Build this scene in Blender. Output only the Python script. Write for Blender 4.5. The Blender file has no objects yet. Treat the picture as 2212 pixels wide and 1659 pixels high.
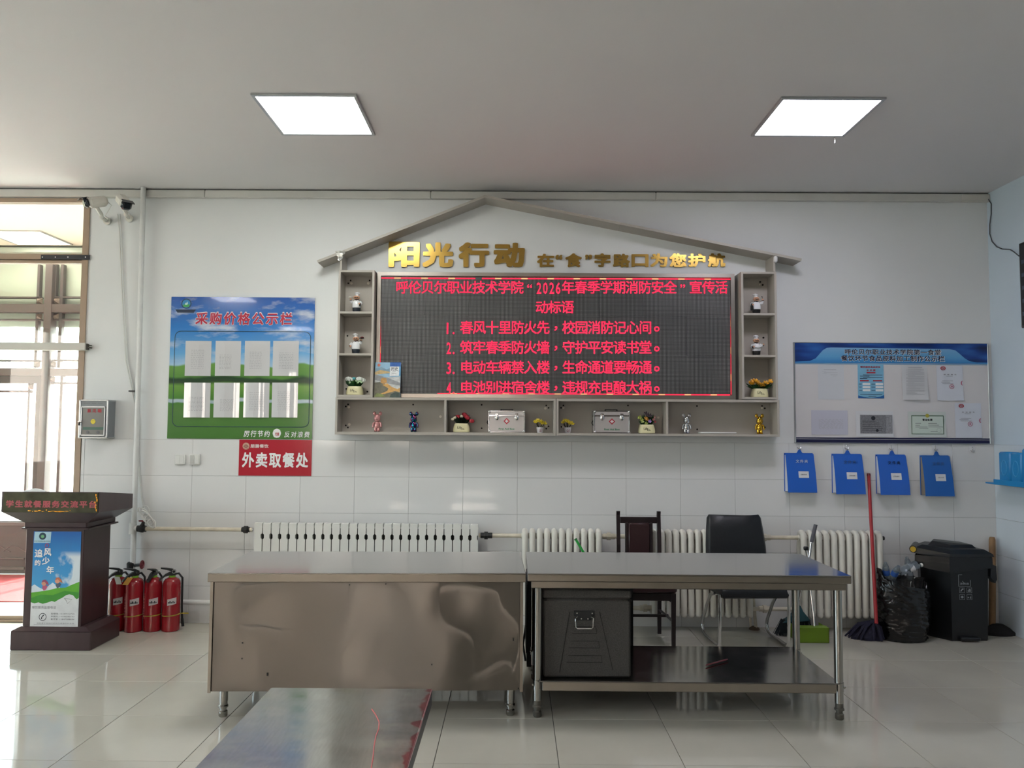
import bpy, bmesh, math, random
from mathutils import Vector, Matrix, Euler, noise
random.seed(7)
S = bpy.context.scene
COL = S.collection
rad = math.radians

# ------------------------------------------------------------------ camera
FPX, CX, CY, CZ, PITCH, YAW, ROLL = 1717.7, -0.0213, -6.6276, 1.5919, 0.05893, -0.00428, -0.00642
def _rz(a): return Matrix(((math.cos(a), -math.sin(a), 0), (math.sin(a), math.cos(a), 0), (0, 0, 1)))
_Mya = Matrix(((math.cos(YAW), -math.sin(YAW), 0), (math.sin(YAW), math.cos(YAW), 0), (0, 0, 1)))
_Mpi = Matrix(((1, 0, 0), (0, math.cos(PITCH), math.sin(PITCH)), (0, -math.sin(PITCH), math.cos(PITCH))))
_Mro = Matrix(((math.cos(ROLL), 0, -math.sin(ROLL)), (0, 1, 0), (math.sin(ROLL), 0, math.cos(ROLL))))
W2C = _Mro @ _Mpi @ _Mya
CAMPOS = Vector((CX, CY, CZ))
cam_data = bpy.data.cameras.new('camera'); cam = bpy.data.objects.new('camera', cam_data); COL.objects.link(cam)
_m = Matrix((W2C[0], W2C[2], -W2C[1])).transposed().to_4x4(); _m.translation = CAMPOS
cam.matrix_world = _m
cam_data.sensor_width = 36.0; cam_data.lens = FPX / 2212 * 36.0; cam_data.clip_end = 300
S.camera = cam
def ray(px, py):
    return W2C.transposed() @ Vector(((px - 1106) / FPX, 1.0, -(py - 829.5) / FPX))
def P(px, py, Y=0.0):
    d = ray(px, py); return CAMPOS + d * ((Y - CY) / d.y)
def G(px, py, z=0.0):
    d = ray(px, py); return CAMPOS + d * ((z - CZ) / d.z)
def PX(px, py, X):
    d = ray(px, py); return CAMPOS + d * ((X - CX) / d.x)
def R(x0, y0, x1, y1, Y=0.0):
    """measured rectangle on the plane Y: centre x, centre z, width, height"""
    c = P((x0 + x1) / 2, (y0 + y1) / 2, Y); s = (Y - CY) / FPX
    return c.x, c.z, (x1 - x0) * s, (y1 - y0) * s

# ------------------------------------------------------------------ world, sun, exposure
S.view_settings.view_transform = 'Standard'; S.view_settings.look = 'None'
S.view_settings.gamma = 1; S.view_settings.use_curve_mapping = False
S.view_settings.exposure = 0.80
SKY_STRENGTH = 1.7
world = bpy.data.worlds.new('world'); S.world = world; world.use_nodes = True
_nt = world.node_tree
_sky = _nt.nodes.new('ShaderNodeTexSky'); _sky.sky_type = 'NISHITA'; _sky.sun_disc = False
_sky.sun_elevation = rad(48); _sky.sun_rotation = rad(12); _sky.dust_density = 3.0; _sky.air_density = 1.0
_bg = _nt.nodes['Background']; _hs = _nt.nodes.new('ShaderNodeHueSaturation'); _hs.inputs['Saturation'].default_value = .55; _nt.links.new(_sky.outputs[0], _hs.inputs['Color']); _nt.links.new(_hs.outputs[0], _bg.inputs[0]); _bg.inputs[1].default_value = SKY_STRENGTH
sun = bpy.data.lights.new('sun', 'SUN'); sun.energy = 8.5; sun.angle = rad(0.6); sun.color = (1, .96, .91)
sun_o = bpy.data.objects.new('sun', sun); COL.objects.link(sun_o)
sun_o.rotation_euler = Vector((-0.15, -0.72, -0.80)).to_track_quat('-Z', 'Y').to_euler()
sun_o.location = (-4, 20, 20)
ROOM_X0, ROOM_X1, ROOM_Y0, CEIL = -7.6, 3.95, -12.5, 3.615
# portals only steer the sampling of the daylight that comes in through the windows
def portal(loc, sx, sy, direction):
    l = bpy.data.lights.new('window_portal', 'AREA'); l.shape = 'RECTANGLE'; l.size = sx; l.size_y = sy
    l.cycles.is_portal = True
    o = bpy.data.objects.new('window_portal', l); COL.objects.link(o); o.location = loc
    o.rotation_euler = Vector(direction).to_track_quat('-Z', 'Z' if abs(direction[2]) < .5 else 'Y').to_euler()

# ------------------------------------------------------------------ materials
def lin(c):
    if isinstance(c, str):
        c = c.lstrip('#'); c = [int(c[i:i + 2], 16) / 255 for i in (0, 2, 4)]
    return tuple((x / 12.92 if x <= .04045 else ((x + .055) / 1.055) ** 2.4) for x in c) + (1.0,)
def nd(nt, typ, ins=None, **pr):
    n = nt.nodes.new('ShaderNode' + typ)
    for k, v in pr.items(): setattr(n, k, v)
    for k, v in (ins or {}).items():
        if isinstance(v, bpy.types.NodeSocket): nt.links.new(v, n.inputs[k])
        else: n.inputs[k].default_value = v
    return n
MATS = {}
def mat(name, col, rough=.5, metal=0.0, var=0.0, vscale=8.0, bump=0.0, bscale=40.0, emit=None, estr=0.0, coat=0.0, spec=None,
        stretch=None, trans=0.0, rvar=0.0, alpha=None):
    if name in MATS: return MATS[name]
    m = bpy.data.materials.new(name); m.use_nodes = True; nt = m.node_tree
    b = nt.nodes['Principled BSDF']; c = lin(col)
    b.inputs['Base Color'].default_value = c; b.inputs['Roughness'].default_value = rough; b.inputs['Metallic'].default_value = metal
    if coat: b.inputs['Coat Weight'].default_value = coat
    if spec is not None: b.inputs['Specular IOR Level'].default_value = spec
    if trans: b.inputs['Transmission Weight'].default_value = trans
    if emit: b.inputs['Emission Color'].default_value = lin(emit); b.inputs['Emission Strength'].default_value = estr
    tc = nd(nt, 'TexCoord').outputs['Object']
    if stretch: tc = nd(nt, 'Mapping', {'Vector': tc, 'Scale': stretch}).outputs[0]
    if var or rvar:
        no = nd(nt, 'TexNoise', {'Vector': tc, 'Scale': vscale, 'Detail': 4.0}).outputs['Fac']
        if var:
            lo = tuple(max(0, x * (1 - var)) for x in c[:3]) + (1,); hi = tuple(min(1, x * (1 + var)) for x in c[:3]) + (1,)
            mr = nd(nt, 'MapRange', {'Value': no, 1: .3, 2: .7}).outputs[0]
            mx = nd(nt, 'Mix', {0: mr, 6: lo, 7: hi}, data_type='RGBA').outputs[2]
            nt.links.new(mx, b.inputs['Base Color'])
        if rvar:
            mr = nd(nt, 'MapRange', {'Value': no, 1: .3, 2: .7, 3: max(.02, rough - rvar), 4: rough + rvar}).outputs[0]
            nt.links.new(mr, b.inputs['Roughness'])
    if bump:
        no = nd(nt, 'TexNoise', {'Vector': tc, 'Scale': bscale, 'Detail': 3.0}).outputs['Fac']
        bp = nd(nt, 'Bump', {'Height': no, 'Strength': bump, 'Distance': .01}).outputs[0]
        nt.links.new(bp, b.inputs['Normal'])
    MATS[name] = m
    return m
def emat(name, col, s):
    if name in MATS: return MATS[name]
    m = bpy.data.materials.new(name); m.use_nodes = True; nt = m.node_tree
    nt.nodes.remove(nt.nodes['Principled BSDF'])
    e = nd(nt, 'Emission', {'Color': lin(col), 'Strength': s}); nt.links.new(e.outputs[0], nt.nodes['Material Output'].inputs[0])
    MATS[name] = m; return m
def glassmat(name, tint='#f4f8f6', refl=1.0):
    if name in MATS: return MATS[name]
    m = bpy.data.materials.new(name); m.use_nodes = True; nt = m.node_tree
    nt.nodes.remove(nt.nodes['Principled BSDF'])
    t = nd(nt, 'BsdfTransparent', {'Color': lin(tint)}); g = nd(nt, 'BsdfGlossy', {'Color': (1, 1, 1, 1), 'Roughness': .02})
    f = nd(nt, 'LayerWeight', {'Blend': .5}).outputs['Facing']
    f = nd(nt, 'Math', {0: f, 1: 5.0}, operation='POWER').outputs[0]
    f = nd(nt, 'Math', {0: f, 1: .9 * refl, 2: .04 * refl}, operation='MULTIPLY_ADD').outputs[0]
    mx = nd(nt, 'MixShader', {0: f, 1: t.outputs[0], 2: g.outputs[0]})
    nt.links.new(mx.outputs[0], nt.nodes['Material Output'].inputs[0]); MATS[name] = m; return m
def ramp(nt, fac, stops, interp='LINEAR'):
    r = nd(nt, 'ValToRGB', {'Fac': fac}); cr = r.color_ramp; cr.interpolation = interp
    while len(cr.elements) < len(stops): cr.elements.new(.5)
    for e, (p, c) in zip(cr.elements, stops): e.position = p; e.color = lin(c)
    return r.outputs['Color']

# ------------------------------------------------------------------ mesh builder
class MB:
    def __init__(s): s.v = []; s.f = []; s.uv = None
    def add(s, vs, fs, M=None):
        o = len(s.v)
        s.v += [tuple(M @ Vector(p)) for p in vs] if M is not None else [tuple(p) for p in vs]
        s.f += [tuple(i + o for i in f) for f in fs]; return s
    def poly(s, pts): return s.add(pts, [tuple(range(len(pts)))])
    def box(s, c, d, M=None, r=0.0):
        hx, hy, hz = d[0] / 2, d[1] / 2, d[2] / 2
        T = Matrix.Translation(Vector(c)) @ (M.to_4x4() if M is not None else Matrix.Identity(4))
        if r <= 0:
            vs = [(x, y, z) for x in (-hx, hx) for y in (-hy, hy) for z in (-hz, hz)]
            return s.add(vs, [(0, 1, 3, 2), (4, 6, 7, 5), (0, 4, 5, 1), (2, 3, 7, 6), (0, 2, 6, 4), (1, 5, 7, 3)], T)
        r = min(r, hx * .98, hy * .98, hz * .98); vs = []; ix = {}
        for sx in (-1, 1):
            for sy in (-1, 1):
                for sz in (-1, 1):
                    for a in range(3):
                        q = [sx * (hx - r), sy * (hy - r), sz * (hz - r)]; q[a] = (sx * hx, sy * hy, sz * hz)[a]
                        ix[(a, sx, sy, sz)] = len(vs); vs.append(q)
        fs = []; sg = (-1, 1)
        for t in sg:
            fs.append([ix[(0, t, a, b)] for a, b in ((-1, -1), (1, -1), (1, 1), (-1, 1))])
            fs.append([ix[(1, a, t, b)] for a, b in ((-1, -1), (1, -1), (1, 1), (-1, 1))])
            fs.append([ix[(2, a, b, t)] for a, b in ((-1, -1), (1, -1), (1, 1), (-1, 1))])
            for u in sg:
                fs.append([ix[(0, t, u, -1)], ix[(0, t, u, 1)], ix[(1, t, u, 1)], ix[(1, t, u, -1)]])
                fs.append([ix[(0, t, -1, u)], ix[(0, t, 1, u)], ix[(2, t, 1, u)], ix[(2, t, -1, u)]])
                fs.append([ix[(1, -1, t, u)], ix[(1, 1, t, u)], ix[(2, 1, t, u)], ix[(2, -1, t, u)]])
                for w in sg: fs.append([ix[(0, t, u, w)], ix[(1, t, u, w)], ix[(2, t, u, w)]])
        return s.add(vs, fs, T)
    def bb(s, x0, x1, y0, y1, z0, z1, r=0.0):
        return s.box(((x0 + x1) / 2, (y0 + y1) / 2, (z0 + z1) / 2), (abs(x1 - x0), abs(y1 - y0), abs(z1 - z0)), None, r)
    def rings(s, rs, closed=False, cap=True):
        n = len(rs[0]); o = len(s.v)
        for q in rs: s.v += [tuple(p) for p in q]
        m = len(rs)
        for i in range(m if closed else m - 1):
            a = o + i * n; b = o + ((i + 1) % m) * n
            for j in range(n): s.f.append((a + j, a + (j + 1) % n, b + (j + 1) % n, b + j))
        if cap and not closed:
            s.f.append(tuple(o + j for j in range(n))[::-1]); s.f.append(tuple(o + (m - 1) * n + j for j in range(n)))
        return s
    def tube(s, pts, r, n=8, closed=False, cap=True, sx=1.0):
        pts = [Vector(p) for p in pts]; m = len(pts); rr = r if isinstance(r, (list, tuple)) else [r] * m
        up = None; rs = []
        for i in range(m):
            a = pts[(i - 1) % m] if (closed or i) else pts[i]; b = pts[(i + 1) % m] if (closed or i < m - 1) else pts[i]
            t = (b - a).normalized()
            if up is None:
                up = Vector((0, 0, 1)) if abs(t.z) < .9 else Vector((0, 1, 0))
            u = (up - t * up.dot(t))
            if u.length < 1e-5: u = t.orthogonal()
            u.normalize(); w = t.cross(u); up = u
            rs.append([pts[i] + (u * math.cos(k * 2 * math.pi / n) + w * sx * math.sin(k * 2 * math.pi / n)) * rr[i] for k in range(n)])
        return s.rings(rs, closed, cap)
    def lathe(s, prof, n=16, c=(0, 0, 0), M=None, sx=1.0, sy=1.0, cap=True):
        T = Matrix.Translation(Vector(c)) @ (M.to_4x4() if M is not None else Matrix.Identity(4))
        return s.rings([[T @ Vector((r * sx * math.cos(k * 2 * math.pi / n), r * sy * math.sin(k * 2 * math.pi / n), z)) for k in range(n)] for r, z in prof], False, cap)
    def ell(s, c, d, nu=12, nv=8, M=None):
        pr = [(max(1e-4, math.sin(math.pi * i / nv)), -math.cos(math.pi * i / nv)) for i in range(nv + 1)]
        T = (M.to_3x3() if M is not None else Matrix.Identity(3)) @ Matrix.Diagonal(Vector(d))
        return s.lathe(pr, nu, c, T)
    def cyl(s, c, r, h, n=16, M=None):
        return s.lathe([(r, -h / 2), (r, h / 2)], n, c, M)
    def prism(s, pts, f0, f1):
        """pts 2-D; f0, f1 map (a, b) to the two end faces"""
        return s.rings([[f0(a, b) for a, b in pts], [f1(a, b) for a, b in pts]])
    def xz(s, pts, y0, y1): return s.prism(pts, lambda a, b: Vector((a, y0, b)), lambda a, b: Vector((a, y1, b)))
    def yz(s, pts, x0, x1): return s.prism(pts, lambda a, b: Vector((x0, a, b)), lambda a, b: Vector((x1, a, b)))
    def xy(s, pts, z0, z1): return s.prism(pts, lambda a, b: Vector((a, b, z0)), lambda a, b: Vector((a, b, z1)))
    def mesh(s, name, smooth=True, loc=None, ang=38):
        me = bpy.data.meshes.new(name)
        vs = s.v if loc is None else [(p[0] - loc[0], p[1] - loc[1], p[2] - loc[2]) for p in s.v]
        me.from_pydata(vs, [], s.f)
        bm = bmesh.new(); bm.from_mesh(me); bmesh.ops.recalc_face_normals(bm, faces=bm.faces)
        if s.uv:
            l = bm.loops.layers.uv.new('UVMap'); x0, z0, w, h = s.uv
            for f in bm.faces:
                for lp in f.loops: lp[l].uv = ((lp.vert.co.x + (loc[0] if loc else 0) - x0) / w, (lp.vert.co.z + (loc[2] if loc else 0) - z0) / h)
        bm.to_mesh(me); bm.free()
        if smooth:
            me.polygons.foreach_set('use_smooth', [True] * len(me.polygons)); me.set_sharp_from_angle(angle=rad(ang))
        return me
def obj(name, me, m=None, parent=None):
    if m is not None and not me.materials: me.materials.append(m)
    o = bpy.data.objects.new(name, me); COL.objects.link(o)
    if parent is not None: o.parent = parent
    return o
def tag(o, label, cat, group=None, kind=None):
    o['label'] = label; o['category'] = cat
    if group: o['group'] = group
    if kind: o['kind'] = kind
    return o
def thing(name, label, cat, loc=(0, 0, 0), rz=0.0, group=None):
    o = bpy.data.objects.new(name, None); COL.objects.link(o); o.location = loc; o.rotation_euler = (0, 0, rz)
    o.empty_display_size = .05
    return tag(o, label, cat, group)
def part(root, name, mb, m, smooth=True, world=False, label=None, ang=38):
    loc = None
    if world:
        loc = Vector(root.location)
        if root.parent is not None and root.type == 'MESH': loc = Vector(root.parent.location)
    o = obj(name, mb.mesh(name, smooth, loc, ang), m, root)
    if label: o['label'] = label
    return o
def single(name, mb, m, label, cat, loc, smooth=True, group=None):
    o = obj(name, mb.mesh(name, smooth, loc), m); o.location = loc
    return tag(o, label, cat, group)
def struct(name, mb, m, label=None):
    o = obj(name, mb.mesh(name, False), m); o['kind'] = 'structure'
    if label: o['label'] = label
    return o

# ------------------------------------------------------------------ lettering
_fc = {}
_fcu = bpy.data.curves.new('glyph', 'FONT'); _fcu.resolution_u = 2
_fob = bpy.data.objects.new('glyph', _fcu); COL.objects.link(_fob)
def glyph(ch, off=0.0, ext=0.0):
    k = (ch, off, ext)
    if k not in _fc:
        _fcu.body = ch; _fcu.offset = off; _fcu.extrude = ext; _fob.update_tag()
        dg = bpy.context.evaluated_depsgraph_get(); dg.update()
        e = _fob.evaluated_get(dg); me = e.to_mesh()
        _fc[k] = ([tuple(v.co) for v in me.vertices], [tuple(p.vertices) for p in me.polygons]); e.to_mesh_clear()
    return _fc[k]
def half(ch): return ord(ch) < 0x2000 
_bc = {}
def bold(ch, off=0.0, ext=0.0):
    if off <= 0: return glyph(ch, 0.0, ext)
    k = (ch, off, ext)
    if k not in _bc:
        v, f = glyph(ch, 0.0, ext); vs, fs = [], []
        for q in range(8):
            dx, dy = off * math.cos(q * math.pi / 4), off * math.sin(q * math.pi / 4)
            if q % 2: dx *= 1.25; dy *= 1.25
            o = len(vs); vs += [(a + dx, b + dy, c + .00012 * q if c >= 0 else c) for a, b, c in v]; fs += [tuple(i + o for i in p) for p in f]
        _bc[k] = (vs, fs)
    return _bc[k]
def string(s, off=0.0, ext=0.0, cell=1.0, hw=.56):
    """glyphs of s side by side in the plane, one em per full-width character"""
    if all(ord(c) < 0x2000 for c in s): return bold(s, off, ext)
    vs, fs, x = [], [], 0.0
    for ch in s:
        if ch != ' ':
            v, f = bold(ch, off, ext); o = len(vs)
            vs += [(a + x, b, c) for a, b, c in v]; fs += [tuple(i + o for i in q) for q in f]
        x += cell * (hw if half(ch) else 1.0)
    return vs, fs
def fit_text(mb, s, x0, x1, z0, z1, y, off=0.0, cell=1.0, shear=0.0, hw=.56, keep=False, depth=0.0):
    """place s on the plane y = const (facing -y) so that its ink fills the rectangle"""
    vs, fs = string(s, off, depth, cell, hw)
    if not vs: return mb
    ax, bx = min(v[0] for v in vs), max(v[0] for v in vs); az, bz = min(v[1] for v in vs), max(v[1] for v in vs)
    sx = (x1 - x0) / (bx - ax); sz = (z1 - z0) / (bz - az)
    if keep: sx = sz = min(sx, sz)
    return mb.add([(x0 + (v[0] - ax) * sx + shear * (v[1] - az) * sz, y - v[2], z0 + (v[1] - az) * sz) for v in vs], fs)
def px_text(mb, s, x0, y0, x1, y1, Y, **k):
    x, z, w, h = R(x0, y0, x1, y1, Y)
    return fit_text(mb, s, x - w / 2, x + w / 2, z - h / 2, z + h / 2, Y, **k)
def panel(mb, x0, y0, x1, y1, Y, t=.002, r=0):
    x, z, w, h = R(x0, y0, x1, y1, Y)
    return mb.bb(x - w / 2, x + w / 2, Y, Y + t, z - h / 2, z + h / 2, r)
def disc(mb, x, z, y, r, n=20, r0=0.0, sz=1.0):
    a = [(x + r * math.cos(k * 2 * math.pi / n), y, z + r * sz * math.sin(k * 2 * math.pi / n)) for k in range(n)]
    if r0 <= 0: return mb.poly(a)
    b = [(x + r0 * math.cos(k * 2 * math.pi / n), y, z + r0 * sz * math.sin(k * 2 * math.pi / n)) for k in range(n)]
    return mb.add(a + b, [(k, (k + 1) % n, n + (k + 1) % n, n + k) for k in range(n)])
def copy_tree(o, parent=None):
    c = o.copy(); COL.objects.link(c); c.parent = parent
    for ch in o.children: copy_tree(ch, c)
    return c
def rot(ax, a): return Matrix.Rotation(a, 3, ax)
def aim(d): return Vector(d).to_track_quat('Z', 'Y').to_matrix()
# ------------------------------------------------------------------ shared materials
M_paint = mat('white_wall_paint', '#d9dbdb', .6, var=.02, vscale=1.5, bump=.03, bscale=60)
M_paint_r = mat('daylight_tinted_paint', '#c2d0db', .6, var=.02, vscale=1.5)  # blue of the side-window daylight is painted into this wall colour
M_ceil = mat('ceiling_paint', '#dbd8d8', .8, var=.015, vscale=1.0)
M_tile = mat('white_glazed_tile', '#dadad9', .07, var=.012, vscale=3, bump=.02, bscale=6)
M_grout = mat('grey_grout', '#8a8a88', .9)
M_floor = mat('cream_polished_tile', '#bcb8ac', .06, var=.05, vscale=2.2)
M_fgrout = mat('dark_floor_grout', '#4d4a44', .8)
M_tan = mat('tan_aluminium_frame', '#a08a75', .4, var=.04)
M_steel = mat('stainless_steel', '#a5a19c', .2, 1.0, var=.05, vscale=3, rvar=.06, stretch=(1, 8, 8))
M_chrome = mat('chrome', '#d8d8d8', .08, 1.0)
M_alu = mat('brushed_aluminium', '#b9bbbd', .32, 1.0)
M_white_pl = mat('white_plastic', '#d6d6d2', .35)
M_pipe = mat('white_painted_pipe', '#d5d6d4', .35, var=.05, vscale=12)
M_pipe_old = mat('cream_painted_pipe', '#cfc7b4', .4, var=.12, vscale=14)
M_black = mat('black_plastic', '#17181a', .4)
M_blackiron = mat('black_iron_fitting', '#1d1d1d', .5)
M_red = mat('red_enamel', '#8e1520', .22, coat=.4)
M_paper = mat('white_paper', '#d6d6d8', .45, coat=.3)
M_ink = mat('grey_print', '#6a6a70', .7)
M_dark_ink = mat('dark_print', '#20222a', .7)
M_red_ink = mat('red_print', '#a82030', .6)
M_glass = glassmat('window_glass')
M_white_ink = mat('white_print', '#e6e6e6', .5)

# ------------------------------------------------------------------ the room
mb = MB(); mb.bb(ROOM_X0 - .2, ROOM_X1 + .2, ROOM_Y0 - .2, 2.3, -.12, -.010)
floor = struct('floor', mb, M_fgrout, 'polished cream floor tiles with dark joints')
# floor tiles 0.6 m, joints at X = -0.402 + 0.6 k and Y = -0.92 - 0.6 k
FX0, FY0, TS = -0.402, -0.92, .6
full = MB().bb(-TS / 2 + .0015, TS / 2 - .0015, -TS / 2 + .0015, TS / 2 - .0015, -.012, 0, .0012).mesh('floor_tile', False); full.materials.append(M_floor)
def floor_tile(x0, x1, y0, y1):
    if x1 - x0 > .595 and y1 - y0 > .595:
        o = obj('floor_tile', full, None, floor); o.location = ((x0 + x1) / 2, (y0 + y1) / 2, 0)
    else:
        o = obj('floor_tile', MB().bb(x0 + .0015, x1 - .0015, y0 + .0015, y1 - .0015, -.012, 0, .0012).mesh('floor_tile', False), M_floor, floor)
ntile = 0
for i in range(-9, 8):
    for j in range(-2, 9):
        x0, x1 = FX0 + TS * i, FX0 + TS * (i + 1); y1, y0 = FY0 - TS * j, FY0 - TS * (j + 1)
        x1 = min(x1, ROOM_X1); y1 = min(y1, 0.0)
        if x1 - x0 < .02 or y1 - y0 < .02: continue
        # keep those the view can hold
        if abs(x0 + .3) * 1.0 > (y1 - CY) * .66 + 1.0: continue
        floor_tile(x0, x1, y0, y1); ntile += 1
rest = MB()
for i in range(-13, 8):
    for j in range(-2, 20):
        x0, x1 = FX0 + TS * i, FX0 + TS * (i + 1); y1, y0 = FY0 - TS * j, FY0 - TS * (j + 1)
        inb = (-9 <= i < 8 and -2 <= j < 9) and not abs(x0 + .3) > (min(y1, 0) - CY) * .66 + 1.0
        x0 = max(x0, ROOM_X0); x1 = min(x1, ROOM_X1); y1 = min(y1, 0); y0 = max(y0, ROOM_Y0)
        if inb or x1 - x0 < .02 or y1 - y0 < .02: continue
        rest.bb(x0 + .0015, x1 - .0015, y0 + .0015, y1 - .0015, -.012, 0)
o = obj('floor_tile_rest', rest.mesh('floor_tile_rest', False), M_floor, floor); o['kind'] = 'stuff'

# ceiling with openings for nothing: the panel lights are surface-flush
struct('ceiling', MB().bb(ROOM_X0 - .2, ROOM_X1 + .2, ROOM_Y0 - .2, 0.2, CEIL, CEIL + .12), M_ceil, 'plain off white painted ceiling')

# back wall: solid part, header over the glazed opening, the piece beyond it
DOOR_X1, DOOR_X0, DOOR_TOP = -3.632, -6.4, 3.535
wb = MB(); wb.bb(DOOR_X1, ROOM_X1 + .2, 0, .2, -.1, CEIL); wb.bb(DOOR_X0, DOOR_X1, 0, .2, DOOR_TOP, CEIL); wb.bb(ROOM_X0 - .2, DOOR_X0, 0, .2, -.1, CEIL)
wall_back = struct('wall_back', wb, M_paint, 'white painted wall above a white tiled lower half')
TZ = 1.505
grout_b = part(wall_back, 'grout_bed', MB().bb(DOOR_X1 + .004, ROOM_X1, -.0035, 0, 0, TZ), M_grout, False)
tw, th = .45, .301
wfull = MB().bb(-tw / 2 + .0008, tw / 2 - .0008, -.007, -.001, -th / 2 + .0008, th / 2 - .0008, .0012).mesh('wall_tile', False); wfull.materials.append(M_tile)
for r in range(5):
    z0 = r * th; z1 = z0 + th
    for k in range(-9, 10):
        x0, x1 = max(tw * k, DOOR_X1 + .004), min(tw * (k + 1), ROOM_X1)
        if x1 - x0 < .02: continue
        if x1 - x0 > .449:
            o = obj('wall_tile', wfull, None, wall_back); o.location = ((x0 + x1) / 2, 0, (z0 + z1) / 2)
        else:
            obj('wall_tile', MB().bb(x0 + .0008, x1 - .0008, -.007, -.001, z0 + .0008, z1 - .0008, .0012).mesh('wall_tile', False), M_tile, wall_back)
# right wall
wall_right = struct('wall_right', MB().bb(ROOM_X1, ROOM_X1 + .2, ROOM_Y0 - .2, 0, -.1, CEIL), M_paint_r, 'white side wall with a tiled lower half, tinted blue for the daylight')
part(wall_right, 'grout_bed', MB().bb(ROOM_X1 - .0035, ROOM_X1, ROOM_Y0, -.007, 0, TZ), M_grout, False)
rfull = MB().bb(-.007, -.001, -tw / 2 + .0008, tw / 2 - .0008, -th / 2 + .0008, th / 2 - .0008, .0012).mesh('wall_tile', False); rfull.materials.append(mat('daylight_tinted_tile', '#cbd5dd', .07, var=.012, vscale=3))  # right-wall copy of the white tile, bluish daylight put into its colour
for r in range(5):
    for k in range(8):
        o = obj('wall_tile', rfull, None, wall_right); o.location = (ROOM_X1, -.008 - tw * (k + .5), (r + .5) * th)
# left wall with three big windows, far wall behind the camera with windows
def wall_with_windows(name, horiz, at, a0, a1, wins, z0, z1, label):
    """at: plane; a: coordinate along the wall; wins: list of (lo, hi)"""
    mbw = MB()
    def slab(p, q, zz0, zz1):
        if q - p < .001: return
        if horiz: mbw.bb(p, q, at - .2, at, zz0, zz1)
        else: mbw.bb(at - .2, at, p, q, zz0, zz1)
    cur = a0
    for lo, hi in wins:
        slab(cur, lo, -.1, CEIL); slab(lo, hi, -.1, z0); slab(lo, hi, z1, CEIL); cur = hi
    slab(cur, a1, -.1, CEIL)
    return struct(name, mbw, M_paint if not horiz else mat('tan_end_wall_paint', '#8d8074', .7), label)
LW = [(-7.4, -5.2), (-4.3, -1.9)]
BW = [(-4.9, -3.9), (-3.1, -2.5), (-1.6, -.5)]
wall_with_windows('wall_left', False, ROOM_X0, ROOM_Y0, 0, LW, 1.0, 3.2, 'plain white side wall with two wide windows')
wall_with_windows('wall_front', True, ROOM_Y0, ROOM_X0, ROOM_X1, BW, 1.2, 3.0, 'plain tan end wall with three windows')
nwin = 1
for lo, hi in LW:
    w = MB(); x = ROOM_X0 - .1; z0, z1 = 1.0, 3.2
    for a, b in ((lo, lo + .05), (hi - .05, hi), ((lo + hi) / 2 - .03, (lo + hi) / 2 + .03)): w.bb(x - .03, x + .03, a, b, z0, z1)
    for a, b in ((z0, z0 + .05), (z1 - .05, z1)): w.bb(x - .03, x + .03, lo, hi, a, b)
    ow = struct('window_%d' % nwin, w, M_white_pl, 'white framed side window'); nwin += 1
    part(ow, 'pane', MB().bb(x - .003, x + .003, lo, hi, z0, z1), M_glass, False)
    portal((ROOM_X0 - .22, (lo + hi) / 2, (z0 + z1) / 2), 2.4, 2.2, (1, 0, 0))
M_curtain = mat('blush_curtain', '#c69a86', .9, trans=0)
for lo, hi in BW:
    w = MB(); y = ROOM_Y0 - .1; z0, z1 = 1.2, 3.0
    for a, b in ((lo, lo + .05), (hi - .05, hi), ((lo + hi) / 2 - .03, (lo + hi) / 2 + .03)): w.bb(a, b, y - .03, y + .03, z0, z1)
    for a, b in ((z0, z0 + .05), (z1 - .05, z1)): w.bb(lo, hi, y - .03, y + .03, a, b)
    ow = struct('window_%d' % nwin, w, M_white_pl, 'white framed end window'); nwin += 1
    part(ow, 'pane', MB().bb(lo, hi, y - .003, y + .003, z0, z1), M_glass, False)
    portal(((lo + hi) / 2, ROOM_Y0 - .22, (z0 + z1) / 2), hi - lo, z1 - z0, (0, 1, 0))

# ------------------------------------------------------------------ glazed opening on the left and the porch behind it
VY = 2.15
M_porch = mat('cream_porch_paint', '#e8e2cf', .7); M_mauve = mat('mauve_brown_wood', '#5c4e4d', .5, var=.06)
M_mauve_d = mat('dark_mauve_wood', '#4a3c3c', .5, var=.08)
M_pale = mat('pale_grey_green_board', '#c3c8bb', .6)
dr = struct('window_7', MB().bb(DOOR_X1 - .05, DOOR_X1, -.012, .07, 0, DOOR_TOP), M_tan, 'tan aluminium glazed partition to a sunlit porch')
def zat(py, Y=0.0, px=95): return P(px, py, Y).z
ztr0, ztr1 = zat(568, -.01), zat(548, -.01)
part(dr, 'head_rail', MB().bb(DOOR_X0, DOOR_X1 - .05, -.012, .06, DOOR_TOP - .035, DOOR_TOP), M_tan, False)
part(dr, 'transom_bar', MB().bb(DOOR_X0, DOOR_X1 - .05, -.014, .06, ztr0 + .03, ztr1, .004), M_tan, False)
part(dr, 'transom_lip', MB().bb(DOOR_X0, DOOR_X1 - .05, -.006, .05, ztr0, ztr0 + .026, .004), M_tan, False)
part(dr, 'bottom_rail', MB().bb(DOOR_X0, DOOR_X1 - .05, -.012, .06, 0, .05, .004).bb(DOOR_X0, DOOR_X1 - .05, -.03, -.012, 0, .022, .004), M_tan, False)
part(dr, 'mid_mullion', MB().bb(-5.05, -4.98, -.012, .06, 0, DOOR_TOP), M_tan, False)
part(dr, 'far_jamb', MB().bb(DOOR_X0, DOOR_X0 + .05, -.012, .06, 0, DOOR_TOP), M_tan, False)
part(dr, 'pane', MB().bb(DOOR_X0, DOOR_X1 - .05, .022, .028, ztr1, DOOR_TOP - .035), M_glass, False)
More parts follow.
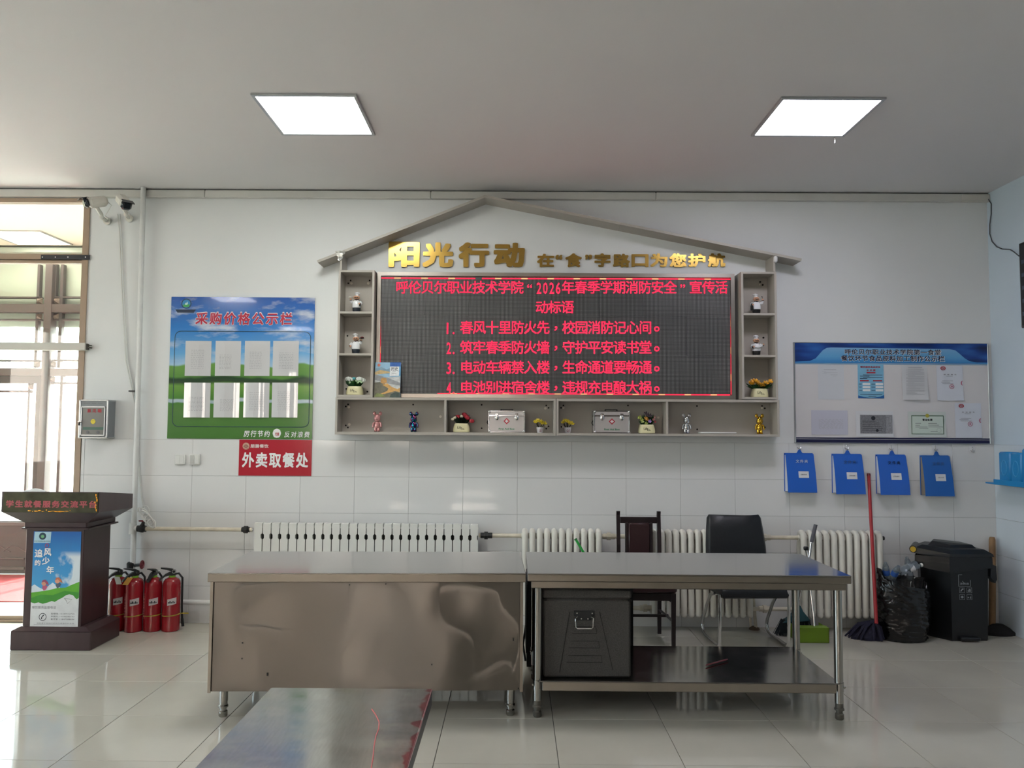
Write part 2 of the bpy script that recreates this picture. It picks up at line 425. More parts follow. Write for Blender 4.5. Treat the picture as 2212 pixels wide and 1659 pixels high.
part(dr, 'pane', MB().bb(DOOR_X0, DOOR_X1 - .05, .022, .028, .05, ztr0), M_glass, False)
# black mending plate
q0, q1 = P(88, 550, -.02), P(194, 561, -.02)
pl = part(dr, 'mending_plate', MB().bb(q0.x, q1.x, -.022, -.014, q1.z, q0.z, .003), mat('dark_grey_steel', '#3c3c40', .4, .6), False)
for sx_ in (92, 120, 147, 185):
    c = P(sx_, 555.5, -.023); part(pl, 'screw', MB().cyl((c.x, -.0235, c.z), .006, .004, 10, rot('X', math.pi / 2)), M_chrome)
# porch shell
struct('wall_porch', MB().bb(-9.6, DOOR_X0 - .0, .2, .3, 0, CEIL).bb(-9.6, -9.5, .2, VY, 0, CEIL).bb(-3.05, -2.95, .2, VY, 0, CEIL).bb(-9.6, -2.95, VY + .06, VY + .12, 2.72, CEIL), M_pale, 'pale wall of the porch')
struct('ceiling_porch', MB().bb(-9.6, -2.95, .2, VY + .12, CEIL, CEIL + .1), M_porch, 'cream ceiling of the porch')
M_mat = mat('red_carpet', '#a23a3e', .95, var=.12, vscale=40, bump=.3, bscale=300)
mb = MB().bb(-8.4, -3.3, G(20, 1301).y, VY - .12, .0, .012, .004)
single('entrance_mat', mb, M_mat, 'red entrance carpet on the porch floor behind the glass', 'carpet', (-5.6, 1.4, 0))
struct('floor_porch', MB().bb(-9.6, -2.95, .2, 2.4, -.009, 0), mat('pale_porch_tile', '#c9c8c4', .15), 'pale tiled porch floor')
# beam at the top of the porch front
struct('trim_1', MB().bb(-9.6, -2.95, VY - .08, VY + .06, zat(548, VY), zat(538, VY)), mat('grey_green_trim', '#aab0a6', .5), 'grey beam across the top of the porch front')
# lattice door front: members measured at VY
lat = thing('lattice_door', 'mauve brown wooden lattice door front between porch and street', 'door', (-5.5, VY, 0))
def lbar(x0, y0, x1, y1, d=.05, m=None, nm='lattice_bar', dy=0):
    x, z, w, h = R(x0, y0, x1, y1, VY); part(lat, nm, MB().bb(x - w / 2, x + w / 2, VY - d + dy, VY + .03 + dy, z - h / 2, z + h / 2, .004), m or M_mauve, False, True)
lbar(93, 570, 109, 1330, .09, nm='post')
lbar(-260, 658, 190, 676, .08, nm='rail'); lbar(-260, 796, 190, 812, .08, nm='rail')
lbar(190, 560, 205, 1330, .09, nm='post'); lbar(-170, 570, -154, 1330, .09, nm='post')
for a, b in ((641, 645), (689, 693)): lbar(-154, a, 93, b, .03); lbar(109, a, 190, b, .03)
for a, b in ((777, 781), (826, 830)): lbar(109, a, 190, b, .03)
lbar(-154, 777, 93, 781, .03)
lbar(80, 570, 86, 796, .03); lbar(130, 570, 137, 796, .03); lbar(118, 570, 124, 658, .03)
lbar(123, 812, 129, 1330, .03)
# door leaf at the left
lbar(75, 812, 93, 1330, .06, M_mauve_d, 'stile'); lbar(-154, 812, 93, 828, .06, M_mauve_d, 'leaf_head')
lbar(58, 828, 62, 1125, .03); lbar(-154, 843, 75, 847, .03)
lbar(-154, 1125, 75, 1236, .05, M_mauve_d, 'lower_panel'); lbar(-154, 1126, 75, 1134, .07, M_mauve, 'moulding'); lbar(-154, 1202, 60, 1206, .07, M_mauve, 'moulding'); lbar(-154, 1222, 60, 1228, .07, M_mauve, 'moulding')
lbar(109, 1180, 190, 1236, .05, M_mauve_d, 'lower_panel')
# corner rosettes: little pyramids
def rosette(cx, cy, s=6.5):
    x, z, w, h = R(cx - s, cy - s, cx + s, cy + s, VY); a = w / 2; y0 = VY - .02
    m_ = MB().add([(x - a, y0, z - a), (x + a, y0, z - a), (x + a, y0, z + a), (x - a, y0, z + a), (x, y0 - .04, z)], [(0, 1, 4), (1, 2, 4), (2, 3, 4), (3, 0, 4), (3, 2, 1, 0)])
    part(lat, 'rosette', m_, mat('rosette_wood', '#8d7a70', .45), False, True)
for c in ((88, 651), (124, 651), (87, 684), (123, 684), (83, 787), (117, 788), (115, 820), (69, 835)): rosette(*c)
part(lat, 'pane', MB().bb(-8.6, -3.05, VY + .012, VY + .016, 0.0, 2.72), M_glass, False, True)
sc = MB()
for k in range(3):
    pts = [P(-60 + 6 * t + k * 34, 1190 - 9 * math.sin(t * .5) - 3 * t * .2, VY - .055) for t in range(9)]
    sc.tube(pts, .006, 6)
part(lat, 'scroll_carving', sc, M_mauve, True, True)
portal((-5.5, VY + .4, 1.37), 6.5, 2.7, (0, -1, 0))
# street beyond
struct('ground', MB().bb(-60, 60, 2.35, 80, -.25, -.05), mat('pale_concrete', '#b9b4aa', .9, var=.05, vscale=.5), 'sunlit pale concrete outside')
struct('ground_yard', MB().bb(-60, ROOM_X0 - .3, -60, 2.35, -.25, -.05).bb(ROOM_X0 - .3, 60, -60, ROOM_Y0 - .3, -.25, -.05), mat('yard_concrete', '#b0aca2', .9, var=.05, vscale=.5), 'pale concrete yard outside the side windows')
struct('added_facade', MB().bb(-26, 22, -27, -26, -.1, 13), mat('warm_bounce_render', '#c9bab3', .9, var=.08, vscale=.4), 'added unseen facade that warms the daylight through the end windows')  # unseen, added to send warm pinkish light in through the end windows
# white rail in front of the partition
t = thing('curtain_rail', 'white boxed rail mounted across the tan glazed partition', 'rail', (-4.6, -.05, 2.25))
q0, q1 = P(0, 741, -.05), P(187, 757, -.05)
part(t, 'casing', MB().bb(DOOR_X0, q1.x, -.075, -.02, q1.z, q1.z + .062, .004), mat('off_white_aluminium', '#c4c1b8', .4), False, True)
part(t, 'end_bracket', MB().bb(q1.x, q1.x + .012, -.06, -.03, q1.z + .005, q1.z + .055, .002).bb(q1.x + .006, q1.x + .028, -.055, -.012, q1.z + .02, q1.z + .03, .002).bb(q1.x + .006, q1.x + .026, -.055, -.012, q1.z + .04, q1.z + .048, .002), mat('dark_bracket', '#4a463c', .5), False, True)

# ------------------------------------------------------------------ ceiling panel lights
def panel_light(x0, x1, y0, y1, label, strength, z=CEIL, col='#f2f6ff', group='square ceiling panel lights'):
    cx, cy = (x0 + x1) / 2, (y0 + y1) / 2
    t = thing('ceiling_light', label, 'ceiling light', (cx, cy, z - .012), 0, group)
    w, h, b = (x1 - x0) / 2, (y1 - y0) / 2, .022
    f = MB()
    f.bb(-w, w, -h, -h + b, -.003, .014, .003); f.bb(-w, w, h - b, h, -.003, .014, .003)
    f.bb(-w, -w + b, -h + b, h - b, -.003, .014, .003); f.bb(w - b, w, -h + b, h - b, -.003, .014, .003)
    part(t, 'frame', f, M_alu, False)
    part(t, 'diffuser', MB().bb(-w + b, w - b, -h + b, h - b, .002, .011), emat('lamp_diffuser_%g' % strength, col, strength), False)
    return t
LAMP = 19.0
panel_light(-1.63, -.99, -1.955, -1.30, 'square lit ceiling panel light above the left steel cabinet', LAMP, col='#fbfdf8')
t2 = panel_light(1.57, 2.205, -1.94, -1.318, 'square lit ceiling panel light on the right with a loose clip hanging', LAMP * .75, col='#f4f2ff')
part(t2, 'loose_clip', MB().tube([(.245, .30, -.004), (.252, .305, -.022), (.25, .305, -.045)], .004, 6), M_chrome)
for cx in (-4.4, -1.3):
    for cy in (-5.6, -9.2):
        panel_light(cx - .32, cx + .32, cy - .32, cy + .32, 'square ceiling panel light behind the viewer, %s of the %s row' % ({-4.4: 'left', -1.3: 'middle', 1.9: 'right'}[cx], {-5.6: 'nearer', -9.2: 'farther'}[cy]), LAMP * .5, col='#fafafa')
panel_light(-5.52, -4.9, 1.40, 2.01, 'square lit ceiling panel light in the porch behind the glass', 7.0, CEIL, '#fff6e0')
panel_light(-7.2, -6.58, 1.40, 2.01, 'second square lit panel light in the porch, at the far left', 7.0, CEIL, '#fff6e0')
# ------------------------------------------------------------------ cable trunking along the ceiling
t = thing('cable_trunking', 'long white cable trunking under the ceiling across the back wall', 'trunking', (0, 0, 3.55))
M_trunk = mat('trunking_plastic', '#c6c5c0', .45, var=.03)
xs = [-6.3] + [P(a, 415).x for a in (447, 932, 1415)] + [P(2133, 425).x]
for i in range(len(xs) - 1):
    part(t, 'trunking_length', MB().bb(xs[i] + .002, xs[i + 1] - .002, -.045, -.0015, CEIL - .075, CEIL - .012, .004), M_trunk, False, True)
part(t, 'end_cap', MB().bb(xs[-1] - .25, xs[-1] + .002, -.05, -.0015, CEIL - .078, CEIL - .01, .012), mat('trunking_cap', '#c4c0b8', .4), False, True)
part(t, 'gap_shade_strip', MB().bb(-6.3, xs[-1], -.02, -.0015, CEIL - .012, CEIL - .0015), mat('gap_shade_dark', '#3a3936', .9), False, True)  # dark strip paints the shade in the gap above the trunking

# ------------------------------------------------------------------ heating pipes and radiators
RY = -.13   # front plane of the radiators' centre line
pr = thing('heating_riser', 'white vertical heating riser pipe beside the glazed partition', 'pipe', P(288, 1225, -.06))
a, b = P(310, 405, -.07), P(283.5, 1330, -.06)
part(pr, 'pipe', MB().tube([(a.x, -.07, CEIL - .002), (b.x + (a.x - b.x) * .5, -.06, 1.8), (b.x, -.06, .02)], .021, 12), M_pipe, True, True)
c = P(287, 1141, -.06)
part(pr, 'tee_fitting', MB().cyl((c.x, -.06, c.z), .03, .09, 12).cyl((c.x + .04, -.06, c.z), .024, .06, 12, rot('Y', math.pi / 2)), M_pipe, True, True)
c = P(293, 845, -.03); part(pr, 'pipe_clip', MB().bb(c.x - .05, c.x + .03, -.05, -.009, c.z - .006, c.z + .006), M_blackiron, False, True)
c = P(283, 1222, -.06)
vv = part(pr, 'lower_valve', MB().lathe([(.012, -.03), (.032, -.025), (.034, .02), (.026, .03)], 10, (c.x, -.06, c.z)).tube([(c.x, -.06, c.z), (c.x + .09, -.075, c.z + .01)], .012, 8), M_blackiron, True, True)
wh = MB(); cc = Vector((c.x + .098, -.076, c.z + .012))
wh.tube([cc + Vector((.0, .028 * math.cos(k * math.pi / 6), .03 * math.sin(k * math.pi / 6))) for k in range(12)], .007, 6, True)
wh.tube([cc + Vector((0, -.028, 0)), cc + Vector((0, .028, 0))], .004, 5); wh.tube([cc + Vector((0, 0, -.028)), cc + Vector((0, 0, .028))], .004, 5)
part(pr, 'valve_wheel', wh, mat('dark_red_paint', '#6e1420', .4), True, True)

sp = thing('supply_pipe', 'chipped white heating pipe from the riser to the flat radiator', 'pipe', P(420, 1142, -.09))
a, b = P(300, 1142, -.09), P(546, 1144, -.09)
part(sp, 'pipe', MB().tube([a, b], .0165, 10), M_pipe_old, True, True)
c = P(306, 1141, -.09)
vb = part(sp, 'gate_valve', MB().lathe([(.024, -.03), (.03, -.01), (.022, .02), (.014, .035), (.014, .055)], 10, (c.x, -.09, c.z), rot('Y', .25)).cyl((c.x, -.09, c.z - .004), .026, .07, 10, rot('Y', math.pi / 2)), M_blackiron, True, True)
part(vb, 'valve_wheel', MB().box((c.x + .012, -.09, c.z + .06), (.07, .03, .012), None, .004), mat('dark_red_paint', '#6e1420', .4), True, True)
c = P(531, 1144, -.09)
part(sp, 'union_nut', MB().cyl(c, .021, .065, 8, rot('Y', math.pi / 2)).cyl(c, .03, .03, 8, rot('Y', math.pi / 2)), M_blackiron, True, True)
c = P(543, 1144, -.09); part(sp, 'chrome_nipple', MB().cyl(c, .016, .03, 10, rot('Y', math.pi / 2)), M_chrome, True, True)
rp = thing('return_pipe', 'white return pipe running low along the tiled wall', 'pipe', P(430, 1302, -.07))
a, b = P(286, 1299, -.07), P(560, 1303, -.07)
part(rp, 'pipe', MB().tube([a, b], .02, 10), M_pipe, True, True)

# flat aluminium radiator: every fin a part
fr0, fr1 = P(549, 1130, -.16), P(1034, 1132, -.16)
NF = 26; FP = (fr1.x - fr0.x) / NF; ztop, zbot = fr0.z, .12
M_rad = mat('white_radiator_enamel', '#dcdcd6', .25)
fr = thing('flat_radiator', 'long white flat finned radiator behind the steel cabinet', 'radiator', ((fr0.x + fr1.x) / 2, -.12, zbot))
hw = FP / 2 - .0035; zn = ztop - .105
prof = [(-hw, zbot), (hw, zbot), (hw, zn - .024), (hw - .010, zn - .014), (hw - .010, zn + .014), (hw, zn + .024), (hw + .0005, ztop - .045), (hw, ztop - .012), (hw - .006, ztop), (-hw + .006, ztop), (-hw, ztop - .012), (-hw - .0005, ztop - .045), (-hw, zn + .024), (-hw + .010, zn + .014), (-hw + .010, zn - .014), (-hw, zn - .024)]
finm = MB(); finm.xz(prof, -.045, -.034)
finm.bb(-hw + .012, hw - .012, -.034, .03, zbot + .02, ztop - .03)
# rounded top shoulder that runs back
finm.yz([(-.045, ztop - .012), (-.04, ztop), (0, ztop + .004), (.03, ztop - .004), (.03, ztop - .03), (-.04, ztop - .03)], -hw + .001, hw - .001)
fm = finm.mesh('fin', True); fm.materials.append(M_rad)
for k in range(NF):
    o = obj('fin', fm, None, fr); o.location = (fr0.x + FP * (k + .5) - fr.location.x, 0, -zbot)
part(fr, 'shade_core', MB().bb(fr0.x + .01, fr1.x - .01, -.115, -.09, zbot + .01, ztop - .045).bb(fr0.x + .01, fr1.x - .01, -.09, -.02, zbot + .10, zbot + .13), mat('radiator_core_shadow', '#3b3a36', .7), False, True)  # dark colour stands in for the shade between the fins
# section radiators
zc0, zc1 = .115, .795
def column_radiator(x0, x1, n, label, y=-.125):
    t = thing('column_radiator', label, 'radiator', ((x0 + x1) / 2, y, zc0), 0, 'white column radiators')
    pitch = (x1 - x0) / n
    if not hasattr(column_radiator, 'me'):
        m_ = MB(); r = .0245; pts = []
        for k in range(5): pts.append((0, -.04, zc0 + .02 + (zc1 - zc0 - .06) * k / 4))
        pts = [(0, -.045, zc0 + .02), (0, -.045, zc1 - .05), (0, -.038, zc1 - .022), (0, -.015, zc1 - .012), (0, .015, zc1 - .012), (0, .038, zc1 - .022), (0, .045, zc1 - .05), (0, .045, zc0 + .02)]
        m_.tube(pts, [r, r, r * 1.02, r, r, r, r, r], 12, sx=1.0)
        for yy in (-.045, .045): m_.ell((0, yy, zc0 + .02), (r, r, r * .9), 12, 6)
        m_.cyl((0, 0, zc1 - .05), .023, .062, 10, rot('Y', math.pi / 2)).cyl((0, 0, zc0 + .045), .023, .062, 10, rot('Y', math.pi / 2))
        column_radiator.me = m_.mesh('section', True); column_radiator.me.materials.append(mat('cream_radiator_enamel', '#d9d6cc', .28))
    for k in range(n):
        o = obj('section', column_radiator.me, None, t); o.location = (x0 + pitch * (k + .5) - t.location.x, 0, -zc0)
    return t
cr1 = (P(1126, 1160, RY).x, P(1300, 1160, RY).x); cr2 = (P(1404, 1160, RY).x, P(1623, 1160, RY).x); cr3 = (P(1724, 1160, RY).x, P(1903, 1160, RY).x)
column_radiator(*cr1, 11, 'short cream column radiator right of the flat radiator')
column_radiator(*cr2, 14, 'cream column radiator behind the two chairs')
t = column_radiator(*cr3, 11, 'cream column radiator beside the bin bag and red mop')
part(t, 'end_plug', MB().cyl((cr3[1] + .012, -.125, zc1 - .05), .016, .03, 10, rot('Y', math.pi / 2)), M_blackiron, True, True)
pz = zc1 - .05
def link_pipe(xa, xb, z, label, nut=None, m=None):
    t = thing('link_pipe', label, 'pipe', ((xa + xb) / 2, -.125, z), 0, 'heating pipes between radiators')
    part(t, 'pipe', MB().tube([(xa, -.125, z), (xb, -.125, z)], .017, 10), m or M_pipe_old, True, True)
    if nut is not None:
        for x, mm, nm in nut:
            part(t, nm, MB().cyl((x, -.125, z), .031, .028, 8, rot('Y', math.pi / 2)).cyl((x + .03, -.125, z), .023, .04, 8, rot('Y', math.pi / 2)).cyl((x - .03, -.125, z), .023, .03, 8, rot('Y', math.pi / 2)), mm, True, True)
link_pipe(fr1.x, cr1[0], pz, 'short yellowed pipe with black union between flat and column radiator', [(P(1050, 1147, RY).x, M_blackiron, 'union_nut')])
link_pipe(cr1[1], cr2[0], pz, 'upper pipe with union running behind the wooden chair', [(P(1315, 1150, RY).x, M_pipe_old, 'union_nut')])
link_pipe(cr1[1], cr2[0], zc0 + .06, 'lower pipe behind the wooden chair legs', [(P(1394, 1312, RY).x, M_pipe_old, 'union_nut')])
link_pipe(cr2[1], cr3[0], pz, 'upper pipe with union right of the black chair back', [(P(1651, 1153, RY).x, M_pipe_old, 'union_nut')])
link_pipe(cr2[1], cr3[0], zc0 + .06, 'lower pipe with union beside the broom', [(P(1652, 1313, RY).x, M_pipe_old, 'union_nut')])
a = P(1617, 1300, -.1); b = G(1630, 1358, 0)
tt = thing('drain_stub', 'thin rusty pipe stub rising from the floor under the radiator', 'pipe', (b.x, b.y, 0))
part(tt, 'pipe', MB().tube([(b.x - .02, -.09, .26), (b.x, -.085, .02)], .013, 8).tube([(b.x - .05, -.075, .26), (b.x - .035, -.06, .02)], .01, 8), M_pipe_old, True, True)
part(tt, 'foot', MB().lathe([(.045, 0), (.04, .012), (.02, .025)], 10, (b.x - .01, -.075, 0)), mat('rust', '#5b4a3c', .8, var=.3), True, True)

# ------------------------------------------------------------------ security cameras, cables, box, switches
M_camw = mat('camera_white', '#d3d1c8', .4); M_camb = mat('camera_black_front', '#1b2026', .15)
def sec_cam(label, c, d, base, knee, group='security cameras'):
    t = thing('security_camera', label, 'camera', base, 0, group)
    d = Vector(d).normalized(); Mx = d.to_track_quat('Y', 'Z').to_matrix()   # local +Y = look direction
    b = MB(); b.box(c, (.088, .15, .084), Mx, .022)
    body = part(t, 'body', b, M_camw, True, True)
    f = c + d * .088
    fr = part(body, 'front_hood', MB().box(f, (.084, .04, .08), Mx, .018).add([tuple(f + Mx @ Vector(v)) for v in ((-.044, -.01, .036), (.044, -.01, .036), (.044, .05, .034), (-.044, .05, .034), (-.044, -.01, .041), (.044, -.01, .041), (.044, .05, .039), (-.044, .05, .039))], [(0, 1, 2, 3), (4, 5, 6, 7), (0, 1, 5, 4), (1, 2, 6, 5), (2, 3, 7, 6), (3, 0, 4, 7)]), M_camb, True)
    fr.location = (0, 0, 0)
    for v in fr.data.vertices: v.co = v.co - Vector(t.location)
    part(t, 'arm', MB().tube([c - Mx @ Vector((0, -.02, .04)), knee + Vector((0, 0, .02)), knee, base + Vector((0, -.02, .0))], [.016, .017, .017, .014], 8), M_camw, True, True)
    part(t, 'wall_plate', MB().cyl(base, .032, .02, 14, rot('X', math.pi / 2)), M_camw, True, True)
    part(t, 'cable', MB().tube([c - d * .07, c - d * .1 + Vector((.01, 0, -.04)), knee + Vector((.03, 0, .01)), base + Vector((.02, -.02, .02))], .004, 6), M_white_pl, True, True)
sec_cam('white bullet security camera pointing left over the partition', P(211, 436, -.24), (-.72, -.62, -.30), P(232, 478, -.012), P(219, 469, -.16))
sec_cam('white bullet security camera pointing right towards the hall', P(266, 435, -.24), (.60, -.58, -.52), P(280, 472, -.012), P(272, 464, -.16))
t = thing('camera_cable', 'thin white cable hanging from the security cameras down to the heating pipe', 'cable', P(265, 600, -.01))
pts = [P(x, y, -.012) for x, y in ((254, 462), (258, 500), (262, 600), (272, 780), (285, 840), (296, 900), (298, 1000), (306, 1080), (312, 1100))]
part(t, 'cable', MB().tube(pts, .004, 6), M_white_pl, True, True)
part(t, 'second_cable', MB().tube([p + Vector((.02 - .002 * i, 0, 0)) for i, p in enumerate(pts)], .003, 6), M_white_pl, True, True)
t = thing('coiled_cord', 'bundle of coiled white power cord hanging on the heating valve', 'cable', P(315, 1118, -.12))
rnd = random.Random(3)
for k in range(5):
    cx, cy = 308 + 5 * k, 1107 + 6 * k; c = P(cx, cy, -.115 - .006 * k); r1, r2 = .05 - .003 * k, .026
    pts = [c + Vector((r1 * math.cos(q * math.pi / 8) * .8 + r2 * math.sin(q * math.pi / 8) * .5, .012 * math.sin(q * math.pi / 4 + k), r2 * math.sin(q * math.pi / 8) - r1 * .6 * math.cos(q * math.pi / 8))) for q in range(16)]
    part(t, 'loop', MB().tube(pts, .0055, 6, True), M_white_pl, True, True)
c = P(313, 1103, -.11); part(t, 'loop', MB().tube([c + Vector((.034 * math.cos(q * math.pi / 8), 0, .04 * math.sin(q * math.pi / 8))) for q in range(16)], .004, 6, True), M_white_pl, True, True)

# suggestion box
bx0, bx1 = P(170, 905, -.125).x, P(233, 905, -.125).x; bz1, bz0 = P(200, 863, -.125).z, P(200, 947, -.125).z
M_gbox = mat('grey_painted_metal', '#7c8083', .4)
t = thing('suggestion_box', 'grey metal suggestion box with aluminium edges and a keyed lock', 'box', ((bx0 + bx1) / 2, -.06, bz0))
part(t, 'body', MB().bb(bx0 + .004, bx1 - .004, -.12, 0, bz0 + .004, bz1 - .004), M_gbox, False, True)
e = MB()
for z in (bz0 + .006, bz1 - .006): e.bb(bx0, bx1, -.125, -.112, z - .006, z + .006, .003)
for x in (bx0 + .006, bx1 - .008): e.bb(x - .008, x + .008, -.125, -.112, bz0, bz1, .003)
for z in (bz0 + .006, bz1 - .006): e.bb(bx1 - .01, bx1, -.112, 0, z - .006, z + .006, .003)
part(t, 'edge_trim', e, M_alu, False, True)
dx0, dx1 = bx0 + .016, bx1 - .02; dz1 = bz1 - .055; dz0 = bz0 + .02
d = MB(); d.bb(dx0, dx1, -.129, -.12, dz1 - .012, dz1, .003); d.bb(dx0, dx1, -.129, -.12, dz0, dz0 + .012, .003); d.bb(dx0, dx0 + .012, -.129, -.12, dz0, dz1, .003); d.bb(dx1 - .012, dx1, -.129, -.12, dz0, dz1, .003)
dd = part(t, 'door_frame', d, M_alu, False, True)
part(t, 'door_panel', MB().bb(dx0 + .01, dx1 - .01, -.1225, -.12, dz0 + .01, dz1 - .01), mat('grey_gloss_panel', '#73736f', .25), False, True)
part(t, 'lettering', fit_text(MB(), '意见箱', dx0 + .05, dx1 - .035, dz1 - .052, dz1 - .02, -.1232, off=.02, cell=1.25), M_red_ink, False, True)
part(t, 'small_print', fit_text(MB(), 'xxxx  xxx  xxx', dx0 + .02, dx1 - .03, bz1 - .035, bz1 - .027, -.1205), M_ink, False, True)
part(t, 'smiley_sticker', disc(MB(), (dx0 + dx1) / 2, (dz0 + dz1) / 2 - .004, -.1235, .02), mat('yellow_sticker', '#d9c53a', .5), False, True)
part(t, 'sticker_face', MB().bb((dx0 + dx1) / 2 - .011, (dx0 + dx1) / 2 - .003, -.1242, -.1236, (dz0 + dz1) / 2, (dz0 + dz1) / 2 + .003).bb((dx0 + dx1) / 2 + .003, (dx0 + dx1) / 2 + .011, -.1242, -.1236, (dz0 + dz1) / 2, (dz0 + dz1) / 2 + .003), M_dark_ink, False, True)
part(t, 'green_band', MB().bb(dx0 + .02, dx1 - .012, -.1238, -.1226, dz0 + .05, dz0 + .072), mat('green_band', '#35584a', .4), False, True)
for x in (dx0 + .06, dx0 + .145): part(t, 'round_boss', MB().cyl((x, -.124, dz0 + .03), .013, .004, 14, rot('X', math.pi / 2)), mat('grey_boss', '#55585a', .3), True, True)
lk = part(t, 'lock', MB().cyl((dx0 + .006, -.133, dz0 + .115), .009, .014, 12, rot('X', math.pi / 2)).box((dx0 + .006, -.145, dz0 + .115), (.035, .012, .008), None, .003), M_chrome, True, True)
part(t, 'key_ring', MB().tube([(dx0 + .004, -.147, dz0 + .11), (dx0 + .0, -.147, dz0 + .085)], .007, 8), M_black, True, True)

def switch(x0, y0, x1, y1, label, two):
    x, z, w, h = R(x0, y0, x1, y1, -.02)
    t = thing('light_switch', label, 'light switch', (x, -.007, z), 0, 'wall switches below the price board')
    part(t, 'plate', MB().box((0, -.009, 0), (w, .018, h), None, .004), M_white_pl)
    if two: part(t, 'rocker', MB().box((-w * .22, -.0195, 0), (w * .4, .005, h * .8), None, .002), mat('grey_rocker', '#bfbfbb', .35)); part(t, 'rocker', MB().box((w * .22, -.0195, 0), (w * .4, .005, h * .8), None, .002), M_white_pl)
    else: part(t, 'rocker', MB().box((-w * .2, -.0195, 0), (w * .38, .004, h * .82), None, .002), M_white_pl); part(t, 'rocker', MB().box((w * .2, -.0195, 0), (w * .38, .004, h * .82), None, .002), M_white_pl)
switch(378, 982, 400, 1004, 'white two-rocker light switch, the one nearer the heating riser', False)
switch(409, 981, 432, 1004, 'white two-rocker light switch nearer the red sign, one rocker tilted', True)

# ------------------------------------------------------------------ price board
def scenic(name, kind):
    m = bpy.data.materials.new(name); m.use_nodes = True; nt = m.node_tree; b = nt.nodes['Principled BSDF']
    b.inputs['Roughness'].default_value = .12; b.inputs['Coat Weight'].default_value = .5
    uv = nd(nt, 'TexCoord').outputs['UV']; sx = nd(nt, 'SeparateXYZ', {0: uv}); u, v = sx.outputs[0], sx.outputs[1]
    no = nd(nt, 'TexNoise', {'Vector': uv, 'Scale': 3.0, 'Detail': 3.0})
    if kind == 'meadow':
        wob = nd(nt, 'Math', {0: no.outputs['Fac'], 1: .10}, operation='MULTIPLY').outputs[0]
        wob = nd(nt, 'Math', {0: v, 1: wob}, operation='ADD').outputs[0]; wob = nd(nt, 'Math', {0: wob, 1: .05}, operation='SUBTRACT').outputs[0]
        base = ramp(nt, wob, [(0, '#4d7a3c'), (.2, '#587f45'), (.252, '#4d7f3a'), (.257, '#a9bcc4'), (.275, '#b3c3cb'), (.283, '#4f8238'), (.37, '#6d9a48'), (.395, '#3a4d38'), (.42, '#2f4a33'), (.44, '#5d8c45'), (.515, '#6c9a4e'), (.525, '#a7c6df'), (.60, '#69a6d8'), (.78, '#2f79c4'), (1, '#2254a6')])
        cl = nd(nt, 'TexNoise', {'Vector': nd(nt, 'Mapping', {'Vector': uv, 'Scale': (1.6, 4.2, 1)}).outputs[0], 'Scale': 1.7, 'Detail': 5.0, 'Roughness': .55}).outputs['Fac']
        cm = nd(nt, 'MapRange', {'Value': cl, 1: .52, 2: .66}).outputs[0]
        up = nd(nt, 'MapRange', {'Value': v, 1: .54, 2: .60}).outputs[0]
        cm = nd(nt, 'Math', {0: cm, 1: up}, operation='MULTIPLY').outputs[0]
        cm = nd(nt, 'Math', {0: cm, 1: .85}, operation='MULTIPLY').outputs[0]
        col = nd(nt, 'Mix', {0: cm, 6: base, 7: lin('#cdd3da')}, data_type='RGBA').outputs[2]
    else:
        base = ramp(nt, v, [(0, '#3d8ec4'), (.35, '#4aa0d2'), (.75, '#2f86c6'), (1, '#2462ae')])
        cl = nd(nt, 'TexNoise', {'Vector': nd(nt, 'Mapping', {'Vector': uv, 'Scale': (1.2, 2.2, 1)}).outputs[0], 'Scale': 2.6, 'Detail': 5.0}).outputs['Fac']
        e1 = nd(nt, 'Math', {0: cl, 1: u}, operation='ADD').outputs[0]
        cm = nd(nt, 'MapRange', {'Value': e1, 1: 1.12, 2: 1.25}).outputs[0]
        top = nd(nt, 'MapRange', {'Value': v, 1: .80, 2: .74}).outputs[0]
        cm = nd(nt, 'Math', {0: cm, 1: top}, operation='MULTIPLY').outputs[0]
        col = nd(nt, 'Mix', {0: cm, 6: base, 7: lin('#d3dde2')}, data_type='RGBA').outputs[2]
    nt.links.new(col, b.inputs['Base Color']); return m
x0, x1 = P(365.5, 795, -.012).x, P(677, 795, -.012).x; z0, z1 = P(520, 948, -.012).z, P(520, 642, -.012).z
t = thing('price_board', 'glossy blue sky and green meadow price notice board on the left wall', 'notice board', ((x0 + x1) / 2, -.006, z0))
m_ = MB().bb(x0, x1, -.012, -.002, z0, z1, .001); m_.uv = (x0, z0, x1 - x0, z1 - z0)
part(t, 'acrylic_sheet', m_, scenic('meadow_print', 'meadow'), False, True)
part(t, 'title', px_text(MB(), '采购价格公示栏', 420, 673, 632, 703, -.0135, off=.045, cell=1.12, shear=.06), mat('title_halo', '#e4d8da', .5), False, True)
part(t, 'title_face', px_text(MB(), '采购价格公示栏', 421, 675, 631, 702, -.0145, off=.022, cell=1.12, shear=.06), mat('title_red', '#b01a3c', .5), False, True)
c = P(402.6, 656, -.013)
lg = part(t, 'logo_ring', disc(MB(), c.x, c.z, -.0132, .043, 24), mat('logo_dark_blue', '#1c3f5c', .4), False, True)
part(t, 'logo_sky', disc(MB(), c.x, c.z, -.0138, .034, 24), mat('logo_blue', '#2b7fb8', .4), False, True)
part(t, 'logo_leaf', MB().poly([(c.x - .03, -.0144, c.z - .012), (c.x - .005, -.0144, c.z - .002), (c.x + .002, -.0144, c.z - .012), (c.x + .022, -.0144, c.z - .002), (c.x + .03, -.0144, c.z - .012), (c.x + .018, -.0144, c.z - .028), (c.x - .018, -.0144, c.z - .028)]), mat('logo_green', '#3f9a4d', .4), False, True)
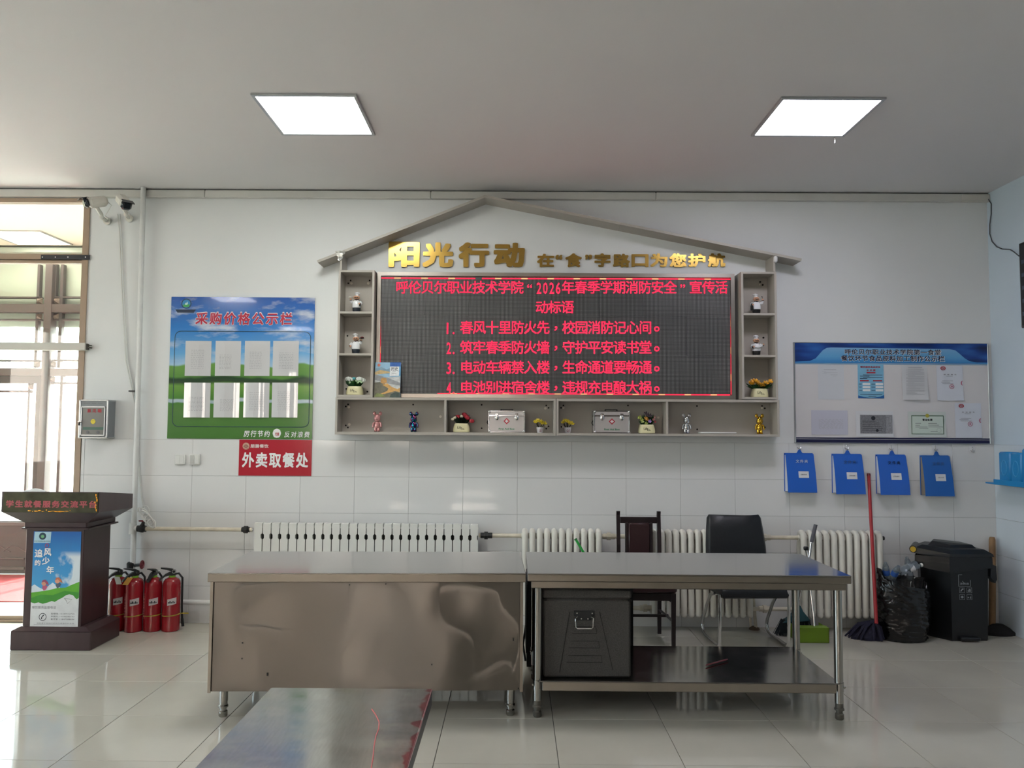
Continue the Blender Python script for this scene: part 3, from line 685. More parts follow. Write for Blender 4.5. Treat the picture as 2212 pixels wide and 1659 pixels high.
part(t, 'logo_deer', MB().poly([(c.x - .012, -.0146, c.z - .01), (c.x - .008, -.0146, c.z + .008), (c.x + .0, -.0146, c.z + .004), (c.x + .008, -.0146, c.z + .02), (c.x + .014, -.0146, c.z + .002), (c.x + .008, -.0146, c.z - .01)]), mat('logo_pale', '#bfe0dc', .4), False, True)
part(t, 'logo_banner', MB().xz([(P(380, 668, 0).x, P(403, 669, 0).z), (P(425, 668, 0).x, P(403, 669, 0).z), (P(420, 668, 0).x, P(403, 676, 0).z), (P(385, 668, 0).x, P(403, 676, 0).z)], -.0135, -.0128), mat('banner_ink', '#26384e', .5), False, True)
# thin rounded outline
rx0, rx1 = P(375, 820, -.013).x, P(669, 820, -.013).x; rz0, rz1 = P(520, 922, -.013).z, P(520, 716, -.013).z; rr = .05; pts = []
for cx, cz, a0 in ((rx1 - rr, rz1 - rr, 0), (rx0 + rr, rz1 - rr, 90), (rx0 + rr, rz0 + rr, 180), (rx1 - rr, rz0 + rr, 270)):
    for k in range(6): pts.append((cx + rr * math.cos(rad(a0 + 18 * k)), -.0125, cz + rr * math.sin(rad(a0 + 18 * k))))
part(t, 'outline', MB().tube(pts, .0028, 4, True), mat('outline_ink', '#2b4a55', .5), False, True)
part(t, 'motto', px_text(MB(), '厉行节约', 526, 930, 582, 944, -.0135, off=.02, cell=1.15, shear=.1), M_white_ink, False, True)
part(t, 'motto_faint', px_text(MB(), '反对浪费', 614, 932, 668, 945, -.0135, off=.01, cell=1.15, shear=.1), M_white_ink, False, True)
bk = part(t, 'rice_bucket', px_text(MB(), 'O', 589, 926, 607, 946, -.013, off=.06), M_white_ink, False, True)
x, z, w, h = R(592, 930, 604, 945, -.0136); part(t, 'bucket_body', MB().xz([(x - w / 2, z + h / 2), (x + w / 2, z + h / 2), (x + w * .4, z - h / 2), (x - w * .4, z - h / 2)], -.0138, -.0134), mat('bucket_white', '#e2e2e0', .5), False, True)
part(t, 'bucket_label', px_text(MB(), '光盘', 594, 934, 603, 941, -.0142, off=.03), M_red_ink, False, True)
# sheets in two rows
def scribble(root, x0, x1, z0, z1, y, style, rnd, m=None):
    s = MB(); w, h = x1 - x0, z1 - z0
    if style == 'table':
        a0, a1 = x0 + w * rnd.uniform(.1, .3), x0 + w * rnd.uniform(.62, .9); b1 = z0 + h * rnd.uniform(.5, .75); b0 = z0 + h * .16
        nr = 11
        for k in range(nr):
            z = b1 - (b1 - b0) * k / nr; xx = a0
            while xx < a1:
                l = w * rnd.uniform(.03, .10); s.bb(xx, min(xx + l, a1), y, y + .0004, z, z + h * .009); xx += l + w * rnd.uniform(.02, .06)
    elif style == 'text':
        z = z1 - h * .08
        s.bb(x0 + w * .2, x0 + w * .8, y, y + .0004, z, z + h * .014); z -= h * .05
        while z > z0 + h * .08:
            s.bb(x0 + w * (.18 if rnd.random() < .25 else .1), x0 + w * (.88 if rnd.random() < .75 else rnd.uniform(.4, .8)), y, y + .0004, z, z + h * .007); z -= h * .032
    elif style == 'letter':
        s.bb(x0 + w * .2, x0 + w * .72, y, y + .0004, z1 - h * .15, z1 - h * .135)
        for k, (a, b) in enumerate(((.13, .3), (.2, .78), (.13, .34), (.48, .78), (.58, .72))): s.bb(x0 + w * a, x0 + w * b, y, y + .0004, z1 - h * (.2 + .035 * k), z1 - h * (.194 + .035 * k))
    if s.v: part(root, 'print', s, m or M_ink, False, True)
rnd = random.Random(11)
cols1 = [(399.5, 456), (464.6, 520), (528, 583), (589, 645)]; cols2 = [(397, 454), (461.5, 517), (526, 581.5), (587, 643)]
names = ['far left', 'second from the left', 'third from the left', 'far right']
for row, (cols, y0, y1) in enumerate(((cols1, 736, 812.5), (cols2, 826.5, 902))):
    for k, (a, b) in enumerate(cols):
        x, z, w, h = R(a, y0, b, y1, -.016)
        t = thing('price_sheet', 'white price sheet on the meadow board, %s in the %s row' % (names[k], ('upper', 'lower')[row]), 'paper sheet', (x, -.0135, z - h / 2), 0, 'price sheets on the meadow board')
        # sheet gently bowed in its clear pocket
        s = MB(); n = 6; bow = .004 if row == 0 else .012; rs = []
        for i in range(n + 1):
            xx = x - w / 2 + w * i / n; yy = -.0136 - bow * math.sin(math.pi * i / n) * (1 if (k + row) % 2 else .6)
            rs.append([(xx, yy - .0006, z - h / 2), (xx, yy - .0006, z + h / 2), (xx, yy, z + h / 2), (xx, yy, z - h / 2)])
        s.rings(rs); part(t, 'page', s, M_paper, True, True)
        pk = MB(); rs = []
        for i in range(n + 1):
            xx = x - w / 2 + w * i / n; yy = -.0146 - bow * math.sin(math.pi * i / n) * (1 if (k + row) % 2 else .6)
            pk.v += [(xx, yy - .0015, z - h / 2), (xx, yy - .0015, z + h / 2)]
        pk.f += [(2 * i, 2 * i + 2, 2 * i + 3, 2 * i + 1) for i in range(n)]
        scribble(t, x - w * .42, x + w * .42, z - h / 2, z + h / 2, -.0155 - bow, 'table', rnd, mat('faint_print', '#a2a2a9', .7))
        part(t, 'clear_pocket', pk, glassmat('clear_film', '#fafafa', 1.6), True, True)
# red takeaway sign
x, z, w, h = R(516, 950.6, 673, 1027.5, -.012)
t = thing('takeaway_sign', 'red plastic sign with white lettering below the price board', 'sign', (x, -.009, z - h / 2))
part(t, 'panel', MB().bb(x - w / 2, x + w / 2, -.0125, -.0075, z - h / 2, z + h / 2, .001), mat('sign_red', '#b02a38', .12, coat=.5, bump=.06, bscale=7), False, True)
part(t, 'lettering', px_text(MB(), '外卖取餐处', 523, 977.5, 665.5, 1010, -.0132, off=.028, cell=1.1), M_white_ink, False, True)
part(t, 'small_lettering', px_text(MB(), '朋膳餐饮', 541, 959.5, 580, 967.5, -.0132, off=.035, cell=1.08), mat('pink_white_print', '#e0cfcd', .5), False, True)
c = P(531.5, 963.6, -.0132); part(t, 'emblem', disc(MB(), c.x, c.z, -.0132, .029, 24), mat('emblem_beige', '#c79a86', .5), False, True)
em = MB()
for a0, l, q in ((.012, .03, .006), (.0, .04, -.004), (-.012, .024, -.016)): em.tube([(c.x - l / 2, -.0136, c.z + q), (c.x, -.0136, c.z + q + .005), (c.x + l / 2, -.0136, c.z + q - .002)], .0022, 4)
part(t, 'emblem_strokes', em, mat('emblem_brown', '#6b2b26', .5), False, True)
# ------------------------------------------------------------------ house-shaped display shelf
SY = -.2
M_shelf = mat('greige_laminate', '#aaa49b', .45, var=.02, vscale=4)
M_shelf_e = mat('greige_edge_band', '#b7b1a8', .45)
M_cap = mat('white_screw_cap', '#d8d2c4', .4); M_hole = mat('dark_screw_hole', '#1c1714', .9)
BOARDS = []
def shelf_unit(name, label, X0, X1, zs, dividers=(), back=True, tk=.018, cat='shelf'):
    """zs: list of (z_low, z_high) of horizontal boards, bottom to top"""
    zb, zt = zs[0][0], zs[-1][1]
    t = thing(name, label, cat, ((X0 + X1) / 2, SY / 2, zb), 0, 'greige display shelf units')
    part(t, 'side_panel', MB().bb(X0, X0 + tk, SY, 0, zb, zt, .001), M_shelf, False, True)
    part(t, 'side_panel', MB().bb(X1 - tk, X1, SY, 0, zb, zt, .001), M_shelf, False, True)
    for k, (a, b) in enumerate(zs):
        BOARDS.append((X0, X1, b))
        part(t, 'bottom_board' if k == 0 else 'top_board' if k == len(zs) - 1 else 'shelf_board', MB().bb(X0 + tk, X1 - tk, SY, 0, a, b, .001), M_shelf, False, True)
    for d in dividers: part(t, 'divider', MB().bb(d - tk / 2, d + tk / 2, SY, 0, zs[0][1], zs[-1][0], .001), M_shelf, False, True)
    part(t, 'back_panel', MB().bb(X0 + tk, X1 - tk, -.014, -.002, zs[0][1], zs[-1][0]), M_shelf, False, True)
    return t
def caps(t, lst, m, nm, r):
    for x, y in lst:
        c = P(x, y, -.016); part(t, nm, MB().cyl((c.x, -.016, c.z), r, .006, 10, rot('X', math.pi / 2)), m, True, True)
def zz(py, px): return P(px, py, SY).z
X0, X1 = P(729, 720, SY).x, P(807, 720, SY).x
z_ = lambda a: zz(a, 768)
colL = shelf_unit('shelf_column', 'tall greige shelf column left of the LED screen with three niches', X0, X1, [(z_(858), z_(853)), (z_(768), z_(763)), (z_(677.5), z_(672.5)), (z_(588), z_(583.5))])
caps(colL, [(759, 612), (795.5, 612)], M_cap, 'screw_cap', .011); caps(colL, [(757.5, 606), (752.5, 612), (798.5, 606), (750.5, 725.5), (748, 840), (793.5, 846)], M_hole, 'screw_hole', .007)
lx0, lx1 = X0, X1
X0, X1 = P(1602, 720, SY).x, P(1679, 720, SY).x; z_ = lambda a: zz(a, 1640)
colR = shelf_unit('shelf_column', 'tall greige shelf column right of the LED screen with three niches', X0, X1, [(z_(862.5), z_(858)), (z_(771.5), z_(767)), (z_(681), z_(676)), (z_(591.5), z_(587))])
caps(colR, [(1642, 609), (1647.5, 615.5), (1649, 729.5)], M_hole, 'screw_hole', .008); caps(colR, [(1641, 615)], M_cap, 'screw_cap', .006)
rx0_, rx1_ = X0, X1
z_ = lambda a: zz(a, 960)
X0, X1 = P(724, 900, SY).x, P(1200.8, 900, SY).x
botL = shelf_unit('shelf_box', 'long low greige shelf box at bottom left under the LED screen', X0, X1, [(z_(940), z_(934)), (z_(864.5), z_(859.5))], [P(961.8, 900, SY).x])
caps(botL, [(753.5, 879.5), (754.5, 917), (951.5, 900), (1178, 882), (1180, 920)], M_cap, 'screw_cap', .011)
caps(botL, [(752, 873.5), (747, 878), (747, 919), (751.5, 923.5), (892.5, 874), (1040.5, 874.5), (1040.5, 925), (1180, 876), (1185, 881), (1185, 921), (1180, 926)], M_hole, 'screw_hole', .007)
X0, X1 = P(1201.8, 900, SY).x, P(1684, 900, SY).x; z_ = lambda a: zz(a, 1440)
botR = shelf_unit('shelf_box', 'long low greige shelf box at bottom right under the LED screen', X0, X1, [(z_(942), z_(937)), (z_(868), z_(862.5))], [P(1441.3, 900, SY).x])
caps(botR, [(1217, 881), (1216, 922), (1422, 902), (1646, 881)], M_cap, 'screw_cap', .01)
caps(botR, [(1217, 876), (1212, 881), (1213, 922), (1356.5, 876), (1505.5, 877), (1506, 927.5), (1646, 877), (1652, 882), (1652, 923)], M_hole, 'screw_hole', .007)
BLZ = P(960, 934, SY).z; BRZ = P(1440, 937, SY).z
# gable roof boards
def roof_board(root, a, b, tk=.02, nm='roof_board'):
    """a, b: front top edge points (x, z)"""
    a, b = Vector(a), Vector(b); d = (b - a).normalized(); n = Vector((d.y, -d.x)) * tk
    if n.y > 0: n = -n
    part(root, nm, MB().xz([tuple(a), tuple(b), tuple(b + n), tuple(a + n)], SY, 0), M_shelf, False, True)
ap = P(1047, 421.5, SY); le = P(684.6, 562.5, SY); re_ = P(1732, 558.5, SY)
roof = thing('gable_roof', 'greige gable roof boards over the LED screen and golden lettering', 'shelf', (ap.x, SY / 2, le.z), 0, 'greige display shelf units')
roof_board(roof, (le.x, le.z), (ap.x - .001, ap.z)); 
sm = P(1340, 0, SY).x; f = (sm - ap.x) / (re_.x - ap.x); mz = ap.z + (re_.z - ap.z) * f
roof_board(roof, (ap.x + .001, ap.z), (sm - .001, mz)); roof_board(roof, (sm + .001, mz), (re_.x, re_.z))
def roof_z(x): return (le.z + (ap.z - le.z) * (x - le.x) / (ap.x - le.x) if x < ap.x else ap.z + (re_.z - ap.z) * (x - ap.x) / (re_.x - ap.x)) - .022
zt = zz(583.5, 768)
part(roof, 'post', MB().bb(lx0 + .008, lx0 + .026, SY, 0, zt + .001, roof_z(lx0 + .01) , .001), M_shelf, False, True)
zt = zz(587, 1640)
part(roof, 'post', MB().bb(rx1_ - .026, rx1_ - .008, SY, 0, zt + .001, roof_z(rx1_ - .01), .001), M_shelf, False, True)
# crumpled foil tape on the left post, white cap on the right post
c = P(734, 552, SY - .01); rnd = random.Random(5); fo = MB(); rs = []
for k in range(6):
    zz_ = c.z + .035 - .015 * k; w_ = (.045, .04, .032, .022, .02, .014)[k]
    rs.append([(c.x + w_ * math.cos(q * math.pi / 4) * rnd.uniform(.7, 1.2), SY - .006 + .018 * math.sin(q * math.pi / 4) * rnd.uniform(.5, 1.2), zz_ + rnd.uniform(-.005, .005)) for q in range(8)])
fo.rings(rs); part(roof, 'foil_tape', fo, mat('crumpled_foil', '#cfcfc8', .3, .7), False, True, 'crumpled silver foil tape')
c = P(1675.5, 560, SY - .01); part(roof, 'white_cap', MB().box((c.x, SY - .008, c.z), (.03, .03, .055), None, .01), M_white_pl, True, True, 'white plastic cap')

# ------------------------------------------------------------------ LED screen
LY = -.12
led = thing('led_screen', 'wide black LED message screen with glowing red Chinese text', 'screen', (P(1200, 861, LY).x, -.06, P(1200, 861, LY).z))
fx0, fx1 = P(812, 725, LY).x, P(1589, 725, LY).x; fz0, fz1 = P(1200, 861.5, LY).z, P(1200, 588.5, LY).z; fb = .038
M_frame = mat('brushed_screen_frame', '#a9a29a', .28, 1.0, var=.05, vscale=6)
part(led, 'housing', MB().bb(fx0 + .004, fx1 - .004, -.10, 0, fz0 + .004, fz1 - .004), mat('dark_housing', '#3a3836', .5), False, True)
def mitre(a, b, c_, d):  # four corner points front outer/inner
    m_ = MB(); yf, yb = LY, LY + .018
    m_.add([(a[0], yb, a[1]), (b[0], yb, b[1]), (c_[0], LY + .012, c_[1]), (d[0], LY + .012, d[1]), (a[0] * .9 + d[0] * .1, yf, a[1] * .9 + d[1] * .1), (b[0] * .9 + c_[0] * .1, yf, b[1] * .9 + c_[1] * .1), (c_[0] * .9 + b[0] * .1, yf, c_[1] * .9 + b[1] * .1), (d[0] * .9 + a[0] * .1, yf, d[1] * .9 + a[1] * .1)], [(0, 1, 5, 4), (4, 5, 6, 7), (7, 6, 2, 3), (0, 4, 7, 3), (1, 2, 6, 5), (0, 3, 2, 1)])
    part(led, 'frame_rail', m_, M_frame, False, True)
o_ = [(fx0, fz0), (fx1, fz0), (fx1, fz1), (fx0, fz1)]; i_ = [(fx0 + fb, fz0 + fb), (fx1 - fb, fz0 + fb), (fx1 - fb, fz1 - fb), (fx0 + fb, fz1 - fb)]
for k in range(4): mitre(o_[k], o_[(k + 1) % 4], i_[(k + 1) % 4], i_[k])
# LED face: dark modules with fine dot columns
m = bpy.data.materials.new('led_matrix'); m.use_nodes = True; nt = m.node_tree; b = nt.nodes['Principled BSDF']; b.inputs['Roughness'].default_value = .45
tc = nd(nt, 'TexCoord').outputs['Object']; sx = nd(nt, 'SeparateXYZ', {0: tc}); PIT = .0105
def stripes(s, per, duty):
    q = nd(nt, 'Math', {0: s, 1: per}, operation='DIVIDE').outputs[0]; q = nd(nt, 'Math', {0: q}, operation='FRACT').outputs[0]
    return nd(nt, 'Math', {0: q, 1: duty}, operation='LESS_THAN').outputs[0]
g1 = stripes(sx.outputs[0], PIT, .5); g2 = stripes(sx.outputs[2], PIT, .72)
g = nd(nt, 'Math', {0: g1, 1: g2}, operation='MULTIPLY').outputs[0]
nn = nd(nt, 'TexNoise', {'Vector': tc, 'Scale': 2.2, 'Detail': 2.0}).outputs['Fac']
g = nd(nt, 'Math', {0: g, 1: nd(nt, 'MapRange', {'Value': nn, 1: .3, 2: .7, 3: .6, 4: 1.0}).outputs[0]}, operation='MULTIPLY').outputs[0]
nt.links.new(nd(nt, 'Mix', {0: g, 6: lin('#1c1c1e'), 7: lin('#7e7e7e')}, data_type='RGBA').outputs[2], b.inputs['Base Color'])
mods = []
nx, nz = 8, 3
for i in range(nx):
    for j in range(nz):
        xa, xb = i_[0][0] + (i_[1][0] - i_[0][0]) * i / nx, i_[0][0] + (i_[1][0] - i_[0][0]) * (i + 1) / nx
        za, zb = i_[0][1] + (i_[2][1] - i_[0][1]) * j / nz, i_[0][1] + (i_[2][1] - i_[0][1]) * (j + 1) / nz
        part(led, 'led_module', MB().bb(xa + .0006, xb - .0006, -.108 + .0012 * ((i * 7 + j * 5) % 3 - 1), -.098, za + .0006, zb - .0006), m, False, True)
TY = -.1105
# glowing dots: emission broken into dots
def ledmat(name, col, s):
    m = bpy.data.materials.new(name); m.use_nodes = True; nt = m.node_tree; nt.nodes.remove(nt.nodes['Principled BSDF'])
    tc = nd(nt, 'TexCoord').outputs['Object']; sx = nd(nt, 'SeparateXYZ', {0: tc})
    def wv(s_):
        q = nd(nt, 'Math', {0: s_, 1: 2 * math.pi / .0078}, operation='MULTIPLY').outputs[0]; return nd(nt, 'Math', {0: q}, operation='SINE').outputs[0]
    a = nd(nt, 'Math', {0: wv(sx.outputs[0]), 1: wv(sx.outputs[2])}, operation='ADD').outputs[0]
    st = nd(nt, 'MapRange', {'Value': a, 1: -2.0, 2: 2.0, 3: s * .25, 4: s * 1.75}).outputs[0]
    e = nd(nt, 'Emission', {'Color': lin(col), 'Strength': st}); nt.links.new(e.outputs[0], nt.nodes['Material Output'].inputs[0]); return m
M_led = ledmat('red_led_glow', '#ff2c4c', 1.02); M_ledw = emat('warm_led_glow', '#ff9468', 1.1); M_ledr = emat('red_border_glow', '#ff2a44', 1.05)
def led_line(s, x0, y0, y1, cell=27.58, half_w=None, mb=None, done=True):
    mb = mb or MB(); x = x0; hwid = half_w or cell / 2
    for ch in s:
        w = hwid if ord(ch) < 0x2000 else cell
        if ch != ' ':
            vs, fs = bold(ch, .013, 0.0)
            cx, cz, ww, hh = R(x, y0, x + w, y1, TY)
            if w == hwid:
                ax, bx = min(v[0] for v in vs), max(v[0] for v in vs); sc_ = hh * 1.18
                sxx = (ww * .74 / (bx - ax)) if ch in '023456789' else sc_ * .9
                mb.add([(cx - ww / 2 + ww * .06 + (v[0] - ax) * sxx, TY, cz - hh / 2 + v[1] * sc_ * 1.12) for v in vs], fs)
            else:
                sc_ = ww * 1.06
                if ch == '，': mb.add([(cx - ww * .16 + (v[0] - .1) * sc_ * 1.1, TY, cz - hh * .12 + v[1] * sc_) for v in vs], fs)
                elif ch == '。': mb.add([(cx - ww * .30 + (v[0] - .05) * sc_ * 1.25, TY, cz - hh * .22 + v[1] * sc_ * 1.25) for v in vs], fs)
                elif ch in '“”': mb.add([(cx - ww * .25 + (v[0]) * sc_ * 1.0, TY, cz - hh * .5 + v[1] * sc_) for v in vs], fs)
                else: mb.add([(cx - ww * .53 + v[0] * sc_, TY, cz - hh * .5 + (v[1] + .09) * hh * 1.13) for v in vs], fs)
        x += w
    if done: part(led, 'text_line', mb, M_led, False, True)
    return mb
led_line('呼伦贝尔职业技术学院“2026年春季学期消防安全”宣传活', 855, 608, 634.5)
led_line('动标语', 1157, 651, 677)
for k, s in enumerate(['1. 春风十里防火先，校园消防记心间。', '2. 筑牢春季防火墙，守护平安读书堂。', '3. 电动车辆禁入楼，生命通道要畅通。', '4. 电池别进宿舍楼，违规充电酿大祸。']):
    y = (694.5, 737.5, 780.5, 824)[k]
    q = led_line(s[:2], 964, y, y + 27, half_w=13, done=False); led_line(s[3:], 994, y, y + 27, cell=27.6, mb=q)
# running border of dashes
br = MB(); bw_ = MB(); rnd = random.Random(2)
def dash(x0, y0, x1, y1):
    n = int(max(abs(x1 - x0), abs(y1 - y0)) // 14) or 1
    for k in range(n):
        a, b_ = k / n, (k + 1) / n; q = (bw_ if k % 4 == 2 else br)
        xa, ya, xb, yb = x0 + (x1 - x0) * a, y0 + (y1 - y0) * a, x0 + (x1 - x0) * b_, y0 + (y1 - y0) * b_
        if abs(x1 - x0) > abs(y1 - y0): panel(q, xa, ya - 1.3, xb, yb + 1.3, TY, .001)
        else: panel(q, xa - 1.3, ya, xb + 1.3, yb, TY, .001)
dash(822, 600.4, 1027, 601.6); dash(1041, 601.6, 1578, 603.2); dash(1579, 604, 1580, 852); dash(822, 603, 820.5, 850); dash(945, 850.5, 1577, 852.8)
part(led, 'border_red', br, M_ledr, False, True); part(led, 'border_warm', bw_, M_ledw, False, True)

# ------------------------------------------------------------------ golden characters
M_gold = mat('gold_mirror_acrylic', '#b8964f', .22, 1.0)
M_golde = mat('gold_letter_edge', '#8a8072', .4)
gl = [('阳', 839, 521, 907, 578), ('光', 912, 523, 980, 578), ('行', 990, 523, 1057, 578), ('动', 1066, 524, 1134, 578),
      ('在', 1160, 548, 1197, 577), ('“', 1200, 550, 1215, 561), ('食', 1221, 547, 1257, 577.5), ('”', 1264, 550, 1279, 561), ('字', 1284, 547, 1319, 577), ('路', 1324, 548, 1361, 577.5), ('口', 1364, 549, 1401, 577), ('为', 1405, 547.5, 1442, 577), ('您', 1446, 547, 1483, 577.5), ('护', 1486, 547.5, 1524, 577), ('航', 1529, 547, 1567, 577)]
for k, (ch, a, b_, c_, d_) in enumerate(gl):
    big = k < 4; mb = MB()
    x, z, w, h = R(a, b_, c_, d_, -.012)
    q = fit_text(MB(), ch, x - w / 2, x + w / 2, z - h / 2, z + h / 2, -.012, off=.04 if not big else .05, depth=.006)
    for i, v in enumerate(q.v): q.v[i] = (v[0], -.001 if v[1] > -.012 else v[1] + .002, v[2])
    o4 = ('leftmost', 'second', 'third', 'rightmost')
    o11 = {4: 'first character, right after the large four', 5: '', 6: 'character between the two quotation marks', 7: '', 8: 'character right after the closing quotation mark', 9: 'fourth character, full of strokes', 10: 'hollow square character', 11: 'sixth character, right of the hollow square', 12: 'third character from the right end', 13: 'last but one character', 14: 'last character at the right end'}
    lab = 'large golden wall character, %s of the four large ones' % o4[k] if big else ('golden %s quotation mark of the small slogan line' % ('opening' if k == 5 else 'closing') if ch in '“”' else 'small golden slogan line: ' + o11[k])
    o = obj('gold_character', q.mesh('gold_character', False, (x, -.008, z)), M_gold); o.location = (x, -.008, z)
    tag(o, lab, 'sign letter', 'golden wall lettering')
# ------------------------------------------------------------------ book leaning on the screen
c0 = P(807, 857, -.19); c1 = P(863, 857, -.19); zt = P(838, 783, -.15).z
bz = P(960, 859.5, SY).z
bw, bh = c1.x - c0.x, (zt - bz) * 1.01
t = thing('history_book', 'history textbook with a Great Wall cover leaning against the LED screen', 'book', ((c0.x + c1.x) / 2, -.165, bz))
t.rotation_euler = (rad(-7), 0, 0)
part(t, 'pages', MB().bb(-bw / 2 + .003, bw / 2 - .002, -.006, .012, .002, bh - .002), M_paper, False)
part(t, 'cover', MB().bb(-bw / 2, bw / 2, -.0085, -.006, 0, bh).bb(-bw / 2, bw / 2, .012, .014, 0, bh).bb(-bw / 2, -bw / 2 + .002, -.0085, .014, 0, bh), mat('cover_sky', '#8fb4cc', .3, var=.15, vscale=20), False)
def cov(nm, pts, col, k): part(t, nm, MB().poly([(-bw / 2 + bw * a, -.0088 - .0003 * k, bh * b) for a, b in pts]), mat('cover_' + nm, col, .35, var=.2, vscale=45), False)
cov('pale_mist', [(0, .55), (1, .6), (1, .0), (0, 0)], '#b9bcbc', 0)
cov('far_ridge', [(0, .82), (.25, .86), (.45, .8), (.6, .84), (.6, .66), (0, .7)], '#7c98ab', 1)
cov('mid_ridge', [(0, .72), (.2, .78), (.55, .74), (.6, .7), (.4, .68), (0, .64)], '#c3a877', 2)
cov('grey_ridge', [(0, .66), (.5, .56), (1, .42), (1, .34), (.5, .4), (0, .5)], '#8c8f92', 3)
cov('rock_slope', [(0, .42), (.2, .44), (.5, .36), (.8, .25), (1, .2), (1, 0), (0, 0)], '#6d6a5b', 4)
cov('wall_path', [(.3, .36), (.5, .4), (.68, .3), (.9, .24), (1, .28), (1, .16), (.8, .18), (.6, .14), (.4, .1), (.15, .08), (.5, .18), (.55, .26)], '#c69a5b', 5)
cov('watchtower', [(.24, .42), (.24, .53), (.32, .56), (.46, .54), (.48, .42), (.36, .38)], '#b58a52', 6)
cov('green_scrub', [(0, .02), (.1, .12), (.3, .1), (.45, .02)], '#7d8a52', 7)
cov('dark_scrub', [(.6, .0), (.66, .1), (.85, .16), (1, .12), (1, 0)], '#394a45', 7)
cov('blue_band', [(.58, .88), (1, .88), (1, 1), (.58, 1)], '#2a5ba3', 8)
cov('title_box', [(.58, .6), (.94, .62), (.94, .88), (.58, .88)], '#dfe1e2', 8)
cov('edge_band', [(.94, .62), (1, .62), (1, .88), (.94, .88)], '#5f9ec9', 8)
cov('round_seal', [(.15 + .06 * math.cos(k * .5236), .92 + .045 * math.sin(k * .5236)) for k in range(12)], '#c2705a', 9)
part(t, 'title', fit_text(MB(), '历史', -bw / 2 + bw * .63, -bw / 2 + bw * .89, bh * .76, bh * .86, -.0122, off=.01), M_dark_ink, False)
part(t, 'subtitle', MB().bb(-bw / 2 + bw * .68, -bw / 2 + bw * .82, -.0122, -.012, bh * .725, bh * .735).bb(-bw / 2 + bw * .67, -bw / 2 + bw * .84, -.0122, -.012, bh * .67, bh * .68), M_ink, False)
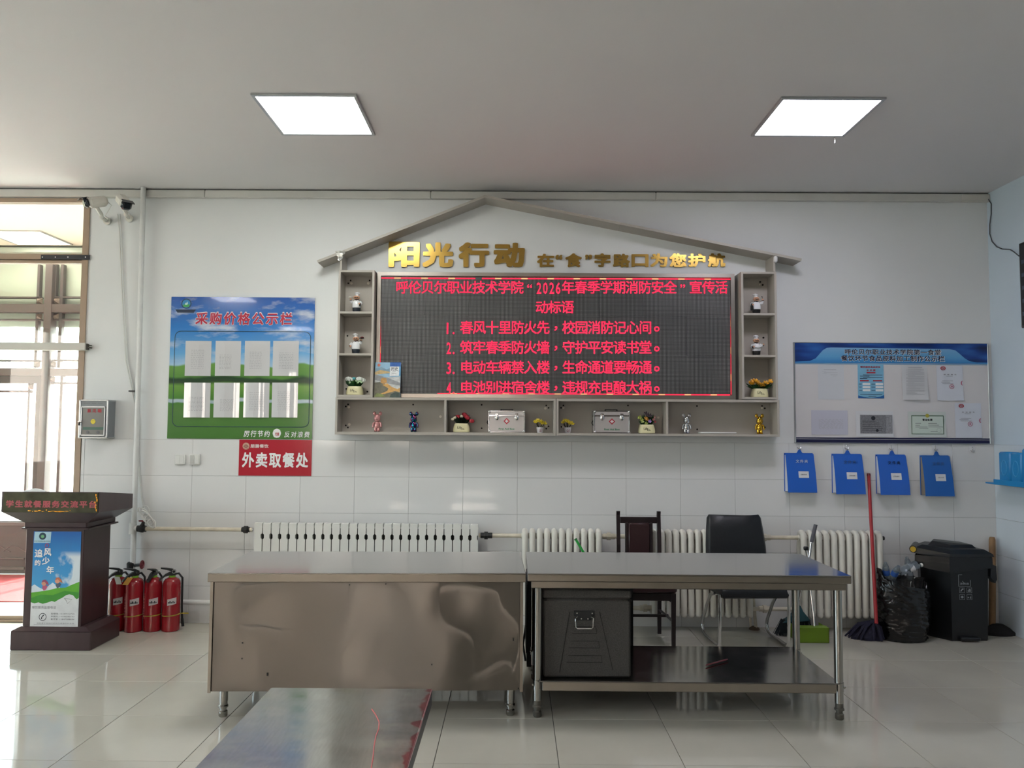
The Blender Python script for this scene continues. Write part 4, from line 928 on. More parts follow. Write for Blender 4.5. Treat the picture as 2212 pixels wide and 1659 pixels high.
# ------------------------------------------------------------------ chef figurines
def snap(c):
    return min(BOARDS, key=lambda b: (not (b[0] <= c.x <= b[1]), abs(b[2] - c.z)))[2] + .0005
M_coat = mat('glazed_white', '#dfe1e4', .2, coat=.4); M_skin = mat('figurine_skin', '#d3a283', .35); M_navy = mat('figurine_navy', '#1f2733', .3); M_blk = mat('figurine_black', '#121214', .3)
def chef(px, py, label, pose):
    c = P(px, py, -.105); c.z = snap(c); t = thing('chef_figurine', label, 'figurine', (c.x, -.105, c.z), 0, 'ceramic chef figurines')
    part(t, 'shoes', MB().box((-.013, -.006, .005), (.024, .04, .01), None, .004).box((.015, -.006, .005), (.024, .04, .01), None, .004), M_blk)
    part(t, 'trousers', MB().lathe([(.026, .006), (.031, .012), (.033, .03), (.0335, .046)], 16, (0, 0, 0), None, 1, .8), M_navy if pose < 2 else M_blk)
    part(t, 'jacket', MB().lathe([(.033, .041), (.0365, .043), (.037, .056), (.0355, .072), (.033, .086), (.027, .098), (.017, .106), (.01, .11)], 18, (0, 0, 0), None, 1, .85), M_coat)
    part(t, 'neckerchief', MB().lathe([(.013, .104), (.018, .107), (.018, .111), (.012, .115)], 12).box((0, -.016, .103), (.012, .006, .008), None, .002), M_blk if pose >= 2 else mat('scarf_dark', '#3a2a2c', .5))
    h = part(t, 'head', MB().ell((0, -.001, .128), (.0255, .022, .0195), 14, 10).ell((-.023, 0, .128), (.005, .004, .007), 8, 6).ell((.023, 0, .128), (.005, .004, .007), 8, 6), M_skin)
    part(h, 'nose', MB().ell((0, -.024, .13), (.005, .006, .005), 8, 6), M_skin)
    part(h, 'moustache', MB().ell((-.007, -.0225, .1245), (.009, .004, .0028), 8, 6, rot('Y', .25)).ell((.007, -.0225, .1245), (.009, .004, .0028), 8, 6, rot('Y', -.25)), M_blk)
    part(h, 'eyes', MB().ell((-.0075, -.0195, .135), (.0022, .002, .0026), 6, 5).ell((.0075, -.0195, .135), (.0022, .002, .0026), 6, 5), M_blk)
    lean = (.006, -.006, -.008, -.003)[pose]
    hat = MB().lathe([(.015, .142), (.0155, .155)], 14, (lean * .5, 0, 0))
    for k in range(6): hat.ell((lean + .011 * math.cos(k * 1.047), .008 * math.sin(k * 1.047), .163), (.012, .011, .0085), 10, 6)
    hat.ell((lean, 0, .167), (.013, .012, .0075), 10, 6)
    part(t, 'chef_hat', hat, M_coat)
    def arm(pts, sgn):
        part(t, 'sleeve', MB().tube(pts[:-1], [.013, .012, .010][:len(pts) - 1], 8), M_coat)
        part(t, 'cuff', MB().tube([Vector(pts[-2]).lerp(Vector(pts[-1]), .1), Vector(pts[-2]).lerp(Vector(pts[-1]), .5)], .0105, 8), M_blk)
        e = Vector(pts[-1]); hd = MB().ell(e, (.007, .007, .008), 8, 6)
        for q in range(3): hd.ell(e + Vector((.004 * sgn, -.004, -.004 + .004 * q)), (.0045, .0035, .0022), 6, 4)
        hd.ell(e + Vector((-.004 * sgn, -.005, .004)), (.0022, .0025, .0045), 6, 4)
        part(t, 'hand', hd, M_skin); return e
    if pose == 0:
        e = arm([(-.03, 0, .092), (-.043, -.006, .088), (-.045, -.014, .102), (-.045, -.018, .112)], -1)
        part(t, 'tray', MB().lathe([(.004, .0), (.021, .003), (.021, .006)], 14, e + Vector((0, 0, .008))).ell(e + Vector((-.004, 0, .018)), (.014, .012, .008), 10, 6), mat('tray_cream', '#c9c6bd', .4))
        arm([(.03, 0, .092), (.04, -.008, .076), (.036, -.024, .068), (.028, -.032, .072)], 1)
        part(t, 'sauce_bottle', MB().lathe([(.006, -.012), (.006, .004), (.003, .01)], 8, (.034, -.034, .062)), M_blk)
    elif pose == 1:
        e = arm([(.03, 0, .092), (.042, -.006, .09), (.044, -.014, .108), (.045, -.018, .118)], 1)
        part(t, 'serving_plate', MB().lathe([(.004, .0), (.022, .004), (.022, .007)], 14, e + Vector((.004, 0, .007))), M_blk)
        part(t, 'dish', MB().ell(e + Vector((.008, 0, .019)), (.016, .012, .008), 10, 6), mat('dish_red', '#6d2226', .4))
        arm([(-.03, 0, .092), (-.043, -.002, .078), (-.045, -.012, .068), (-.04, -.02, .066)], -1)
    elif pose == 2:
        e = arm([(.03, 0, .094), (.046, -.006, .096), (.05, -.012, .112), (.047, -.016, .122)], 1)
        part(t, 'ladle', MB().tube([e, e + Vector((-.004, 0, .02))], .002, 6).ell(e + Vector((-.005, 0, .024)), (.005, .004, .004), 8, 5), M_blk)
        arm([(-.03, 0, .094), (-.042, -.004, .084), (-.044, -.016, .074), (-.036, -.026, .078)], -1)
        part(t, 'wine_bottle', MB().lathe([(.012, -.026), (.013, -.006), (.012, .012), (.004, .02), (.004, .034)], 10, (-.044, -.026, .056)), M_blk)
    else:
        e = arm([(.03, 0, .092), (.042, -.012, .08), (.046, -.022, .084), (.05, -.026, .094)], 1)
        part(t, 'napkin', MB().tube([e + Vector((-.002, 0, 0)), e + Vector((-.02, -.008, -.014)), Vector((.0, -.044, .068)), Vector((-.022, -.036, .074))], [.004, .007, .008, .005], 8), M_coat)
        arm([(-.03, 0, .092), (-.042, -.006, .08), (-.04, -.022, .07), (-.03, -.032, .074)], -1)
chef(770, 671.5, 'white chef figurine raising a covered tray, top niche left of the screen', 0)
chef(768.5, 762, 'white chef figurine holding up a dish of red food, middle niche left of the screen', 1)
chef(1634, 675, 'white chef figurine waving a ladle with a bottle, top niche right of the screen', 2)
chef(1634, 766, 'white chef figurine with a napkin over one arm, middle niche right of the screen', 3)

# ------------------------------------------------------------------ bear figurines
def irid():
    m = mat('iridescent_chrome', '#8090a0', .1, 1.0); nt = m.node_tree; b = nt.nodes['Principled BSDF']
    lw = nd(nt, 'TexCoord').outputs['Normal']; n = nd(nt, 'TexNoise', {'Vector': lw, 'Scale': 1.3, 'Detail': 1.0}).outputs['Fac']
    c = ramp(nt, n, [(.2, '#2b1f6e'), (.36, '#1c8f9a'), (.48, '#242a60'), (.58, '#8f2f8a'), (.7, '#a89a50'), (.85, '#1d4f9a')])
    nt.links.new(c, b.inputs['Base Color']); return m
def bear(px, py, label, m):
    c = P(px, py, -.10); c.z = snap(c); t = thing('bear_figurine', label, 'figurine', (c.x, -.10, c.z), 0, 'glossy bear figurines'); t.scale = (.84, .9, 1.03)
    for s in (-1, 1):
        part(t, 'leg', MB().lathe([(.012, .002), (.015, .006), (.0145, .02), (.014, .036)], 12, (s * .015, 0, 0)).ell((s * .016, -.008, .007), (.014, .018, .007), 10, 6), m)
        part(t, 'arm', MB().tube([(s * .025, 0, .076), (s * .036, -.003, .066), (s * .04, -.006, .05), (s * .039, -.01, .036)], [.008, .0095, .009, .008], 10), m)
        e = part(t, 'ear', MB().ell((s * .029, .002, .146), (.0165, .008, .0165), 14, 8), m)
        part(e, 'ear_hollow', MB().ell((s * .029, -.005, .146), (.009, .003, .009), 10, 6), m)
    part(t, 'torso', MB().lathe([(.012, .026), (.026, .034), (.029, .05), (.026, .068), (.02, .08), (.012, .086)], 16, (0, 0, 0), None, 1, .8), m)
    h = part(t, 'head', MB().lathe([(.008, .078), (.026, .084), (.0315, .094), (.031, .11), (.026, .126), (.017, .138), (.004, .143)], 18, (0, -.002, 0), None, 1, .88), m)
    part(h, 'muzzle', MB().ell((0, -.028, .103), (.013, .008, .0095), 12, 8).ell((0, -.035, .107), (.004, .003, .003), 8, 6), m)
    part(h, 'eyes', MB().ell((-.012, -.025, .118), (.003, .002, .003), 6, 5).ell((.012, -.025, .118), (.003, .002, .003), 6, 5), m)
bear(814.5, 933, 'pink pearl bear figurine on the lower shelf', mat('pink_pearl', '#c48a88', .15, .35, coat=.6))
bear(893.5, 933, 'rainbow chrome bear figurine on the lower shelf', irid())
bear(1483, 937, 'silver chrome bear figurine on the lower shelf', mat('silver_chrome_fig', '#c8c8cc', .06, 1.0))
bear(1641, 937, 'golden chrome bear figurine at the right end of the lower shelf', mat('gold_chrome_fig', '#d0a63c', .08, 1.0))

# ------------------------------------------------------------------ potted artificial flowers
M_pot = mat('cream_glazed_pot', '#d6d0a6', .25); M_leaf = mat('dark_green_leaf', '#1f4a22', .5, var=.3, vscale=60); M_leafl = mat('bright_green_leaf', '#4a8a34', .5, var=.3, vscale=60)
def sq_ring(a, b, z, n=24, e=3.2):
    out = []
    for k in range(n):
        q = 2 * math.pi * k / n; c, s = math.cos(q), math.sin(q)
        out.append((a * math.copysign(abs(c) ** (2 / e), c), b * math.copysign(abs(s) ** (2 / e), s), z))
    return out
def petal_flower(mb, c, d, r, n, rnd, cup=.3):
    """n flat petals round the direction d"""
    M = aim(d)
    for k in range(n):
        a = 2 * math.pi * k / n + rnd.uniform(-.2, .2); u = Vector((math.cos(a), math.sin(a), 0)); w = Vector((-math.sin(a), math.cos(a), 0))
        pts = [u * r * .08, u * r * .5 + w * r * .32 + Vector((0, 0, cup * r * .3)), u * r * 1.0 + w * r * .18 + Vector((0, 0, cup * r)), u * r * 1.0 - w * r * .18 + Vector((0, 0, cup * r)), u * r * .5 - w * r * .32 + Vector((0, 0, cup * r * .3))]
        mb.poly([Vector(c) + M @ p for p in pts]); mb.poly([Vector(c) + M @ (p - Vector((0, 0, .0012))) for p in pts])
def rose(mb, c, r):
    for i, (q, h) in enumerate(((1, 0), (.78, .3), (.5, .5))):
        n = 7; rs = []
        mb.rings([[(c[0] + r * q * k2 * math.cos(j * 2 * math.pi / n + i), c[1] + r * q * k2 * .9 * math.sin(j * 2 * math.pi / n + i), c[2] + r * (zz_ + h * .4) + (.1 * r * (j % 2) if zz_ > .3 else 0)) for j in range(n)] for k2, zz_ in ((.35, -.6), (.85, -.3), (1.0, .2), (.9, .55))], False, False)
def blades(mb, rnd, n, r0, r1, h0, h1, z0, w=.006):
    for k in range(n):
        a = rnd.uniform(0, 2 * math.pi); q = rnd.uniform(.1, 1); b = Vector((r0 * q * math.cos(a), r0 * q * .7 * math.sin(a), z0)); h = rnd.uniform(h0, h1)
        tip = Vector((r1 * q * math.cos(a), r1 * q * .7 * math.sin(a), z0 + h)); mid = b.lerp(tip, .55) + Vector((0, 0, h * .08)); s = Vector((-math.sin(a + 1.2), math.cos(a + 1.2), 0)) * w
        mb.poly([b - s * .5, b + s * .5, mid + s, tip, mid - s])
def flower_pot(px, py, label, kind, seed):
    rnd = random.Random(seed); c = P(px, py, -.10); c.z = snap(c)
    t = thing('flower_pot', label, 'potted flowers', (c.x, -.10, c.z), 0, 'potted artificial flowers')
    p = MB(); p.rings([sq_ring(a, b, z) for a, b, z in ((.058, .04, 0), (.068, .05, .004), (.0695, .05, .02), (.065, .047, .045), (.059, .043, .066), (.055, .04, .073), (.051, .036, .073), (.05, .035, .066))])
    part(t, 'pot', p, M_pot)
    s = .85 if False else 1
    part(t, 'lettering', fit_text(MB(), 'Life', -.03, .006, .03, .05, -.0505, shear=.0), M_dark_ink, False)
    part(t, 'small_lettering', fit_text(MB(), 'Life', -.002, .026, .022, .034, -.0505), M_dark_ink, False)
    fol = MB(); fl2 = MB()
    if kind == 'white':
        blades(fol, rnd, 150, .04, .085, .03, .075, .066, .007); part(t, 'foliage', fol, M_leaf, False)
        blades(fl2, rnd, 26, .03, .06, .04, .07, .07, .007); part(t, 'light_foliage', fl2, M_leafl, False)
        for cc in ((-.052, -.01, .13), (.038, -.012, .13), (-.03, -.02, .125), (.06, .0, .12)): b = MB(); rose(b, cc, .028 if cc[1] > -.015 else .024); part(t, 'white_bloom', b, mat('white_petal', '#d8dcd6', .6))
        b = MB(); rose(b, (-.006, -.02, .135), .017); part(t, 'turquoise_bloom', b, mat('turquoise_petal', '#5aa9b4', .6))
        for k in range(7):
            b = MB(); petal_flower(b, (rnd.uniform(-.04, .075), -.04, rnd.uniform(.085, .12)), (0, -1, .3), .01, 5, rnd); part(t, 'tiny_bloom', b, mat('pale_green_petal', '#a9c49a', .6), False)
    elif kind == 'yellow':
        blades(fol, rnd, 170, .045, .12, .02, .06, .066, .009); part(t, 'foliage', fol, M_leaf, False)
        for k in range(11):
            x = -.07 + .014 * k + rnd.uniform(-.008, .008) if k < 9 else (.085 + .03 * (k - 9)); z = .115 + .02 * math.sin(k * .8) if k < 9 else .13 - .008 * (k - 9)
            b = MB(); petal_flower(b, (x, rnd.uniform(-.04, .0), z), (rnd.uniform(-.3, .3), -.6, .7), .026, 6, rnd, .4); petal_flower(b, (x, rnd.uniform(-.03, .0), z), (rnd.uniform(-.2, .2), -.7, .6), .017, 6, rnd, .5)
            part(t, 'yellow_bloom', b, mat('golden_petal', '#d69a1c', .5, var=.2, vscale=40), False)
    elif kind == 'red':
        blades(fol, rnd, 150, .04, .09, .03, .085, .066, .006); part(t, 'foliage', fol, mat('very_dark_leaf', '#20301f', .5), False)
        for x, z, y in ((-.03, .125, -.02), (.035, .13, -.01), (.05, .115, -.03), (.085, .09, -.03), (.02, .145, 0)): b = MB(); rose(b, (x, y, z), .022); part(t, 'red_bloom', b, mat('red_petal', '#a3212f', .5))
        for x, z in ((-.072, .105), (-.052, .118), (.0, .128)): b = MB(); rose(b, (x, -.03, z), .015); part(t, 'cream_bloom', b, mat('cream_petal', '#d8cdb4', .6))
    else:
        blades(fol, rnd, 130, .04, .07, .04, .10, .066, .005); part(t, 'foliage', fol, M_leaf, False)
        for x, z, r, cl in ((-.06, .13, .018, '#8f9a3a'), (-.045, .11, .016, '#9aa546'), (-.012, .125, .018, '#c08a3c'), (.0, .115, .016, '#b9822f'), (.005, .15, .022, '#2c1a24'), (-.01, .16, .02, '#35202a'), (.025, .145, .018, '#2c1a24'), (.02, .10, .017, '#9a7ac0'), (-.04, .098, .015, '#b9c27a'), (.052, .115, .012, '#a05a5a'), (.065, .095, .01, '#a02838'), (.062, .135, .01, '#a06a6a'), (-.008, .083, .015, '#a3b45a')):
            b = MB(); petal_flower(b, (x, -.035, z), (rnd.uniform(-.3, .3), -.9, .4), r, 5, rnd, .3); part(t, 'bloom', b, mat('petal_' + cl[1:], cl, .55), False)
    return t
flower_pot(766.5, 852.5, 'cream pot of white and turquoise artificial roses left of the screen', 'white', 1)
flower_pot(1640.5, 857.5, 'cream pot of yellow artificial flowers right of the screen', 'yellow', 2)
flower_pot(997, 934, 'cream pot of red artificial roses on the lower shelf', 'red', 3)
flower_pot(1396.5, 937, 'cream pot of mixed purple and orange artificial flowers on the lower shelf', 'mixed', 4)
def small_pot(px, py, label, seed):
    rnd = random.Random(seed); c = P(px, py, -.10); c.z = snap(c)
    t = thing('flower_pot', label, 'potted flowers', (c.x, -.10, c.z), 0, 'small potted yellow flowers')
    part(t, 'pot', MB().lathe([(.021, 0), (.023, .002), (.0295, .043), (.0295, .046), (.026, .046), (.024, .036)], 20), mat('white_glazed_pot', '#d6d6d8', .3))
    part(t, 'painted_mark', MB().tube([(.004, -.0262, .034), (-.002, -.0262, .03), (.005, -.0255, .022), (.0, -.0245, .012)], .0022, 5).tube([(.012 * math.cos(k * .524) + .004, -.0245 - .05 * .0, .024 + .014 * math.sin(k * .524)) for k in range(12)], .0014, 5, True), mat('mark_maroon', '#7a2a34', .4))
    st = MB()
    for k in range(9): a = rnd.uniform(-1, 1); st.tube([(a * .01, 0, .04), (a * .028, -.008, .06), (a * .04, -.01, .085)], .002, 5)
    part(t, 'stems', st, mat('dark_stem', '#2a2a1a', .6))
    for k in range(5):
        x = -.036 + .018 * k; b = MB(); cc = (x + rnd.uniform(-.004, .004), -.014, .088 + .012 * math.sin(k * 1.3))
        petal_flower(b, cc, (rnd.uniform(-.4, .4), -.7, .6), .02, 6, rnd, .4); b.ell(cc, (.009, .009, .008), 8, 6); part(t, 'yellow_bloom', b, mat('lemon_petal', '#c9b324', .55), False)
small_pot(1166.5, 935.5, 'tiny white pot of yellow flowers beside the left first aid box', 8)
small_pot(1226, 936, 'tiny white pot of yellow flowers left of the right first aid box', 9)

# ------------------------------------------------------------------ first aid boxes
M_fab = mat('satin_silver_panel', '#bdb9b8', .35, .55); M_fa_edge = mat('polished_edge', '#c6c6ca', .15, 1.0)
def aid_box(x0, y0, x1, y1, label):
    x, z, w, h = R(x0, y0, x1, y1, -.17); d = .13
    zb = snap(Vector((x, 0, z - h / 2))); t = thing('first_aid_box', label, 'first aid box', (x, -.105, zb), 0, 'silver first aid boxes')
    hs = h * .23
    part(t, 'body', MB().box((0, 0, (h - hs) / 2), (w - .006, d - .006, h - hs - .001), None, .003), M_fab, False)
    part(t, 'lid', MB().box((0, 0, h - hs / 2), (w - .006, d - .006, hs - .001), None, .003), M_fab, False)
    e = MB()
    for sx in (-1, 1):
        for sy in (-1, 1): e.box((sx * (w / 2 - .004), sy * (d / 2 - .004), h / 2), (.011, .011, h), None, .004)
        for zz_ in (.005, h - .005, h - hs): e.box((sx * (w / 2 - .004), 0, zz_), (.009, d, .009), None, .003)
    for sy in (-1, 1):
        for zz_ in (.005, h - .005): e.box((0, sy * (d / 2 - .004), zz_), (w, .010, .010), None, .003)
        e.box((0, sy * (d / 2 - .004), h - hs), (w, .0085, .014), None, .003)
    part(t, 'edge_profile', e, M_fa_edge, False)
    for sx in (-1, 1):
        for zz_ in (.011, h - .011): part(t, 'corner_cap', MB().ell((sx * (w / 2 - .009), -d / 2 + .004, zz_), (.012, .009, .012), 10, 8), M_chrome)
        l = part(t, 'latch', MB().box((sx * w * .27, -d / 2 - .003, h - hs - .004), (.03, .008, .045), None, .004).ell((sx * w * .27, -d / 2 - .006, h - hs - .018), (.018, .007, .022), 12, 8), M_chrome)
        part(l, 'latch_tongue', MB().box((sx * w * .27, -d / 2 - .012, h - hs - .004), (.009, .006, .026), None, .003), M_chrome)
    part(t, 'handle', MB().box((0, -.0, h + .009), (.10, .02, .006), None, .003).box((-.047, 0, h + .004), (.014, .02, .012), None, .003).box((.047, 0, h + .004), (.014, .02, .012), None, .003), mat('dark_handle', '#2a2a2c', .3))
    y = -d / 2 + .0022; r = .026; cz = h * .52
    part(t, 'red_diamond', MB().poly([(-r, y, cz), (0, y, cz - r), (r, y, cz), (0, y, cz + r)]), mat('cross_red', '#b01c2c', .4), False)
    cr = MB(); a, b = .0042, .0135; cr.bb(-a, a, y - .0004, y, cz - b, cz + b); cr.bb(-b, b, y - .0004, y, cz - a, cz + a)
    part(t, 'white_cross', cr, M_white_ink, False)
    part(t, 'lettering', fit_text(MB(), 'First Aid Box', -w * .215, w * .215, h * .135, h * .215, y, off=.02), mat('green_print', '#1f7a52', .5), False)
    part(t, 'strap_loop', MB().tube([(-w / 2, 0, h * .35), (-w / 2 - .012, -.01, h * .45), (-w / 2 - .004, -.02, h * .55)], .004, 6), M_black)
aid_box(1055, 886, 1134, 934, 'silver first aid box on the lower shelf left of centre')
aid_box(1283, 888, 1361, 937, 'silver first aid box on the lower shelf right of centre')
x, z, w, h = R(1512, 933, 1589, 937, -.15)
single('white_tray', MB().box((x, -.12, z), (w, .12, .012), None, .004), M_white_pl, 'flat white plastic strip lying on the lower right shelf', 'tray', (x, -.12, z - .006))

# ------------------------------------------------------------------ right notice board
BY = -.022
x, z, w, h = R(1716.5, 740, 2137, 958, BY); bx0, bx1 = x - w / 2, x + w / 2; bz0, bz1 = z - h / 2, z + h / 2
nb = thing('notice_board', 'large white notice board with blue header on the right wall', 'notice board', (x, -.01, bz0))
part(nb, 'board', MB().bb(bx0 + .004, bx1 - .004, BY + .003, -.001, bz0 + .004, bz1 - .004), mat('white_board', '#d2cfd0', .15), False, True)
f = MB(); f.bb(bx0, bx0 + .009, BY - .003, 0, bz0, bz1, .002); f.bb(bx1 - .009, bx1, BY - .003, 0, bz0, bz1, .002); f.bb(bx0, bx1, BY - .003, 0, bz0, bz0 + .006, .002); f.bb(bx0, bx1, BY - .003, 0, bz1 - .005, bz1, .002)
part(nb, 'frame', f, M_alu, False, True)
m = bpy.data.materials.new('header_blue'); m.use_nodes = True; nt = m.node_tree; b = nt.nodes['Principled BSDF']; b.inputs['Roughness'].default_value = .3
uv = nd(nt, 'TexCoord').outputs['UV']; n = nd(nt, 'TexNoise', {'Vector': nd(nt, 'Mapping', {'Vector': uv, 'Scale': (2.0, .9, 1), 'Rotation': (0, 0, .25)}).outputs[0], 'Scale': 2.2, 'Detail': 1.5}).outputs['Fac']
nt.links.new(ramp(nt, n, [(.3, '#0c1c4a'), (.48, '#123a86'), (.62, '#2b62b0'), (.8, '#0f2a66')]), b.inputs['Base Color'])
hz0 = bz1 - .171; q = MB().bb(bx0 + .009, bx1 - .009, BY + .0012, BY + .003, hz0, bz1 - .005); q.uv = (bx0, hz0, w, .171)
part(nb, 'header', q, m, False, True)
m = bpy.data.materials.new('header_light_blue'); m.use_nodes = True; nt = m.node_tree; b = nt.nodes['Principled BSDF']; b.inputs['Roughness'].default_value = .3
sv = nd(nt, 'SeparateXYZ', {0: nd(nt, 'TexCoord').outputs['UV']}).outputs[1]; nt.links.new(ramp(nt, sv, [(0, '#2f7fc0'), (.35, '#5b9fd0'), (1, '#7fb0d8')]), b.inputs['Base Color'])
def hb(px, py): p = P(px, py, BY); return (p.x, p.z)
pts = [hb(1717, 781)] + [hb(a, c) for a, c in ((1750, 779.5), (1762, 774), (1770, 765), (1778, 756), (1786, 751.5), (1795, 750.5), (2050, 754), (2064, 757), (2074, 765), (2084, 774), (2094, 780), (2110, 783), (2134, 783.5), (2134, 786), (1717, 784))]
q = MB().prism(pts, lambda a, b: Vector((a, BY + .0004, b)), lambda a, b: Vector((a, BY + .0012, b))); q.uv = (bx0, hz0, w, .14)
part(nb, 'header_wave', q, m, False, True)
part(nb, 'header_line', MB().bb(bx0 + .009, bx1 - .009, BY + .0002, BY + .0012, hz0 - .012, hz0 - .004), mat('sky_line', '#7fa9c8', .4), False, True)
part(nb, 'footer_band', MB().bb(bx0 + .009, bx1 - .009, BY + .0012, BY + .003, bz0 + .006, bz0 + .033).bb(bx0 + .009, bx1 - .009, BY + .0012, BY + .003, bz0 + .037, bz0 + .048), mat('navy_band', '#12123f', .3), False, True)
M_navy_ink = mat('navy_print', '#16163a', .6)  # navy ink of the board titles and form print
for s, a, c, d, e in (('呼伦贝尔职业技术学院第一食堂', 1825, 754.5, 2032, 766.5), ('餐饮环节食品原料加工制作公示栏', 1817, 768, 2040, 780.5)):
    part(nb, 'title_line', px_text(MB(), s, a - .6, c + .6, d + 1.4, e + .8, BY - .0004, off=.035, cell=1.05), M_white_ink, False, True)
    part(nb, 'title_line', px_text(MB(), s, a, c, d, e, BY - .0012, off=.018, cell=1.05), M_navy_ink, False, True)
rnd = random.Random(21)
def sheet(x0, y0, x1, y1, label, m=None, style='text', lift=0.0, cat='paper sheet'):
    x, z, w, h = R(x0, y0, x1, y1, BY); t = thing('posted_sheet', label, cat, (x, BY, z - h / 2), 0, 'sheets posted on the white notice board')
    s = MB(); rs = []; n = 5
    for i in range(n + 1):
        k = i / n; yy = BY - .001 - lift * (1 - k) ** 2
        rs.append([(x - w / 2, yy, z - h / 2 + h * k), (x + w / 2, yy - lift * .6 * (1 - k) ** 2, z - h / 2 + h * k), (x + w / 2, yy + .0005 - lift * .6 * (1 - k) ** 2, z - h / 2 + h * k), (x - w / 2, yy + .0005, z - h / 2 + h * k)])
    s.rings(rs); part(t, 'page', s, m or M_paper, True, True)
    if style: scribble(t, x - w * .46, x + w * .46, z - h / 2 + h * .06, z + h / 2, BY - .0022 - lift * 1.0, style, rnd, mat('faint_print', '#a2a2a9', .7))
    return t, x - w / 2, z - h / 2, w, h
sheet(1767, 788.5, 1823, 863, 'nearly blank notice sheet at upper left of the white board', mat('grey_paper', '#c6c9cf', .5), 'letter')
t, x, z, w, h = sheet(1853, 787, 1909, 860.5, 'blue printed notice sheet with red headings on the white board', mat('blue_sheet', '#79b2d0', .4, var=.12, vscale=7), None)
yy = BY - .0024
part(t, 'heading', fit_text(MB(), '餐饮服务食品安全', x + w * .1, x + w * .88, z + h * .9, z + h * .945, yy, off=.04), M_red_ink, False, True)
part(t, 'subheading', fit_text(MB(), '公示牌', x + w * .34, x + w * .68, z + h * .80, z + h * .855, yy, off=.04, cell=1.5), M_red_ink, False, True)
q = MB()
for a, b, c, d in ((.34, .68, .735, .77), (.08, .42, .5, .535), (.58, .93, .5, .535)): q.bb(x + w * a, x + w * b, yy, yy + .0005, z + h * c, z + h * d, .0)
part(t, 'red_bars', q, M_red_ink, False, True)
q = MB()
for a in (.18, .68):
    for c in (.39, .30, .205): q.bb(x + w * a, x + w * (a + .29), yy, yy + .0005, z + h * c, z + h * (c + .062))
part(t, 'white_fields', q, M_white_ink, False, True)
q = MB()
for c, a, b in ((.68, .2, .95), (.645, .08, .45), (.61, .2, .95), (.575, .08, .36), (.11, .08, .92), (.055, .4, .7), (.41, .04, .14), (.41, .52, .66), (.32, .04, .14), (.32, .52, .66), (.225, .04, .16), (.225, .52, .66)): q.bb(x + w * a, x + w * b, yy, yy + .0005, z + h * c, z + h * (c + .014))
part(t, 'print', q, M_navy_ink, False, True)
q = MB().poly([(x, yy, z), (x + w, yy, z), (x + w, yy, z + h * .1), (x + w * .85, yy, z + h * .05), (x + w * .5, yy, z + h * .012), (x + w * .2, yy, z + h * .04), (x, yy, z + h * .085)])
part(t, 'blue_wave', q, mat('deep_blue_print', '#1c5a9c', .4), False, True)
sheet(1948.5, 788.5, 2003, 864, 'densely printed notice sheet with a lifted corner on the white board', mat('pale_paper', '#c9cacd', .5), 'text', .012)
def report(x0, y0, x1, y1, label, lift):
    t, x, z, w, h = sheet(x0, y0, x1, y1, label, mat('cool_paper', '#ccd0da', .5), None, lift); yy = BY - .0024 - lift
    c = (x + w * .24, z + h * .92); q = MB(); disc(q, c[0], c[1], yy, .022, 20, .015, .72); part(t, 'red_mark', q, M_red_ink, False, True)
    part(t, 'mark_letters', fit_text(MB(), 'MA', c[0] - .011, c[0] + .013, c[1] - .007, c[1] + .007, yy, off=.03), M_red_ink, False, True)
    part(t, 'title', fit_text(MB(), '检验报告', x + w * .26, x + w * .74, z + h * .725, z + h * .755, yy, cell=1.7, off=.01), M_ink, False, True)
    q = MB()
    for k, (a, b) in enumerate(((.36, .6), (.2, .6), (.16, .5), (.2, .62))): q.bb(x + w * a, x + w * b, yy, yy + .0004, z + h * (.69, .56, .52, .48)[k], z + h * ((.69, .56, .52, .48)[k] + .007))
    part(t, 'print', q, M_ink, False, True)
    q = MB(); disc(q, x + w * .56, z + h * .4, yy, .02, 22, .015); disc(q, x + w * .56, z + h * .4, yy, .008, 8); part(t, 'round_stamp', q, mat('stamp_pink', '#b46a80', .6), False, True)
    q = MB(); n = 10; cx_, cz_ = x + w * 1.0, z + h * .5
    q.add([(cx_ - .022 * math.cos(-1.2 + 2.4 * k / n), yy, cz_ + .022 * math.sin(-1.2 + 2.4 * k / n)) for k in range(n + 1)] + [(min(cx_ - .012 * math.cos(-1.2 + 2.4 * k / n), cx_), yy, cz_ + .018 * math.sin(-1.2 + 2.4 * k / n)) for k in range(n + 1)], [(k, k + 1, n + 2 + k, n + 1 + k) for k in range(n)])
    part(t, 'edge_stamp', q, mat('stamp_pink', '#b46a80', .6), False, True)
report(2023.5, 789.5, 2080, 865.5, 'test report sheet with red mark and stamp in the upper row', .004)
sheet(1752.6, 886.5, 1831, 939, 'lilac sheet with a printed table at lower left of the white board', mat('lilac_paper', '#bcbccb', .5), 'table')
t, x, z, w, h = sheet(1848.5, 888.5, 1929, 943.5, 'laminated grey photocopied licence on the white board', mat('laminate_white', '#cfd0d4', .2), None, .006); yy = BY - .009
part(t, 'photocopy', MB().bb(x + w * .11, x + w * .97, yy, yy + .0005, z + h * .13, z + h * .86), mat('photocopy_grey', '#8b8b90', .4, var=.25, vscale=90), False, True)
part(t, 'dark_frame', MB().bb(x + w * .12, x + w * .8, yy - .0005, yy, z + h * .14, z + h * .84), mat('photocopy_dark', '#77777c', .4, var=.3, vscale=120), False, True)
q = MB(); disc(q, x + w * .46, z + h * .73, yy - .001, .018, 10); disc(q, x + w * .56, z + h * .25, yy - .001, .012, 10); part(t, 'emblem', q, M_dark_ink, False, True)
q = MB()
for k in range(6): q.bb(x + w * .17, x + w * rnd.uniform(.5, .74), yy - .001, yy - .0006, z + h * (.6 - .07 * k), z + h * (.615 - .07 * k))
part(t, 'print', q, M_dark_ink, False, True)
